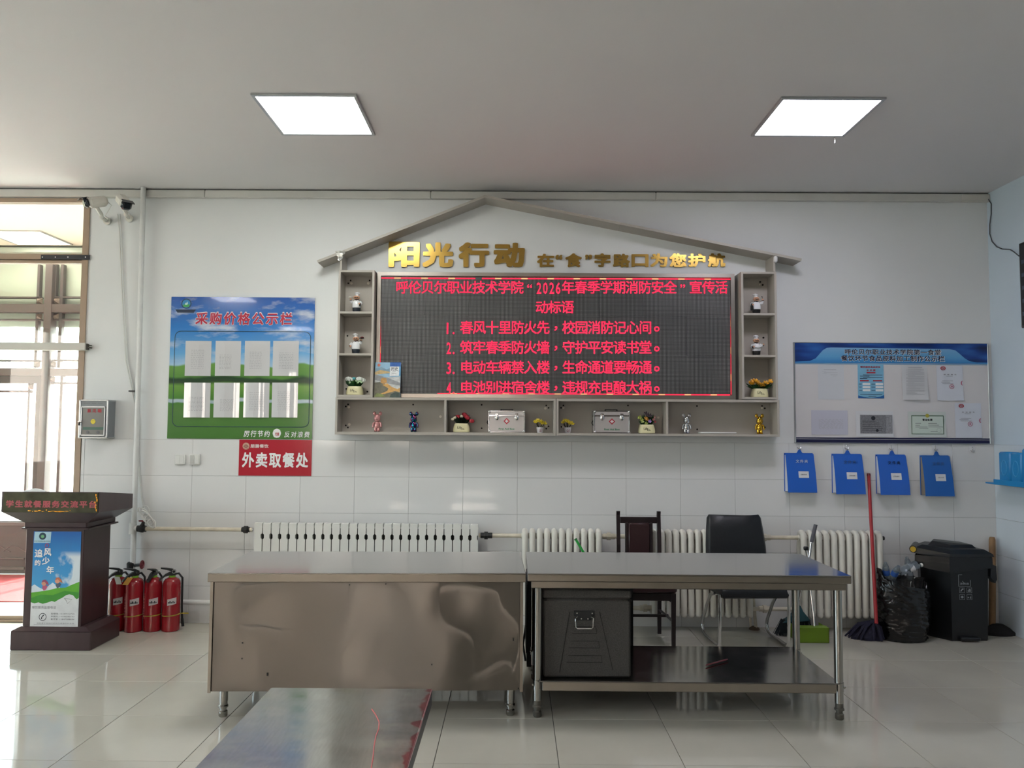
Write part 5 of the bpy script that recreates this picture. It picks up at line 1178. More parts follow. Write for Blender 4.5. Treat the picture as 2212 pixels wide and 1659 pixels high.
t, x, z, w, h = sheet(1961.5, 889.5, 2043, 943.5, 'laminated business licence with a green border on the white board', mat('laminate_green_white', '#c9cfcb', .2), None, .006); yy = BY - .009
q = MB(); a0, a1, b0, b1 = x + w * .08, x + w * .93, z + h * .1, z + h * .85
for r_ in ((a0, a1, b0, b0 + .005), (a0, a1, b1 - .006, b1), (a0, a0 + .005, b0, b1), (a1 - .005, a1, b0, b1)): q.bb(r_[0], r_[1], yy, yy + .0004, r_[2], r_[3])
part(t, 'green_border', q, mat('border_green', '#2f5a36', .4), False, True)
part(t, 'certificate_field', MB().bb(a0, a1, yy + .0004, yy + .0008, b0, b1), mat('certificate_pale', '#c6d2c8', .35), False, True)
q = MB(); disc(q, x + w * .5, b1 - .002, yy - .0006, .016, 16); part(t, 'gold_emblem', q, mat('emblem_gold', '#b0a83c', .4), False, True)
part(t, 'title', fit_text(MB(), '营业执照', x + w * .37, x + w * .63, z + h * .63, z + h * .72, yy - .0005, off=.04, cell=1.15), M_dark_ink, False, True)
q = MB()
for k, (a, b, c) in enumerate(((.18, .33, .53), (.52, .75, .53), (.18, .3, .45), (.52, .8, .46), (.18, .5, .38), (.28, .52, .33), (.52, .92, .39), (.58, .76, .21))): q.bb(x + w * a, x + w * b, yy - .0005, yy, z + h * c, z + h * (c + .014))
part(t, 'print', q, M_ink, False, True)
q = MB(); disc(q, x + w * .8, z + h * .26, yy - .0005, .019, 18, .017); part(t, 'faint_seal', q, mat('seal_grey', '#9aa89c', .5), False, True)
report(2063, 871, 2119.5, 946, 'test report sheet with red mark and stamp in the lower right corner', .004)

# ------------------------------------------------------------------ hooks and folders
M_hook = mat('clear_hook_plate', '#d9d9db', .15)
def hook(px, py, label):
    c = P(px, py, -.008); t = thing('wall_hook', label, 'hook', (c.x, -.007, c.z), 0, 'clear adhesive wall hooks')
    part(t, 'plate', MB().bb(-.026, .026, -.0025, 0, .0, .05, .001), M_hook, False)
    part(t, 'hook_wire', MB().tube([(0, -.004, .04), (0, -.006, .012), (0, -.012, -.004), (0, -.022, -.006), (0, -.028, .004)], .0025, 6).tube([(-.016, -.008, .014), (-.008, -.01, .002), (0, -.012, -.003), (.008, -.01, .002), (.016, -.008, .014)], .0022, 6), M_chrome)
hook(1726, 969.5, 'clear wall hook carrying the blue folder with white title'); hook(1828, 970.5, 'clear wall hook carrying the folder with faded title behind the mop'); hook(1924.5, 971.5, 'clear wall hook carrying the folder with dark title'); hook(2020.5, 973, 'clear wall hook carrying the rightmost blue folder'); hook(2100, 976, 'empty clear wall hook under the right end of the notice board')
M_fold = mat('blue_plastic_folder', '#1f5fc0', .35); M_fold2 = mat('duller_blue_folder', '#1f5fae', .4)
def folder(x0, y0, x1, y1, hx, hy, label, tcol, m, sk=0.0, pages='#cdd0da'):
    yb = -.075; s0 = P((x0 + x1) / 2, y0, -.03); x, z, w, h = R(x0, y0, x1, y1, -.05)
    t = thing('blue_folder', label, 'folder', (x, -.03, z - h / 2), 0, 'blue folders hung on hooks')
    zt, zb = z + h / 2, z - h / 2; xl, xr = x - w / 2 + .018, x + w / 2
    hk = P(hx, hy, -.02)
    # front cover leans out towards the bottom; back cover against the wall
    part(t, 'back_cover', MB().bb(x - w / 2, xr - .03, -.012, -.009, zb + .004, zt, .001), m, False, True)
    fc = MB(); rs = []
    for i in range(7):
        k = i / 6; zz_ = zt + .0 - (zt - zb) * k; y = -.03 - .055 * math.sin(k * 1.35); off_ = .014 * (1 - k)
        xa, xb = xl - .012, xr - .018 - .006 * (1 - k)
        rs.append([(xa, y, zz_), (xb, y, zz_), (xb, y + .003, zz_), (xa, y + .003, zz_)])
    fc.rings(rs); part(t, 'front_cover', fc, m, True, True)
    part(t, 'spine', MB().bb(x - w / 2, xr - .03, -.031, -.009, zt - .002, zt + .006, .002), m, False, True)
    pg = MB(); pg.yz([(-.013, zt - .01), (-.029, zt - .01), (-.06, zt - h * .5), (-.074, zb + .012), (-.013, zb + .006)], x - w / 2 + .006, xr - .035)
    part(t, 'pages', pg, mat('folder_pages_' + pages[1:], pages, .8), False, True)
    part(t, 'hanging_tab', MB().xz([(hk.x - .035, zt), (hk.x + .035, zt), (hk.x + .02, zt + .012), (hk.x + .012, hk.z + .004), (hk.x, hk.z + .012), (hk.x - .012, hk.z + .004), (hk.x - .02, zt + .012)], -.03, -.027), m, False, True)
    def on(k, e=.0012):   # y on the cover at depth fraction k
        return -.03 - .055 * math.sin(k * 1.35) - e
    part(t, 'title', (lambda q: q)(fit_text(MB(), '文件夹', x - w * .18, x + w * .2, zt - h * .235, zt - h * .145, on(.235), off=.01, cell=1.15)), tcol, False, True)
    k0, k1 = .45, .62; st = MB().add([(x - w * .12, on(k0), zt - h * k0), (x + w * .2, on(k0), zt - h * k0), (x + w * .2, on(k1), zt - h * k1), (x - w * .12, on(k1), zt - h * k1)], [(0, 1, 2, 3)])
    part(t, 'white_label', st, M_paper, False, True)
    part(t, 'label_print', fit_text(MB(), '记录台账表', x - w * .06, x + w * .13, zt - h * .55, zt - h * .515, on(.56, .003), cell=1.05), M_dark_ink, False, True)
M_tw = mat('silver_title', '#c9ccd6', .4); M_tf = mat('faded_title', '#3b5a8c', .5); M_td = mat('black_title', '#141a2c', .5)
folder(1697.6, 981, 1766, 1063, 1726, 974, 'blue hanging folder with white title, leftmost of the four', M_tw, M_fold)
folder(1801, 982.5, 1870.5, 1066.5, 1829.5, 975, 'blue hanging folder with faded title, just behind the mop handle', M_tf, M_fold)
folder(1896.6, 984, 1966, 1068, 1925.5, 976, 'blue hanging folder with black title, third of the four', M_td, M_fold)
folder(1993, 986, 2061, 1071, 2021.5, 977.5, 'duller blue hanging folder with brownish pages, rightmost of the four', M_tf, M_fold2, pages='#8f8578')

# ------------------------------------------------------------------ right wall: screen, cord, blue rack
WX = ROOM_X1
ty0 = PX(2203, 620, WX - .09).y
tz1, tz0 = PX(2201, 526, WX - .09).z, PX(2206, 709, WX - .09).z
t = thing('wall_screen', 'black framed display screen hung on the right wall at the picture edge', 'screen', (WX - .05, ty0 - .5, tz0))
part(t, 'housing', MB().bb(WX - .09, WX - .03, ty0 - 1.1, ty0, tz0, tz1, .006), M_black, False, True)
part(t, 'glass', MB().bb(WX - .093, WX - .0895, ty0 - 1.085, ty0 - .018, tz0 + .02, tz1 - .02), mat('dark_screen_glass', '#0d0f16', .08), False, True)
part(t, 'wall_bracket', MB().bb(WX - .03, WX, ty0 - .8, ty0 - .3, tz0 + .2, tz1 - .2), M_blackiron, False, True)
q = MB()
for k in range(5): q.bb(WX - .0936, WX - .0930, ty0 - .5, ty0 - .03, tz0 + .09 + .1 * k, tz0 + .12 + .1 * k)
part(t, 'status_text', q, mat('dim_screen_text', '#3a4552', .4), False, True)
t = thing('screen_cord', 'dark cord looping from the trunking end to the wall screen', 'cable', PX(2140, 480, WX - .008))
pts = [P(2131, 424, -.03)] + [PX(x_, y_, WX - .008) for x_, y_ in ((2141, 440), (2141, 462), (2138, 485), (2138, 505), (2143, 522), (2153, 533), (2165, 538), (2182, 539))] + [PX(2190, 544, WX - .02), PX(2201, 553, WX - .06)]
part(t, 'cord', MB().tube(pts, .0045, 6), mat('grey_cord', '#4a4d52', .5), True, True)
rk = thing('wall_rack', 'blue plastic wall rack on the tiled right wall', 'rack', (WX - .06, -.4, 1.15))
M_bp = mat('sky_blue_plastic', '#1f86c4', .35)
rz = PX(2185, 1046, WX - .1).z
part(rk, 'tray', MB().bb(WX - .14, WX - .008, -.95, -.10, rz - .012, rz, .003).bb(WX - .145, WX - .138, -.95, -.22, rz - .012, rz + .03, .002), M_bp, False, True)
part(rk, 'end_bracket', MB().xz([(WX - .008, rz), (WX - .10, rz), (WX - .03, rz + .02), (WX - .012, rz + .14), (WX - .008, rz + .14)], -.225, -.215), M_bp, False, True)
def packet(y0, y1, zt, xo, label):
    t = thing('blue_packet', label, 'packet', (WX - .06, (y0 + y1) / 2, rz), 0, 'blue packets in the wall rack')
    part(t, 'case', MB().bb(WX - .125 + xo, WX - .03 + xo, y1, y0, rz + .0005, zt, .012), M_bp, True, True)
    q = MB(); yc, zc = (y0 + y1) / 2, (rz + zt) / 2
    part(t, 'embossed_oval', q.tube([(WX - .1255 + xo, yc + .035 * math.cos(k * .524), zc + .06 * math.sin(k * .524)) for k in range(12)], .003, 6, True), mat('pale_blue_plastic', '#4aa0d4', .35), True, True)
ya = PX(2158, 1000, WX - .12).y; yb_ = PX(2183, 1000, WX - .12).y; yc_ = PX(2207, 1000, WX - .12).y
zp = PX(2170, 976, WX - .12).z
packet(ya, yb_ + .003, zp, 0, 'upright blue plastic packet nearest the room corner in the wall rack')
packet(yb_ - .003, yc_, zp - .004, 0, 'upright blue plastic packet nearer the picture edge in the wall rack')
packet(yc_ - .006, yc_ - .2, zp + .03, 0, 'taller blue plastic packet cut by the picture edge in the wall rack')
# ------------------------------------------------------------------ stainless furniture
def steel_mat(name, col, rough, bumpy, scale, stretch, smear=0.0):
    m = bpy.data.materials.new(name); m.use_nodes = True; nt = m.node_tree; b = nt.nodes['Principled BSDF']
    b.inputs['Metallic'].default_value = 1.0
    tc = nd(nt, 'TexCoord').outputs['Object']; mp = nd(nt, 'Mapping', {'Vector': tc, 'Scale': stretch}).outputs[0]
    n1 = nd(nt, 'TexNoise', {'Vector': mp, 'Scale': scale, 'Detail': 2.0}).outputs['Fac']
    n2 = nd(nt, 'TexNoise', {'Vector': mp, 'Scale': scale * 2, 'Detail': 2.0}).outputs['Fac']
    c = lin(col); lo = tuple(x * .9 for x in c[:3]) + (1,)
    nt.links.new(nd(nt, 'Mix', {0: nd(nt, 'MapRange', {'Value': n2, 1: .2, 2: .8}).outputs[0], 6: lo, 7: c}, data_type='RGBA').outputs[2], b.inputs['Base Color'])
    nt.links.new(nd(nt, 'MapRange', {'Value': n2, 1: .2, 2: .8, 3: rough - smear, 4: rough + smear}).outputs[0], b.inputs['Roughness'])
    if bumpy > 1: nt.links.new(nd(nt, 'Bump', {'Height': n1, 'Strength': bumpy, 'Distance': .05}).outputs[0], b.inputs['Normal'])
    return m
M_top = steel_mat('brushed_steel_top', '#b4b1ae', .13, .0, 5.0, (1, 2, 1), .02)
M_front = steel_mat('dented_steel_sheet', '#857e77', .34, .0, 1.0, (1.5, 1, .6), .02)
_b = M_front.node_tree.nodes['Principled BSDF']; _b.inputs['Anisotropic'].default_value = .97; _b.inputs['Anisotropic Rotation'].default_value = .25
M_edge = steel_mat('steel_edge', '#a59c92', .32, .0, 6.0, (1, 1, 1), .03)
M_leg = mat('steel_leg', '#a5a29c', .22, 1.0)
M_footrub = mat('worn_grey_foot', '#6b675f', .5, .6)
def foot(mb, x, y): mb.lathe([(.02, 0), (.024, .006), (.024, .03), (.018, .036), (.018, .05), (.027, .052), (.027, .06), (.022, .066), (.022, .09)], 14, (x, y, 0)); return mb
# left closed cabinet table
t = thing('steel_cabinet', 'long closed stainless steel cabinet table with a dented front panel', 'cabinet', (-.847, -1.775, 0), rad(2.0))
L, D, Hh = 1.755, .79, .8
part(t, 'worktop', MB().bb(-L / 2, L / 2, -D / 2, D / 2, Hh - .008, Hh, .003), M_top, False)
part(t, 'front_edge', MB().bb(-L / 2, L / 2, -D / 2, -D / 2 + .012, Hh - .05, Hh - .006, .003), M_edge, False)
part(t, 'side_edge', MB().bb(-L / 2, -L / 2 + .012, -D / 2 + .012, D / 2, Hh - .05, Hh - .006, .003), M_edge, False)
part(t, 'side_edge', MB().bb(L / 2 - .012, L / 2, -D / 2 + .012, D / 2, Hh - .05, Hh - .006, .003), M_edge, False)
fp = MB(); nx, nz = 36, 14; x0, x1, z0, z1 = -L / 2 + .022, L / 2 - .022, .155, Hh - .05
for j in range(nz + 1):
    for i in range(nx + 1):
        x, z = x0 + (x1 - x0) * i / nx, z0 + (z1 - z0) * j / nz
        e = min(1, min(i, nx - i) / 3) * min(1, min(j, nz - j) / 2)
        fp.v.append((x, -D / 2 + .018 + e * (.013 * noise.noise(Vector((x * 2.4, z * 1.4, 3.1))) + .004 * noise.noise(Vector((x * 6, z * 4, 9)))), z))
fp.f = [(j * (nx + 1) + i, j * (nx + 1) + i + 1, (j + 1) * (nx + 1) + i + 1, (j + 1) * (nx + 1) + i) for j in range(nz) for i in range(nx)]
fp.uv = (x0, z0, x1 - x0, z1 - z0)
part(t, 'front_panel', fp, M_front, True, ang=89)
part(t, 'side_panel', MB().bb(-L / 2 + .016, -L / 2 + .022, -D / 2 + .014, D / 2 - .015, .15, Hh - .05), M_front, False)
part(t, 'side_panel', MB().bb(L / 2 - .022, L / 2 - .016, -D / 2 + .014, D / 2 - .015, .15, Hh - .05), M_front, False)
part(t, 'back_panel', MB().bb(-L / 2 + .022, L / 2 - .022, D / 2 - .03, D / 2 - .024, .15, Hh - .05), M_front, False)
part(t, 'bottom_panel', MB().bb(-L / 2 + .022, L / 2 - .022, -D / 2 + .034, D / 2 - .03, .15, .156), M_edge, False)
part(t, 'corner_strip', MB().bb(-L / 2 + .014, -L / 2 + .03, -D / 2 + .008, -D / 2 + .013, .15, Hh - .05), M_edge, False); part(t, 'corner_strip', MB().bb(L / 2 - .03, L / 2 - .014, -D / 2 + .008, -D / 2 + .013, .15, Hh - .05), M_edge, False)
for k, (x, z) in enumerate(((-.68, .42), (-.68, .335), (-.54, .25), (.36, .30), (.81, .435), (.84, .17), (.10, .74), (-.1, .735))): part(t, 'rivet', MB().box((x, -D / 2 + .006 , z), (.006, .006, .014 if k in (2, 4) else .006)), M_blackiron, False)
for x in (-L / 2 + .08, L / 2 - .08):
    for y in (-D / 2 + .08, D / 2 - .08): part(t, 'leg', foot(MB(), x, y).cyl((x, y, .12), .024, .07, 14), M_leg)
# right open table with under-shelf
t = thing('steel_table', 'open stainless steel worktable with an under-shelf', 'table', (.955, -1.745, 0), rad(-.2))
L, D = 1.80, .80
part(t, 'worktop', MB().bb(-L / 2, L / 2, -D / 2, D / 2, Hh - .008, Hh, .003), M_top, False)
part(t, 'front_edge', MB().bb(-L / 2, L / 2, -D / 2, -D / 2 + .014, Hh - .045, Hh - .006, .004), M_edge, False)
part(t, 'back_edge', MB().bb(-L / 2, L / 2, D / 2 - .014, D / 2, Hh - .045, Hh - .006, .004), M_edge, False)
part(t, 'side_edge', MB().bb(-L / 2, -L / 2 + .014, -D / 2 + .014, D / 2 - .014, Hh - .045, Hh - .006, .004), M_edge, False); part(t, 'side_edge', MB().bb(L / 2 - .014, L / 2, -D / 2 + .014, D / 2 - .014, Hh - .045, Hh - .006, .004), M_edge, False)
part(t, 'lower_apron', MB().bb(-L / 2 + .02, L / 2 - .02, -D / 2 + .02, -D / 2 + .032, Hh - .085, Hh - .046, .003), M_edge, False)
part(t, 'underside', MB().bb(-L / 2 + .02, L / 2 - .02, -D / 2 + .034, D / 2 - .03, Hh - .05, Hh - .010), mat('dull_steel', '#6d6a66', .5, .8), False)
part(t, 'under_shelf', MB().bb(-L / 2 + .06, L / 2 - .06, -D / 2 + .03, D / 2 - .02, .196, .204, .002), steel_mat('shelf_steel', '#8f8c88', .14, .03, 4.0, (1, 1, 1), .04), False)
part(t, 'shelf_edge', MB().bb(-L / 2 + .085, L / 2 - .085, -D / 2 + .022, -D / 2 + .034, .152, .201, .003), M_edge, False)
for sx in (-1, 1):
    for sy in (-1, 1):
        x, y = sx * (L / 2 - .058), sy * (D / 2 - .06)
        l = part(t, 'leg', MB().cyl((x, y, .41), .0235, .64, 16), M_leg)
        part(l, 'foot', foot(MB(), x, y), M_footrub)
        part(l, 'shelf_clamp', MB().cyl((x, y, .178), .0265, .05, 16).box((x + sx * .026, y - .012, .178), (.012, .012, .012), None, .003), M_leg)
# pen on the shelf
a, b = G(1524, 1437, .214), G(1572, 1424, .214)
single('red_pen', MB().tube([a, a.lerp(b, .08), b.lerp(a, .1), b], [.002, .005, .005, .003], 8), mat('red_clear_plastic', '#8a3038', .3), 'red plastic stick lying on the under-shelf of the open steel table', 'pen', tuple((a + b) / 2 - Vector((0, 0, .005))))
# near table in the foreground
m = bpy.data.materials.new('stained_table_top'); m.use_nodes = True; nt = m.node_tree; b = nt.nodes['Principled BSDF']
tc = nd(nt, 'TexCoord').outputs['Object']; sx = nd(nt, 'SeparateXYZ', {0: tc})
n1 = nd(nt, 'TexNoise', {'Vector': nd(nt, 'Mapping', {'Vector': tc, 'Scale': (2.2, 4.0, 1)}).outputs[0], 'Scale': 2.0, 'Detail': 6.0, 'Roughness': .62}).outputs['Fac']
n2 = nd(nt, 'TexNoise', {'Vector': nd(nt, 'Mapping', {'Vector': tc, 'Scale': (40, 4, 1)}).outputs[0], 'Scale': 4.0, 'Detail': 4.0}).outputs['Fac']
stain = nd(nt, 'MapRange', {'Value': n1, 1: .52, 2: .60}).outputs[0]
base = nd(nt, 'Mix', {0: nd(nt, 'MapRange', {'Value': n2, 1: .3, 2: .7}).outputs[0], 6: lin('#adaba6'), 7: lin('#bab8b4')}, data_type='RGBA').outputs[2]
col = nd(nt, 'Mix', {0: nd(nt, 'Math', {0: stain, 1: .25}, operation='MULTIPLY').outputs[0], 6: base, 7: lin('#b3b8b2')}, data_type='RGBA').outputs[2]
# red paint along the right-hand edge, of uneven width
ed = nd(nt, 'Math', {0: sx.outputs[0], 1: nd(nt, 'MapRange', {'Value': nd(nt, 'TexNoise', {'Vector': tc, 'Scale': 14.0, 'Detail': 4.0}).outputs['Fac'], 1: .3, 2: .7, 3: -.02, 4: .02}).outputs[0]}, operation='ADD').outputs[0]
em = nd(nt, 'MapRange', {'Value': ed, 1: .256, 2: .266}).outputs[0]
col = nd(nt, 'Mix', {0: nd(nt, 'Math', {0: em, 1: .8}, operation='MULTIPLY').outputs[0], 6: col, 7: lin('#a8303e')}, data_type='RGBA').outputs[2]
nt.links.new(col, b.inputs['Base Color']); b.inputs['Metallic'].default_value = .85
nt.links.new(nd(nt, 'MapRange', {'Value': n1, 1: .4, 2: .65, 3: .13, 4: .22}).outputs[0], b.inputs['Roughness'])
nz_ = .72; c0, c1 = G(585, 1485, nz_), G(935, 1485, nz_); yb = c0.y
t = thing('dining_table', 'narrow worn metal topped table in the foreground with a red painted edge', 'table', ((c0.x + c1.x) / 2, yb - .62, 0))
w = c1.x - c0.x
part(t, 'table_top', MB().bb(-w / 2, w / 2, -.62, .62, nz_ - .012, nz_, .003), m, False)
part(t, 'edge_band', MB().bb(-w / 2 + .001, w / 2 - .001, -.619, .619, nz_ - .055, nz_ - .0125, .003), mat('black_edge_band', '#26242a', .4), False)
part(t, 'scratch_line', MB().tube([G(x_, y_, nz_) - Vector((t.location.x, t.location.y, -.0008)) for x_, y_ in ((803, 1532), (812, 1545), (819, 1560), (818, 1575), (812, 1590), (808, 1612), (806, 1635), (802, 1660))], .0016, 5), mat('pink_scratch', '#d0686a', .5))
for sx_ in (-1, 1):
    for sy in (-1, 1): part(t, 'leg', MB().bb(sx_ * (w / 2 - .07) - .018, sx_ * (w / 2 - .07) + .018, sy * .52 - .018, sy * .52 + .018, 0, nz_ - .055, .003), mat('grey_leg_paint', '#77767a', .4), False)
part(t, 'crossbar', MB().bb(-w / 2 + .07, w / 2 - .07, -.012, .012, nz_ - .08, nz_ - .055), mat('grey_leg_paint', '#77767a', .4), False)

# ------------------------------------------------------------------ foam delivery box and black bag
mf = mat('speckled_black_foam', '#4a4744', .85, var=.25, vscale=160, bump=.15, bscale=200)
fx0, fx1 = P(1172, 1400, -2.06).x, P(1364.5, 1400, -2.06).x; fz0, fz1 = .2045, .7
t = thing('foam_box', 'dark speckled foam delivery box with a wire handle on the under-shelf', 'box', ((fx0 + fx1) / 2, -1.83, fz0))
w = fx1 - fx0; d = .46; h = fz1 - fz0; hl = .055
part(t, 'body', MB().box((0, 0, (h - hl) / 2), (w - .008, d - .008, h - hl - .002), None, .012), mf)
part(t, 'lid', MB().box((0, 0, h - hl / 2), (w, d, hl), None, .010), mf)
part(t, 'lid_notch', MB().bb(-w / 2 + .002, -w / 2 + .022, -d / 2 + .0015, -d / 2 + .02, h - hl - .012, h - hl - .003).bb(w / 2 - .022, w / 2 - .002, -d / 2 + .0015, -d / 2 + .02, h - hl - .012, h - hl - .003), mat('foam_gap', '#15130f', .9), False)
y = -d / 2 + .0025; M_gr = mat('foam_groove', '#23211f', .9)
g = MB()
def line(a, b, r=.0016): g.tube([(a[0], y, a[1]), (b[0], y, b[1])], r, 5)
line((-.098, h * .74), (-.155, .03)); line((.07, h * .745), (.145, .045))
for q, ww in ((.285, .055), (.205, .07), (.125, .085)):
    line((-ww - .02, q), (ww - .005, q), .0011); line((-ww - .03, q - .038), (ww, q - .038), .0011); line((ww - .005, q), (ww, q - .038), .0011)
part(t, 'moulded_grooves', g, M_gr, True)
hp = part(t, 'handle_plate', MB().xz([(-.075, h * .70), (.042, h * .70), (.042, h * .755), (-.075, h * .755)], -d / 2 - .004, -d / 2 + .004).xz([(-.055, h * .65), (.022, h * .65), (.03, h * .70), (-.063, h * .70)], -d / 2 - .004, -d / 2 + .004), M_black, False)
part(hp, 'screws', MB().cyl((-.058, -d / 2 - .005, h * .73), .004, .003, 8, rot('X', math.pi / 2)).cyl((.028, -d / 2 - .005, h * .73), .004, .003, 8, rot('X', math.pi / 2)).cyl((-.033, -d / 2 - .005, h * .668), .004, .003, 8, rot('X', math.pi / 2)).cyl((.004, -d / 2 - .005, h * .668), .004, .003, 8, rot('X', math.pi / 2)), M_chrome)
part(t, 'wire_handle', MB().tube([(-.055, -d / 2 - .006, h * .69), (-.066, -d / 2 - .010, h * .68), (-.063, -d / 2 - .012, h * .575), (-.056, -d / 2 - .012, h * .56), (.024, -d / 2 - .012, h * .56), (.031, -d / 2 - .012, h * .575), (.034, -d / 2 - .010, h * .68), (.023, -d / 2 - .006, h * .69)], .0038, 8), M_chrome)
t = thing('delivery_bag', 'black ribbed delivery bag standing on the floor behind the foam box', 'bag', (.42, -1.06, 0))
bgm = mat('black_ribbed_fabric', '#1a1a1b', .7, bump=.3, bscale=90)
part(t, 'body', MB().yz([(-.24, .14), (-.19, .03), (.2, .03), (.24, .1), (.24, .6), (-.24, .6)], -.355, .345), bgm, False)
q = MB()
for k in range(9): q.tube([(-.357, -.22 + .05 * k, .13), (-.357, -.24 + .055 * k, .58)], .006, 5)
part(t, 'side_ribs', q, bgm); part(t, 'runner', MB().box((-.25, 0, .015), (.03, .3, .03), None, .006).box((.25, 0, .015), (.03, .3, .03), None, .006), M_black)
part(t, 'strap', MB().tube([(-.357, -.1, .3), (-.38, -.13, .16), (-.362, -.16, .06)], .008, 6), M_black)
# green stick
a, b = P(1243.5, 1165, -.30), P(1262, 1196, -.32)
dr_ = (b - a).normalized(); kn = a + dr_ * .25; bot = Vector((kn.x + .03, kn.y - .02, 0))
t = thing('green_stick', 'bright green plastic stick poking up behind the open steel table', 'stick', tuple(bot))
part(t, 'tube', MB().tube([a, kn, kn.lerp(bot, .1), bot], .010, 8), mat('bright_green_plastic', '#1f9a3a', .3), True, True)
part(t, 'end_plug', MB().cyl(a, .0115, .012, 8, aim(dr_)), mat('dark_green_plastic', '#176b2a', .4), True, True)

# ------------------------------------------------------------------ chairs
M_dw = mat('dark_stained_wood', '#22181a', .3, var=.2, vscale=20); M_dl = mat('maroon_leatherette', '#2e171a', .35, bump=.1, bscale=60)
c0, c1 = P(1336, 1150, -.25), P(1424, 1150, -.25)
t = thing('wooden_chair', 'dark wooden chair with padded maroon back behind the steel table', 'chair', ((c0.x + c1.x) / 2, -.45, 0), 0)
hw_ = (c1.x - c0.x) / 2; ztp = P(1428, 1105, -.25).z; yb, yf = .20, -.20
for s in (-1, 1):
    part(t, 'back_post', MB().rings([[(s * hw_ - .014, yb + dy - .016, zz_), (s * hw_ + .014, yb + dy - .016, zz_), (s * hw_ + .014, yb + dy + .016, zz_), (s * hw_ - .014, yb + dy + .016, zz_)] for zz_, dy in ((0, .02), (.42, 0), (.7, .0), (ztp - .03, .03), (ztp, .02))]), M_dw, False)
    part(t, 'leg', MB().rings([[(s * (hw_ + .03) - q, yf - q, zz_), (s * (hw_ + .03) + q, yf - q, zz_), (s * (hw_ + .03) + q, yf + q, zz_), (s * (hw_ + .03) - q, yf + q, zz_)] for zz_, q in ((0, .013), (.4, .017))]), M_dw, False)
    part(t, 'side_stretcher', MB().tube([(s * (hw_ + .03), yf, .19), (s * hw_, yb + .01, .19)], .012, 4), M_dw, False)
    part(t, 'corner_brace', MB().tube([(s * (hw_ + .025), yf + .01, .33), (s * (hw_ - .05), yf + .05, .385)], .008, 4), M_dw, False)
part(t, 'seat', MB().box((0, 0, .425), (2 * hw_ + .11, .46, .05), None, .016), M_dl)
part(t, 'seat_apron', MB().bb(-hw_ - .035, hw_ + .035, yf - .012, yb + .012, .345, .40, .003), M_dw, False)
part(t, 'top_rail', MB().bb(-hw_ + .014, hw_ - .014, yb + .005, yb + .028, ztp - .095, ztp - .045, .004), M_dw, False)
part(t, 'lower_rail', MB().bb(-hw_ + .014, hw_ - .014, yb - .012, yb + .012, .50, .54, .004), M_dw, False)
sp_ = .085
for s in (-1, 1): part(t, 'splat_bar', MB().bb(s * (sp_ + .012) - .012, s * (sp_ + .012) + .012, yb - .01, yb + .018, .54, ztp - .09, .003), M_dw, False)
part(t, 'back_pad', MB().box((-.0, yb, (.54 + ztp - .09) / 2), (2 * sp_ - .002, .034, ztp - .09 - .54), None, .008), M_dl)
part(t, 'front_stretcher', MB().bb(-hw_ - .03, hw_ + .03, -.01, .01, .18, .2), M_dw, False)

t = thing('black_chair', 'black leather chair with chrome tube legs behind the steel table', 'chair', (1.735, -.445, 0), rad(3))
M_bl = mat('black_leather', '#0f1116', .42, bump=.08, bscale=40)
sw = .23
bk = MB(); rs = []
for k, (z, yy, wx, th_) in enumerate(((.50, .145, .235, .03), (.56, .15, .24, .045), (.7, .17, .235, .055), (.83, .195, .225, .05), (.905, .21, .215, .04), (.93, .215, .20, .02))):
    rs.append([(x_, yy + y_ * th_, z + (.008 if (abs(x_) > wx * .9 and k > 3) else 0)) for x_, y_ in ((-wx, -.3), (-wx * .92, -.8), (-wx * .4, -1), (wx * .4, -1), (wx * .92, -.8), (wx, -.3), (wx, .3), (wx * .9, .7), (-wx * .9, .7), (-wx, .3))])
bk.rings(rs); b_ = part(t, 'backrest', bk, M_bl)
st = MB(); rs = []
for yy, z, th_ in ((-.27, .40, .02), (-.25, .405, .045), (-.1, .415, .055), (.05, .41, .05), (.17, .42, .04)):
    rs.append([(x_ * .25, yy, z + y_ * th_) for x_, y_ in ((-1, 0), (-.96, .7), (-.6, 1), (.6, 1), (.96, .7), (1, 0), (.95, -.7), (-.95, -.7))])
st.rings(rs); s_ = part(t, 'seat', st, M_bl)
for s in (-1, 1):
    x = s * .258
    fr_ = [(x, -.24, .405), (x, -.235, .2), (x, -.225, .045), (x, -.205, .02), (x, -.16, .016), (x, .12, .016), (x, .19, .03), (x, .215, .075), (x, .20, .12), (x, .08, .27), (x, -.02, .36), (x * .95, -.08, .378)]
    part(t, 'leg_loop', MB().tube(fr_, .0125, 10), M_chrome)
    part(t, 'back_support', MB().tube([(s * .2, .05, .372), (s * .2, .17, .38), (s * .2, .21, .43), (s * .2, .215, .55)], .011, 8), M_chrome)
part(t, 'seat_crossbar', MB().tube([(-.25, -.08, .375), (.25, -.08, .375)], .011, 8).tube([(-.2, .05, .372), (.2, .05, .372)], .011, 8), M_chrome)

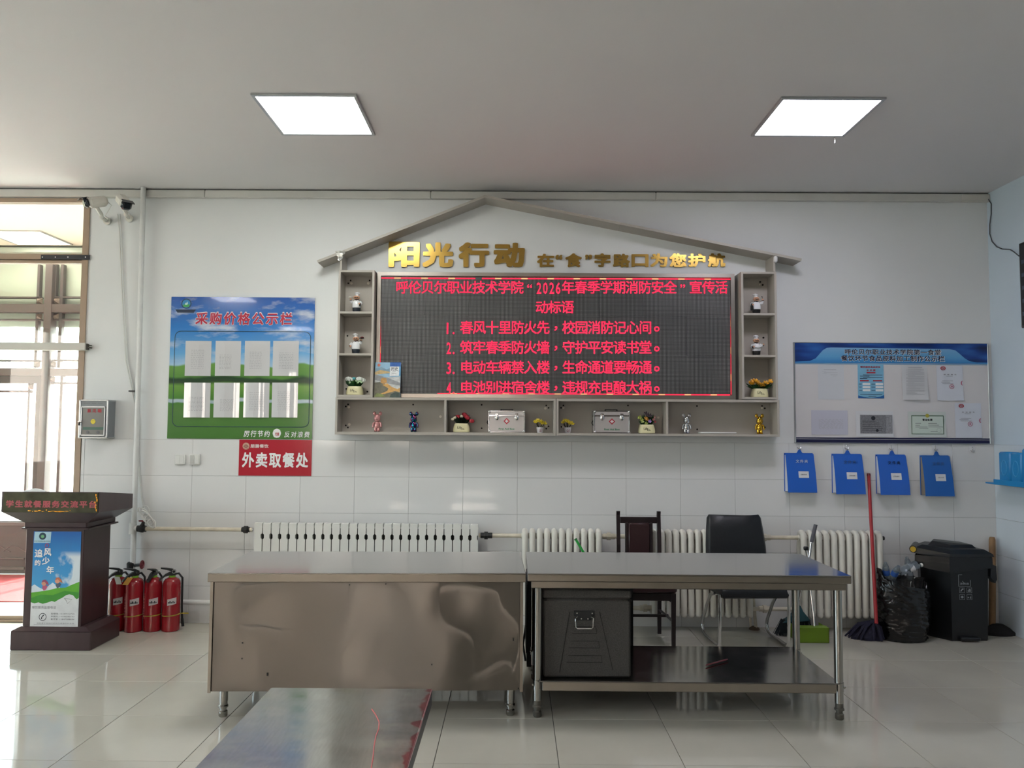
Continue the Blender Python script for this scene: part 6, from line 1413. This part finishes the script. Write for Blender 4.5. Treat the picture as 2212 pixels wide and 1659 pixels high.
# ------------------------------------------------------------------ broom, dustpan, mop
M_gl = mat('lime_green_plastic', '#6f8f1c', .4); M_teal = mat('teal_plastic', '#1f4a52', .4)
gx0, gx1 = G(1725, 1389, 0).x, G(1791, 1389, 0).x; gy = G(1758, 1389, 0).y
t = thing('dustpan', 'lime green long handled dustpan standing by the radiator', 'dustpan', ((gx0 + gx1) / 2, gy + .1, 0))
w = gx1 - gx0; zt = P(1758, 1358, gy).z
dp = MB(); dp.bb(-w / 2, w / 2, -.10, -.095, 0, zt); dp.bb(-w / 2, -w / 2 + .004, -.1, .1, 0, zt); dp.bb(w / 2 - .004, w / 2, -.1, .1, 0, zt); dp.bb(-w / 2, w / 2, -.1, .1, 0, .004); dp.bb(-w / 2, w / 2, -.103, -.02, zt - .004, zt + .006)
part(t, 'pan', dp, M_gl, False)
hpts = [P(1759, 1357, -.42), P(1757, 1330, -.40), P(1750, 1272, -.36), P(1745, 1206, -.32), P(1741, 1186, -.31)]
part(t, 'handle', MB().tube(hpts, .010, 10), M_chrome, True, True)
c = hpts[-1]; part(t, 'handle_cap', MB().box((c.x, c.y, c.z + .005), (.034, .03, .03), None, .006), M_black, True, True)
t = thing('broom', 'broom with grey foam grip and dark teal bristles by the radiator', 'broom', tuple(G(1712, 1362, 0)))
hp = [P(1762, 1133, -.235), P(1753, 1171, -.238), P(1748, 1206, -.24), P(1731, 1272, -.247), P(1722, 1312, -.25)]
part(t, 'foam_grip', MB().tube(hp[:2], .0145, 10), mat('grey_foam', '#5b5a60', .8), True, True)
part(t, 'pole', MB().tube(hp[1:], .010, 10), M_chrome, True, True)
n = MB(); rs = []
for px_, py_, hw2, dy in ((1723, 1308, 5, .015), (1724, 1320, 9, .02), (1722, 1332, 20, .03), (1718, 1340, 30, .035)):
    a, b = P(px_ - hw2, py_ + hw2 * .12, -.25), P(px_ + hw2, py_ - hw2 * .05, -.25); rs.append([(a.x, -.25 - dy, a.z), (b.x, -.25 - dy, b.z), (b.x, -.25 + dy, b.z), (a.x, -.25 + dy, a.z)])
part(t, 'head', n.rings(rs), M_teal, True, True)
br_ = MB(); rnd = random.Random(4); za = P(1718, 1338, -.25).z
for k in range(260):
    u = rnd.uniform(-1, 1); top = P(1718 + 29 * u, 1338, -.25); e = P(1714 + 40 * u, 1364 - 0 * u, -.25); yy = rnd.uniform(-.03, .03)
    br_.tube([(top.x, -.25 + yy, top.z), (e.x + rnd.uniform(-.01, .01), -.25 + yy * 1.6, max(.003, rnd.uniform(.0, .015)))], .0022, 3, cap=False)
part(t, 'bristles', br_, mat('dark_bristle', '#121c22', .7), False, True)['kind'] = 'stuff'
top, low = P(1876.5, 1026, -.022), P(1893, 1347, -.46)
t = thing('red_mop', 'mop with a red handle and navy cloth head beside the bin bag', 'mop', tuple(G(1868, 1380, 0)))
part(t, 'handle', MB().tube([top, top.lerp(low, .5), low], [.013, .0135, .0135], 10), mat('red_handle', '#a02028', .35, var=.15, vscale=10), True, True)
part(t, 'end_cap', MB().cyl(top, .015, .02, 10, aim(top - low)), mat('dark_red_cap', '#6d161c', .4), True, True)
n = MB(); rnd = random.Random(6); hc = G(1880, 1378, 0)
M_mop = mat('navy_mop_cloth', '#14142c', .85, var=.3, vscale=50, bump=.5, bscale=60)
rs = []
cen = Vector((hc.x, hc.y, 0))
for z, r in ((.0, 1.0), (.02, 1.03), (.05, .85), (.085, .55), (.12, .28), (.14, .1)):
    rs.append([(cen.x + .015 * 0 + r * (.155 if math.cos(q * math.pi / 12) < 0 else .085) * math.cos(q * math.pi / 12) * (1 + .12 * math.sin(5 * q + z * 30)) + z * .25, cen.y + r * .10 * math.sin(q * math.pi / 12) * (1 + .1 * math.cos(4 * q)), z) for q in range(24)])
part(t, 'mop_cloth', n.rings(rs), M_mop, True, True)
for k in range(26):
    a = rnd.uniform(0, 6.28); l = rnd.uniform(.9, 1.15); e = Vector((cen.x + (.175 if math.cos(a) < 0 else .095) * math.cos(a) * l, cen.y + .115 * math.sin(a) * l, .008)); b0 = Vector((cen.x + .02 + .03 * math.cos(a), cen.y + .03 * math.sin(a), .12))
    part(t, 'strand', MB().tube([b0, b0.lerp(e, .5) + Vector((0, 0, .03)), e], [.009, .012, .006], 5), M_mop, True, True)

# ------------------------------------------------------------------ bin, bag, bottles, pole
M_bin = mat('black_bin_plastic', '#0d0e11', .36)
bh = P(2090, 1203, -.40).z; by0 = -.40
t = thing('waste_bin', 'black plastic waste bin with hinged lid in the right corner', 'bin', (3.45, -.22, 0))
foot_ = [(3.345, -.405), (3.645, -.385), (3.645, -.075), (3.25, -.085), (3.215, -.20)]
def grow(poly, k, cx=3.45, cy=-.22): return [(cx + (x - cx) * k, cy + (y - cy) * k) for x, y in poly]
part(t, 'body', MB().rings([[(x, y, z) for x, y in grow(foot_, k)] for z, k in ((0, .93), (.015, .95), (bh - .1, 1.0), (bh, 1.01))]), M_bin, False, True)
part(t, 'rim', MB().rings([[(x, y, z) for x, y in grow(foot_, k)] for z, k in ((bh - .04, 1.03), (bh - .034, 1.05), (bh, 1.05))]), M_bin, False, True)
lidp = [(3.335, -.425), (3.685, -.405), (3.685, -.06), (3.27, -.06), (3.12, -.30)]
dz_ = (0.0, 0.0, .0, .035, .035)
lid = part(t, 'lid', MB().rings([[(x, y, bh + .001 + d * .3) for (x, y), d in zip(lidp, dz_)], [(x, y, bh + .022 + d) for (x, y), d in zip(grow(lidp, .97), dz_)], [(x, y, bh + .052 + d * .7) for (x, y), d in zip(grow(lidp, .78), dz_)]]), M_bin, False, True)
part(lid, 'lid_plateau', MB().rings([[(x, y, bh + .05 + d * .7) for (x, y), d in zip(grow(lidp, .62), dz_)], [(x, y, bh + .082 + d * .6) for (x, y), d in zip(grow(lidp, .5), dz_)]]), M_bin, False, True)
ha, hb_ = Vector((3.105, -.315, bh + .045)), Vector((3.24, -.09, bh + .045))
part(t, 'hinge_bar', MB().tube([ha, hb_], .028, 12), M_bin, True, True)
part(t, 'yellow_end_cap', MB().cyl(ha + (ha - hb_).normalized() * .004, .021, .012, 14, aim(ha - hb_)), mat('yellow_cap', '#b8941e', .4), True, True)
part(t, 'side_handle', MB().xz([(3.66, bh - .05), (3.70, bh - .07), (3.705, bh - .17), (3.69, bh - .2), (3.655, bh - .15)], -.40, -.34), M_bin, False, True)
part(t, 'pedal', MB().bb(3.40, 3.55, -.435, -.38, .012, .035, .006), M_bin, False, True)
part(t, 'liner_fringe', MB().rings([[(x + .01 * math.sin(9 * i), y, z + (.02 * math.sin(5 * i + 1) if z < bh - .05 else 0)) for i, (x, y) in enumerate(grow([lidp[4], (3.22, -.36), lidp[0], (3.5, -.415), lidp[1], lidp[2], lidp[3]], k))] for z, k in ((bh - .10, .985), (bh - .05, .99), (bh - .002, .985))], False, False), mat('liner_film', '#101114', .25), False, True)
# decal
q = MB(); dx0, dx1 = P(2070, 1260, by0).x, P(2096, 1260, by0).x; yy = by0 - .003
dz1, dz0 = P(2082, 1241, by0).z, P(2082, 1267, by0).z
q.bb(dx0, dx0 + .003, yy, yy + .001, dz0, dz1).bb(dx0, dx0 + .03, yy, yy + .001, dz1 - .003, dz1).bb(dx0, dx1, yy, yy + .001, dz0, dz0 + .003).bb(dx1 - .003, dx1, yy, yy + .001, dz0, dz0 + .05)
q.tube([(dx0 + .03, yy, dz1 - .05), (dx0 + .05, yy, dz1 - .07)], .0018, 4)
for i in range(2):
    for j in range(2):
        cx, cz = dx0 + .026 + i * .056, dz0 - .028 - j * .052
        for a in ((-.02, -.018, -.02, .02), (.018, .02, -.02, .02), (-.02, .02, -.02, -.018), (-.02, .02, .018, .02)): q.bb(cx + a[0], cx + a[1], yy, yy + .001, cz + a[2], cz + a[3])
        if i == 0 and j == 0: q.tube([(cx - .01, yy, cz - .008), (cx, yy, cz + .006), (cx + .01, yy, cz + .01)], .004, 4)
        elif i == 1 and j == 0: q.bb(cx - .012, cx + .012, yy, yy + .001, cz - .01, cz).bb(cx - .004, cx + .01, yy, yy + .001, cz + .002, cz + .01)
        elif i == 0: disc(q, cx, cz, yy, .011, 6)
        else: q.bb(cx - .013, cx - .003, yy, yy + .001, cz - .008, cz + .002); q.poly([(cx + .002, yy, cz - .01), (cx + .014, yy, cz - .01), (cx + .01, yy, cz + .01)])
fit_text(q, '其他垃圾', dx0 + .012, dx1 - .012, dz0 + .014, dz0 + .03, yy, off=.02)
part(t, 'decal', q, mat('pale_decal', '#8f9296', .5), False, True)

cb = Vector((3.0, -.345, 0))
t = thing('rubbish_bag', 'open black plastic rubbish bag full of empty bottles beside the bin', 'bag', (cb.x, cb.y, 0))
bag = MB(); rs = []; n = 64; NL = 60; bhh = .47
for j in range(NL + 1):
    k = j / NL; z = bhh * k; ring = []
    for q in range(n):
        a = 2 * math.pi * q / n; ca, sa = math.cos(a), math.sin(a)
        rx = .170 + .030 * math.sin(k * math.pi * .9) + .0 * k; ry = .13 + .025 * math.sin(k * math.pi)
        wv = 1 + .10 * noise.noise(Vector((ca * 2.2, sa * 2.2, z * 9))) + .07 * noise.noise(Vector((ca * 4, sa * 4, z * 44 + ca * 5))) + .06 * noise.noise(Vector((ca * 5, sa * 5, z * 85 + 4 + sa * 4)))
        zz_ = z * (1 + (.16 * max(0, -ca) ** 2 - .06 * max(0, ca) * (sa < 0) - .10 * (sa < -.3)) * k ** 2) + .01 * k * noise.noise(Vector((ca * 5, sa * 5, 1)))
        if j == 0: wv *= .88
        ring.append((rx * ca * wv, ry * sa * wv, max(0.0, zz_)))
    rs.append(ring)
# fold the mouth inwards
last = rs[-1]
rs.append([(x * .93, y * .9, z - .02) for x, y, z in last]); rs.append([(x * .88, y * .85, z - .10) for x, y, z in last]); rs.append([(x * .7, y * .6, .34) for x, y, z in last]); rs.append([(x * .05, y * .05, .33) for x, y, z in last])
bag.rings(rs, False, True); part(t, 'sack', bag, mat('black_bin_liner', '#0a0a0b', .22, bump=.35, bscale=30), True, ang=70)
ft = MB(); ft.tube([(.02, -.17, .02), (-.06, -.19, .015), (-.1, -.2, .004)], [.05, .04, .01], 8); 
M_pet = mat('clear_pet', '#b9c4cc', .12, trans=.75); M_bl2 = mat('blue_cap', '#1e78b8', .4); M_lab = mat('blue_label', '#2d56a0', .45)
def bottle(px, py, Y, d, label, cap, lab, L=.2):
    c = P(px, py, Y); d = Vector(d).normalized(); M = aim(d)
    t = thing('plastic_bottle', label, 'bottle', tuple(c), 0, 'empty bottles in the rubbish bag')
    part(t, 'bottle_body', MB().lathe([(.017, -L * .6), (.026, -L * .57), (.026, -L * .2), (.0245, -L * .17), (.026, -L * .14), (.025, L * .1), (.019, L * .24), (.011, L * .32), (.011, L * .36)], 14, (0, 0, 0), M), M_pet)
    if lab: part(t, 'wrap_label', MB().lathe([(.0265, -L * .16), (.0268, -L * .1), (.0262, L * .06)], 14, (0, 0, 0), M, cap=False), lab)
    if cap: part(t, 'cap', MB().lathe([(.015, L * .35), (.0155, L * .40), (.013, L * .43)], 12, (0, 0, 0), M), cap)
bottle(1914, 1233, -.36, (-.2, -.3, 1), 'empty clear bottle with blue label at the left of the rubbish bag', None, M_lab)
bottle(1934, 1236, -.40, (.15, -.5, .8), 'empty clear bottle standing second from left in the rubbish bag', None, M_lab, .18)
bottle(1953, 1229, -.36, (-.85, -.35, -.25), 'empty clear bottle with bright blue cap lying across the rubbish bag', M_bl2, None, .22)
bottle(1962, 1222, -.26, (-.25, -.2, 1), 'empty clear bottle standing at the back of the rubbish bag', None, None, .2)
bottle(1972, 1227, -.34, (.9, -.1, .35), 'empty bottle with white label lying at the right of the rubbish bag', M_white_pl, mat('white_wrap', '#c9c9cc', .5), .18)

a = P(2143, 1160, -.05); b = P(2143, 1352, -.14)
t = thing('wooden_pole', 'round wooden pole with dark mop head standing in the room corner behind the bin', 'pole', (b.x, b.y, 0))
part(t, 'pole', MB().tube([(b.x, b.y, .02), ((a.x + b.x) / 2, -.1, .4), (a.x, -.05, a.z - .02), (a.x, -.05, a.z)], [.024, .025, .024, .018], 12), mat('raw_wood', '#8a6a48', .6, var=.15, vscale=20), True, True)
c = G(2160, 1363, 0); n = MB(); rs = []
for z, r in ((0, 1), (.02, 1.02), (.05, .7), (.08, .3)): rs.append([(b.x + .03 + r * .13 * math.cos(q * math.pi / 9) * (1 + .1 * math.sin(4 * q)), b.y - .03 + r * .08 * math.sin(q * math.pi / 9), z) for q in range(18)])
part(t, 'mop_head', n.rings(rs), mat('dark_rag', '#1c1a1a', .9, bump=.5, bscale=60), True, True)

# ------------------------------------------------------------------ fire extinguishers
def extinguisher(x, y, label, hd, tagk, hose, cardside):
    t = thing('fire_extinguisher', label, 'fire extinguisher', (x, y, 0), 0, 'red fire extinguishers by the lectern')
    part(t, 'cylinder', MB().lathe([(.062, 0), (.068, .006), (.068, .36), (.064, .385), (.05, .405), (.03, .414), (.022, .418)], 24), M_red)
    part(t, 'collar', MB().lathe([(.026, .412), (.026, .426), (.02, .43)], 16), mat('lime_collar', '#6f9a2a', .4))
    part(t, 'valve', MB().lathe([(.016, .425), (.016, .455), (.012, .462)], 12), M_blackiron)
    Mz = rot('Z', hd)
    def q_(*p): return Mz @ Vector(p)
    def slab(rows):   # (y, z, half width, thickness)
        return MB().rings([[q_(-w_, y_, z_), q_(w_, y_, z_), q_(w_, y_, z_ + h_), q_(-w_, y_, z_ + h_)] for y_, z_, w_, h_ in rows])
    part(t, 'lever', slab(((.028, .452, .015, .016), (.0, .462, .016, .02), (-.04, .476, .016, .014), (-.085, .488, .014, .008))), M_black)
    part(t, 'grip', slab(((.026, .43, .016, .026), (-.02, .432, .016, .026), (-.05, .425, .014, .018), (-.095, .39, .011, .012))), M_black)
    part(t, 'safety_pin', MB().tube([q_(.02, 0, .462) + Vector((.014 * math.cos(k * .63) + .012, 0, .014 * math.sin(k * .63))) for k in range(10)], .0016, 5, True), M_chrome)
    Mh = rot('Z', hose)
    part(t, 'hose', MB().tube([Mh @ Vector(p) for p in ((.014, 0, .44), (.05, 0, .445), (.078, 0, .41), (.079, 0, .3), (.080, 0, .18), (.085, 0, .09))], .0085, 8), M_black)
    part(t, 'nozzle', MB().tube([Mh @ Vector(p) for p in ((.085, 0, .092), (.092, 0, .03))], [.010, .0125], 8), M_black)
    # curved paper label
    r = .0687; lb = MB(); n = 6; a0, a1 = -1.57 - .05, -1.57 + .95
    for k in range(n + 1): a = a0 + (a1 - a0) * k / n; lb.v += [(r * math.cos(a), r * math.sin(a), .205 + .012 * k / n), (r * math.cos(a), r * math.sin(a), .255 + .012 * k / n)]
    lb.f = [(2 * k, 2 * k + 2, 2 * k + 3, 2 * k + 1) for k in range(n)]
    part(t, 'inspection_label', lb, mat('worn_paper', '#b9b0b0', .6))
    ms = MB()
    for k in range(5): a = a0 + (a1 - a0) * (.15 + .15 * k); ms.bb(.0695 * math.cos(a) - .005, .0695 * math.cos(a) + .005, .0695 * math.sin(a), .0695 * math.sin(a) + .001, .224, .224 + (.018 if k % 2 else .01))
    part(t, 'label_print', ms, M_dark_ink, False)
    tp = MB(); n = 14
    for k in range(n + 1): a = -3.1 + 3.1 * k / n; tp.v += [(r * math.cos(a), r * math.sin(a), .128 + .01 * math.sin(a * .5)), (r * math.cos(a), r * math.sin(a), .136 + .01 * math.sin(a * .5))]
    tp.f = [(2 * k, 2 * k + 2, 2 * k + 3, 2 * k + 1) for k in range(n)]
    part(t, 'yellow_strap', tp, mat('yellow_strap', '#9a8a2a', .5))
    if tagk:
        m_, sd = (mat('white_tag', '#b9bab4', .6), 1) if tagk == 'white' else (mat('amber_tag', '#b98a3a', .6), -1)
        part(t, 'hang_tag', MB().rings([[(sd * .012 + a * .022 * 1 + (k * .03 * sd), -.055 - .02 * k - .0, .425 - .055 * k + a * .0) for a in (-1, 1)] + [(sd * .012 + a * .022 + (k * .03 * sd), -.054 - .02 * k, .425 - .055 * k) for a in (1, -1)] for k in (0, .6, 1.0)]), m_, False)
    if cardside:
        s = MB(); a = -1.57 - 1.0
        for a_, b_, z0_, z1_ in ((-.62, -.60, .1, .3), (-1.0, -.98, .1, .3)): s.bb(.0692 * math.cos(a_ - 1.57) - .0008, .0692 * math.cos(a_ - 1.57) + .0008, .0692 * math.sin(a_ - 1.57) - .0005, .0692 * math.sin(a_ - 1.57) + .0005, z0_, z1_)
        for k in range(8): x_ = .0694 * math.cos(-.8 - 1.57); y_ = .0694 * math.sin(-.8 - 1.57); s.bb(x_ - .006, x_ + .006, y_, y_ + .001, .115 + .022 * k, .119 + .022 * k + (.008 if k % 3 == 0 else 0))
        part(t, 'printed_panel', s, mat('pale_red_print', '#b05a5a', .5), False)
extinguisher(-3.165, -.24, 'fire extinguisher half hidden behind the lectern with white tag', -.9, 'white', .75, False)
extinguisher(-3.020, -.27, 'fire extinguisher with amber tag standing next to the one behind the lectern', -.8, 'amber', .9, True)
extinguisher(-2.880, -.25, 'fire extinguisher with its lever facing the front, third from the lectern', -.05, None, 1.2, True)
extinguisher(-2.737, -.245, 'fire extinguisher with hose at its right, the rightmost of the four', -1.15, None, .15, False)
a = P(385, 1320, -.25); t = thing('yellow_strap_end', 'loose yellow end of the strap round the extinguishers', 'strap', (-2.64, -.235, .13))
part(t, 'ribbon', MB().bb(-2.668, -2.60, -.2405, -.2395, .128, .138), mat('yellow_strap', '#9a8a2a', .5), False, True)

# ------------------------------------------------------------------ lectern
M_lec = mat('dark_mahogany', '#3d2c2e', .32, var=.12, vscale=14, stretch=(1, 1, .2))
lx = -3.345
t = thing('lectern', 'dark mahogany lectern with an amber display strip and a sky poster', 'lectern', (lx, -.62, 0))
bx0, bx1 = -3.633, -3.054
part(t, 'base', MB().bb(bx0, bx1, -.845, -.42, 0, .135, .006).rings([[(bx0, -.845, .135), (bx1, -.845, .135), (bx1, -.42, .135), (bx0, -.42, .135)], [(bx0 + .05, -.805, .16), (bx1 - .06, -.805, .16), (bx1 - .06, -.43, .16), (bx0 + .05, -.43, .16)]]), M_lec, False, True)
cx0, cx1 = P(52, 1260, -.80).x, P(178, 1260, -.80).x
part(t, 'column', MB().bb(cx0, cx1, -.80, -.42, .16, .86, .004), M_lec, False, True)
part(t, 'ledge', MB().bb(cx0 - .03, cx1 + .04, -.815, -.38, .855, .868, .003), M_lec, False, True)
part(t, 'neck', MB().bb(cx0 - .01, cx1 + .02, -.81, -.39, .868, .91, .004), M_lec, False, True)
tx0, tx1 = -3.70, -3.0
prof = [(-.90, 1.135), (-.40, 1.088), (-.395, 1.08), (-.395, .985), (-.41, .975)]
# desk head: front face, sloping top, tapered underside
hd = MB(); zt0, zb0 = 1.135, .99
V_ = [(tx0, -.90, zb0), (tx1, -.90, zb0), (tx1, -.90, zt0), (tx0, -.90, zt0), (tx0, -.395, .975), (tx1, -.395, .975), (tx1, -.395, 1.085), (tx0, -.395, 1.085), (cx0 - .005, -.815, .905), (cx1 + .03, -.815, .905), (cx1 + .03, -.40, .905), (cx0 - .005, -.40, .905)]
hd.add(V_, [(0, 1, 2, 3), (3, 2, 6, 7), (4, 7, 6, 5), (1, 5, 6, 2), (0, 3, 7, 4), (0, 8, 9, 1), (1, 9, 10, 5), (5, 10, 11, 4), (4, 11, 8, 0), (8, 11, 10, 9)])
part(t, 'desk_head', hd, M_lec, False, True)
sx0, sx1 = P(8, 1085, -.902).x, P(212, 1085, -.902).x; sz0, sz1 = P(110, 1107, -.902).z, P(110, 1064, -.902).z
m = mat('amber_display_film', '#4b4a38', .12, var=.35, vscale=9)
part(t, 'display_strip', MB().bb(sx0, sx1, -.906, -.901, sz0, sz1), m, False, True)
part(t, 'display_text', fit_text(MB(), '学生就餐服务交流平台', sx0 + .02, sx1 - .01, sz0 + .034, sz1 - .056, -.9068, off=.035, cell=1.12), mat('dull_red_display', '#a84a50', .4), False, True)
q = MB(); rnd = random.Random(12)
for k in range(20):
    e = k / 20; x_ = sx0 + (sx1 - sx0) * (.28 + .72 * e) if k < 13 else sx1 - .012 + rnd.uniform(-.008, .006); z_ = sz0 + .006 + rnd.uniform(0, .012) if k < 13 else sz0 + (sz1 - sz0) * (k - 12) / 8
    q.ell((x_, -.907, z_), (rnd.uniform(.004, .02) if k < 13 else .005, .0008, rnd.uniform(.002, .005) if k < 13 else rnd.uniform(.005, .014)), 7, 4)
part(t, 'peeling_gold_foil', q, mat('gold_foil', '#d8952e', .25, .8), True, True)
# poster
x0, x1 = P(69, 1250, -.803).x, P(172, 1250, -.803).x; z0, z1 = P(115, 1357, -.803).z, P(125, 1148, -.803).z; w, h = x1 - x0, z1 - z0
q = MB().bb(x0, x1, -.8035, -.8005, z0, z1); q.uv = (x0, z0, w, h)
po = part(t, 'poster', q, scenic('lectern_sky_print', 'sky'), False, True)
def pp(nm, pts, col, k): part(po, nm, MB().poly([(x0 + w * a, -.8038 - .0003 * k, z0 + h * b) for a, b in pts]), mat('poster_' + nm, col, .4, var=.06, vscale=20), False, True)
pp('low_cloud', [(0, .43), (.06, .45), (.15, .42), (.24, .40), (.34, .43), (.44, .47), (.52, .44), (.6, .42), (.6, .36), (0, .34)], '#cfdbe2', 0)
pp('meadow', [(0, .365), (.15, .375), (.35, .39), (.55, .415), (.72, .42), (.85, .45), (1, .48), (1, .27), (0, .22)], '#5aa52c', 1)
pp('meadow_shade', [(0, .31), (.2, .345), (.45, .34), (.7, .385), (1, .37), (1, .27), (0, .22)], '#3f8f30', 2)
pp('white_foot', [(0, .0), (1, 0), (1, .315), (.96, .30), (.93, .31), (.88, .34), (.8, .35), (.73, .34), (.66, .315), (.58, .295), (.5, .27), (.44, .28), (.36, .265), (.25, .25), (.16, .265), (.08, .255), (0, .265)], '#d6d8d8', 3)
pp('logo_patch', [(.02, .995), (.37, .995), (.36, .88), (.01, .88)], '#a9cbd8', 1)
part(po, 'logo_ring', disc(MB(), x0 + w * .19, z0 + h * .95, -.8046, .026, 20), mat('logo_navy', '#1d3a4c', .4), False, True)
part(po, 'logo_leaf', disc(MB(), x0 + w * .19, z0 + h * .947, -.8049, .013, 7), mat('logo_leaf_green', '#6fae7a', .4), False, True)
part(po, 'logo_caption', fit_text(MB(), '呼伦贝尔职业技术学院', x0 + w * .02, x0 + w * .35, z0 + h * .89, z0 + h * .905, -.8046), M_dark_ink, False, True)
part(po, 'red_seal', disc(MB(), x0 + w * .29, z0 + h * .853, -.8046, .015, 16, .011), M_red_ink, False, True)
for ch, a, b, s in (('追', .04, .73, .17), ('风', .23, .745, .16), ('的', .05, .645, .12), ('少', .2, .655, .16), ('年', .3, .56, .16)):
    part(po, 'title_character', fit_text(MB(), ch, x0 + w * a, x0 + w * (a + s), z0 + h * b, z0 + h * (b + s * .5), -.8050, off=.03), M_white_ink, False, True)
for bx, by, c1_, c2_ in ((.27, .40, '#9a4a66', '#b85a78'), (.55, .425, '#b86a4a', '#4a5a6a')):
    part(po, 'child_dress', MB().poly([(x0 + w * (bx + a), -.8052, z0 + h * (by + b)) for a, b in ((-.05, .02), (.0, .055), (.07, .03), (.04, .0), (-.01, -.015))]), mat('dress_' + c2_[1:], c2_, .5), False, True)
    part(po, 'child_head', disc(MB(), x0 + w * (bx - .01), z0 + h * (by + .062), -.8054, .018, 12), mat('child_skin', '#d69a80', .5), False, True)
    part(po, 'child_hair', MB().poly([(x0 + w * (bx + a), -.8057, z0 + h * (by + b)) for a, b in ((-.06, .07), (-.04, .095), (.02, .1), (.07, .075), (.1, .04), (.04, .055), (.0, .08))]), mat('hair_' + c1_[1:], c1_, .5), False, True)
part(po, 'hotline_heading', fit_text(MB(), '餐饮服务监督电话', x0 + w * .03, x0 + w * .53, z0 + h * .20, z0 + h * .228, -.8050, off=.0), M_ink, False, True)
part(po, 'phone_ring', disc(MB(), x0 + w * .26, z0 + h * .115, -.8050, .0275, 24, .0235), M_dark_ink, False, True)
part(po, 'phone_receiver', MB().tube([(x0 + w * .235, -.8052, z0 + h * .095), (x0 + w * .243, -.8052, z0 + h * .115), (x0 + w * .28, -.8052, z0 + h * .135)], [.004, .0025, .004], 6), M_dark_ink, True, True)
for k, s in enumerate(('段健强:13347012725', '宋国杰:13546580103', '姜世军:13847088684')):
    part(po, 'hotline', fit_text(MB(), s, x0 + w * .43, x0 + w * .92, z0 + h * (.141 - .028 * k), z0 + h * (.158 - .028 * k), -.8050), M_dark_ink, False, True)
part(po, 'small_print', fit_text(MB(), '您的意见是我们的动力感谢您的支持', x0 + w * .14, x0 + w * .92, z0 + h * .043, z0 + h * .057, -.8050), M_ink, False, True)
part(po, 'rule', MB().bb(x0 + w * .08, x0 + w * .95, -.8050, -.8046, z0 + h * .034, z0 + h * .036), M_ink, False, True)
part(po, 'paper_plane', MB().tube([(x0 + w * a, -.8050, z0 + h * b) for a, b in ((.7, .308), (.86, .298), (.77, .255), (.74, .285), (.7, .308))], .0012, 4), M_ink, True, True)
# crumpled white paper on top
c = P(76, 1058, -.6); n = MB(); rs = []
for z, r in ((0, 1), (.008, .8), (.02, .3), (.023, .05)): rs.append([(c.x + r * .075 * math.cos(q * math.pi / 6) * (1 + .2 * math.sin(3 * q)), -.6 + r * .07 * math.sin(q * math.pi / 6), 1.1125 + z + (.012 if math.cos(q * .5236) < 0 else -.006) * (1 if z == 0 else 0) * 0) for q in range(12)])
single('crumpled_cloth', n.rings(rs), mat('white_cloth', '#d8dce0', .8), 'crumpled white cloth lying on top of the lectern', 'cloth', (c.x, -.6, 1.1125))
COL.objects.unlink(_fob); bpy.data.objects.remove(_fob)
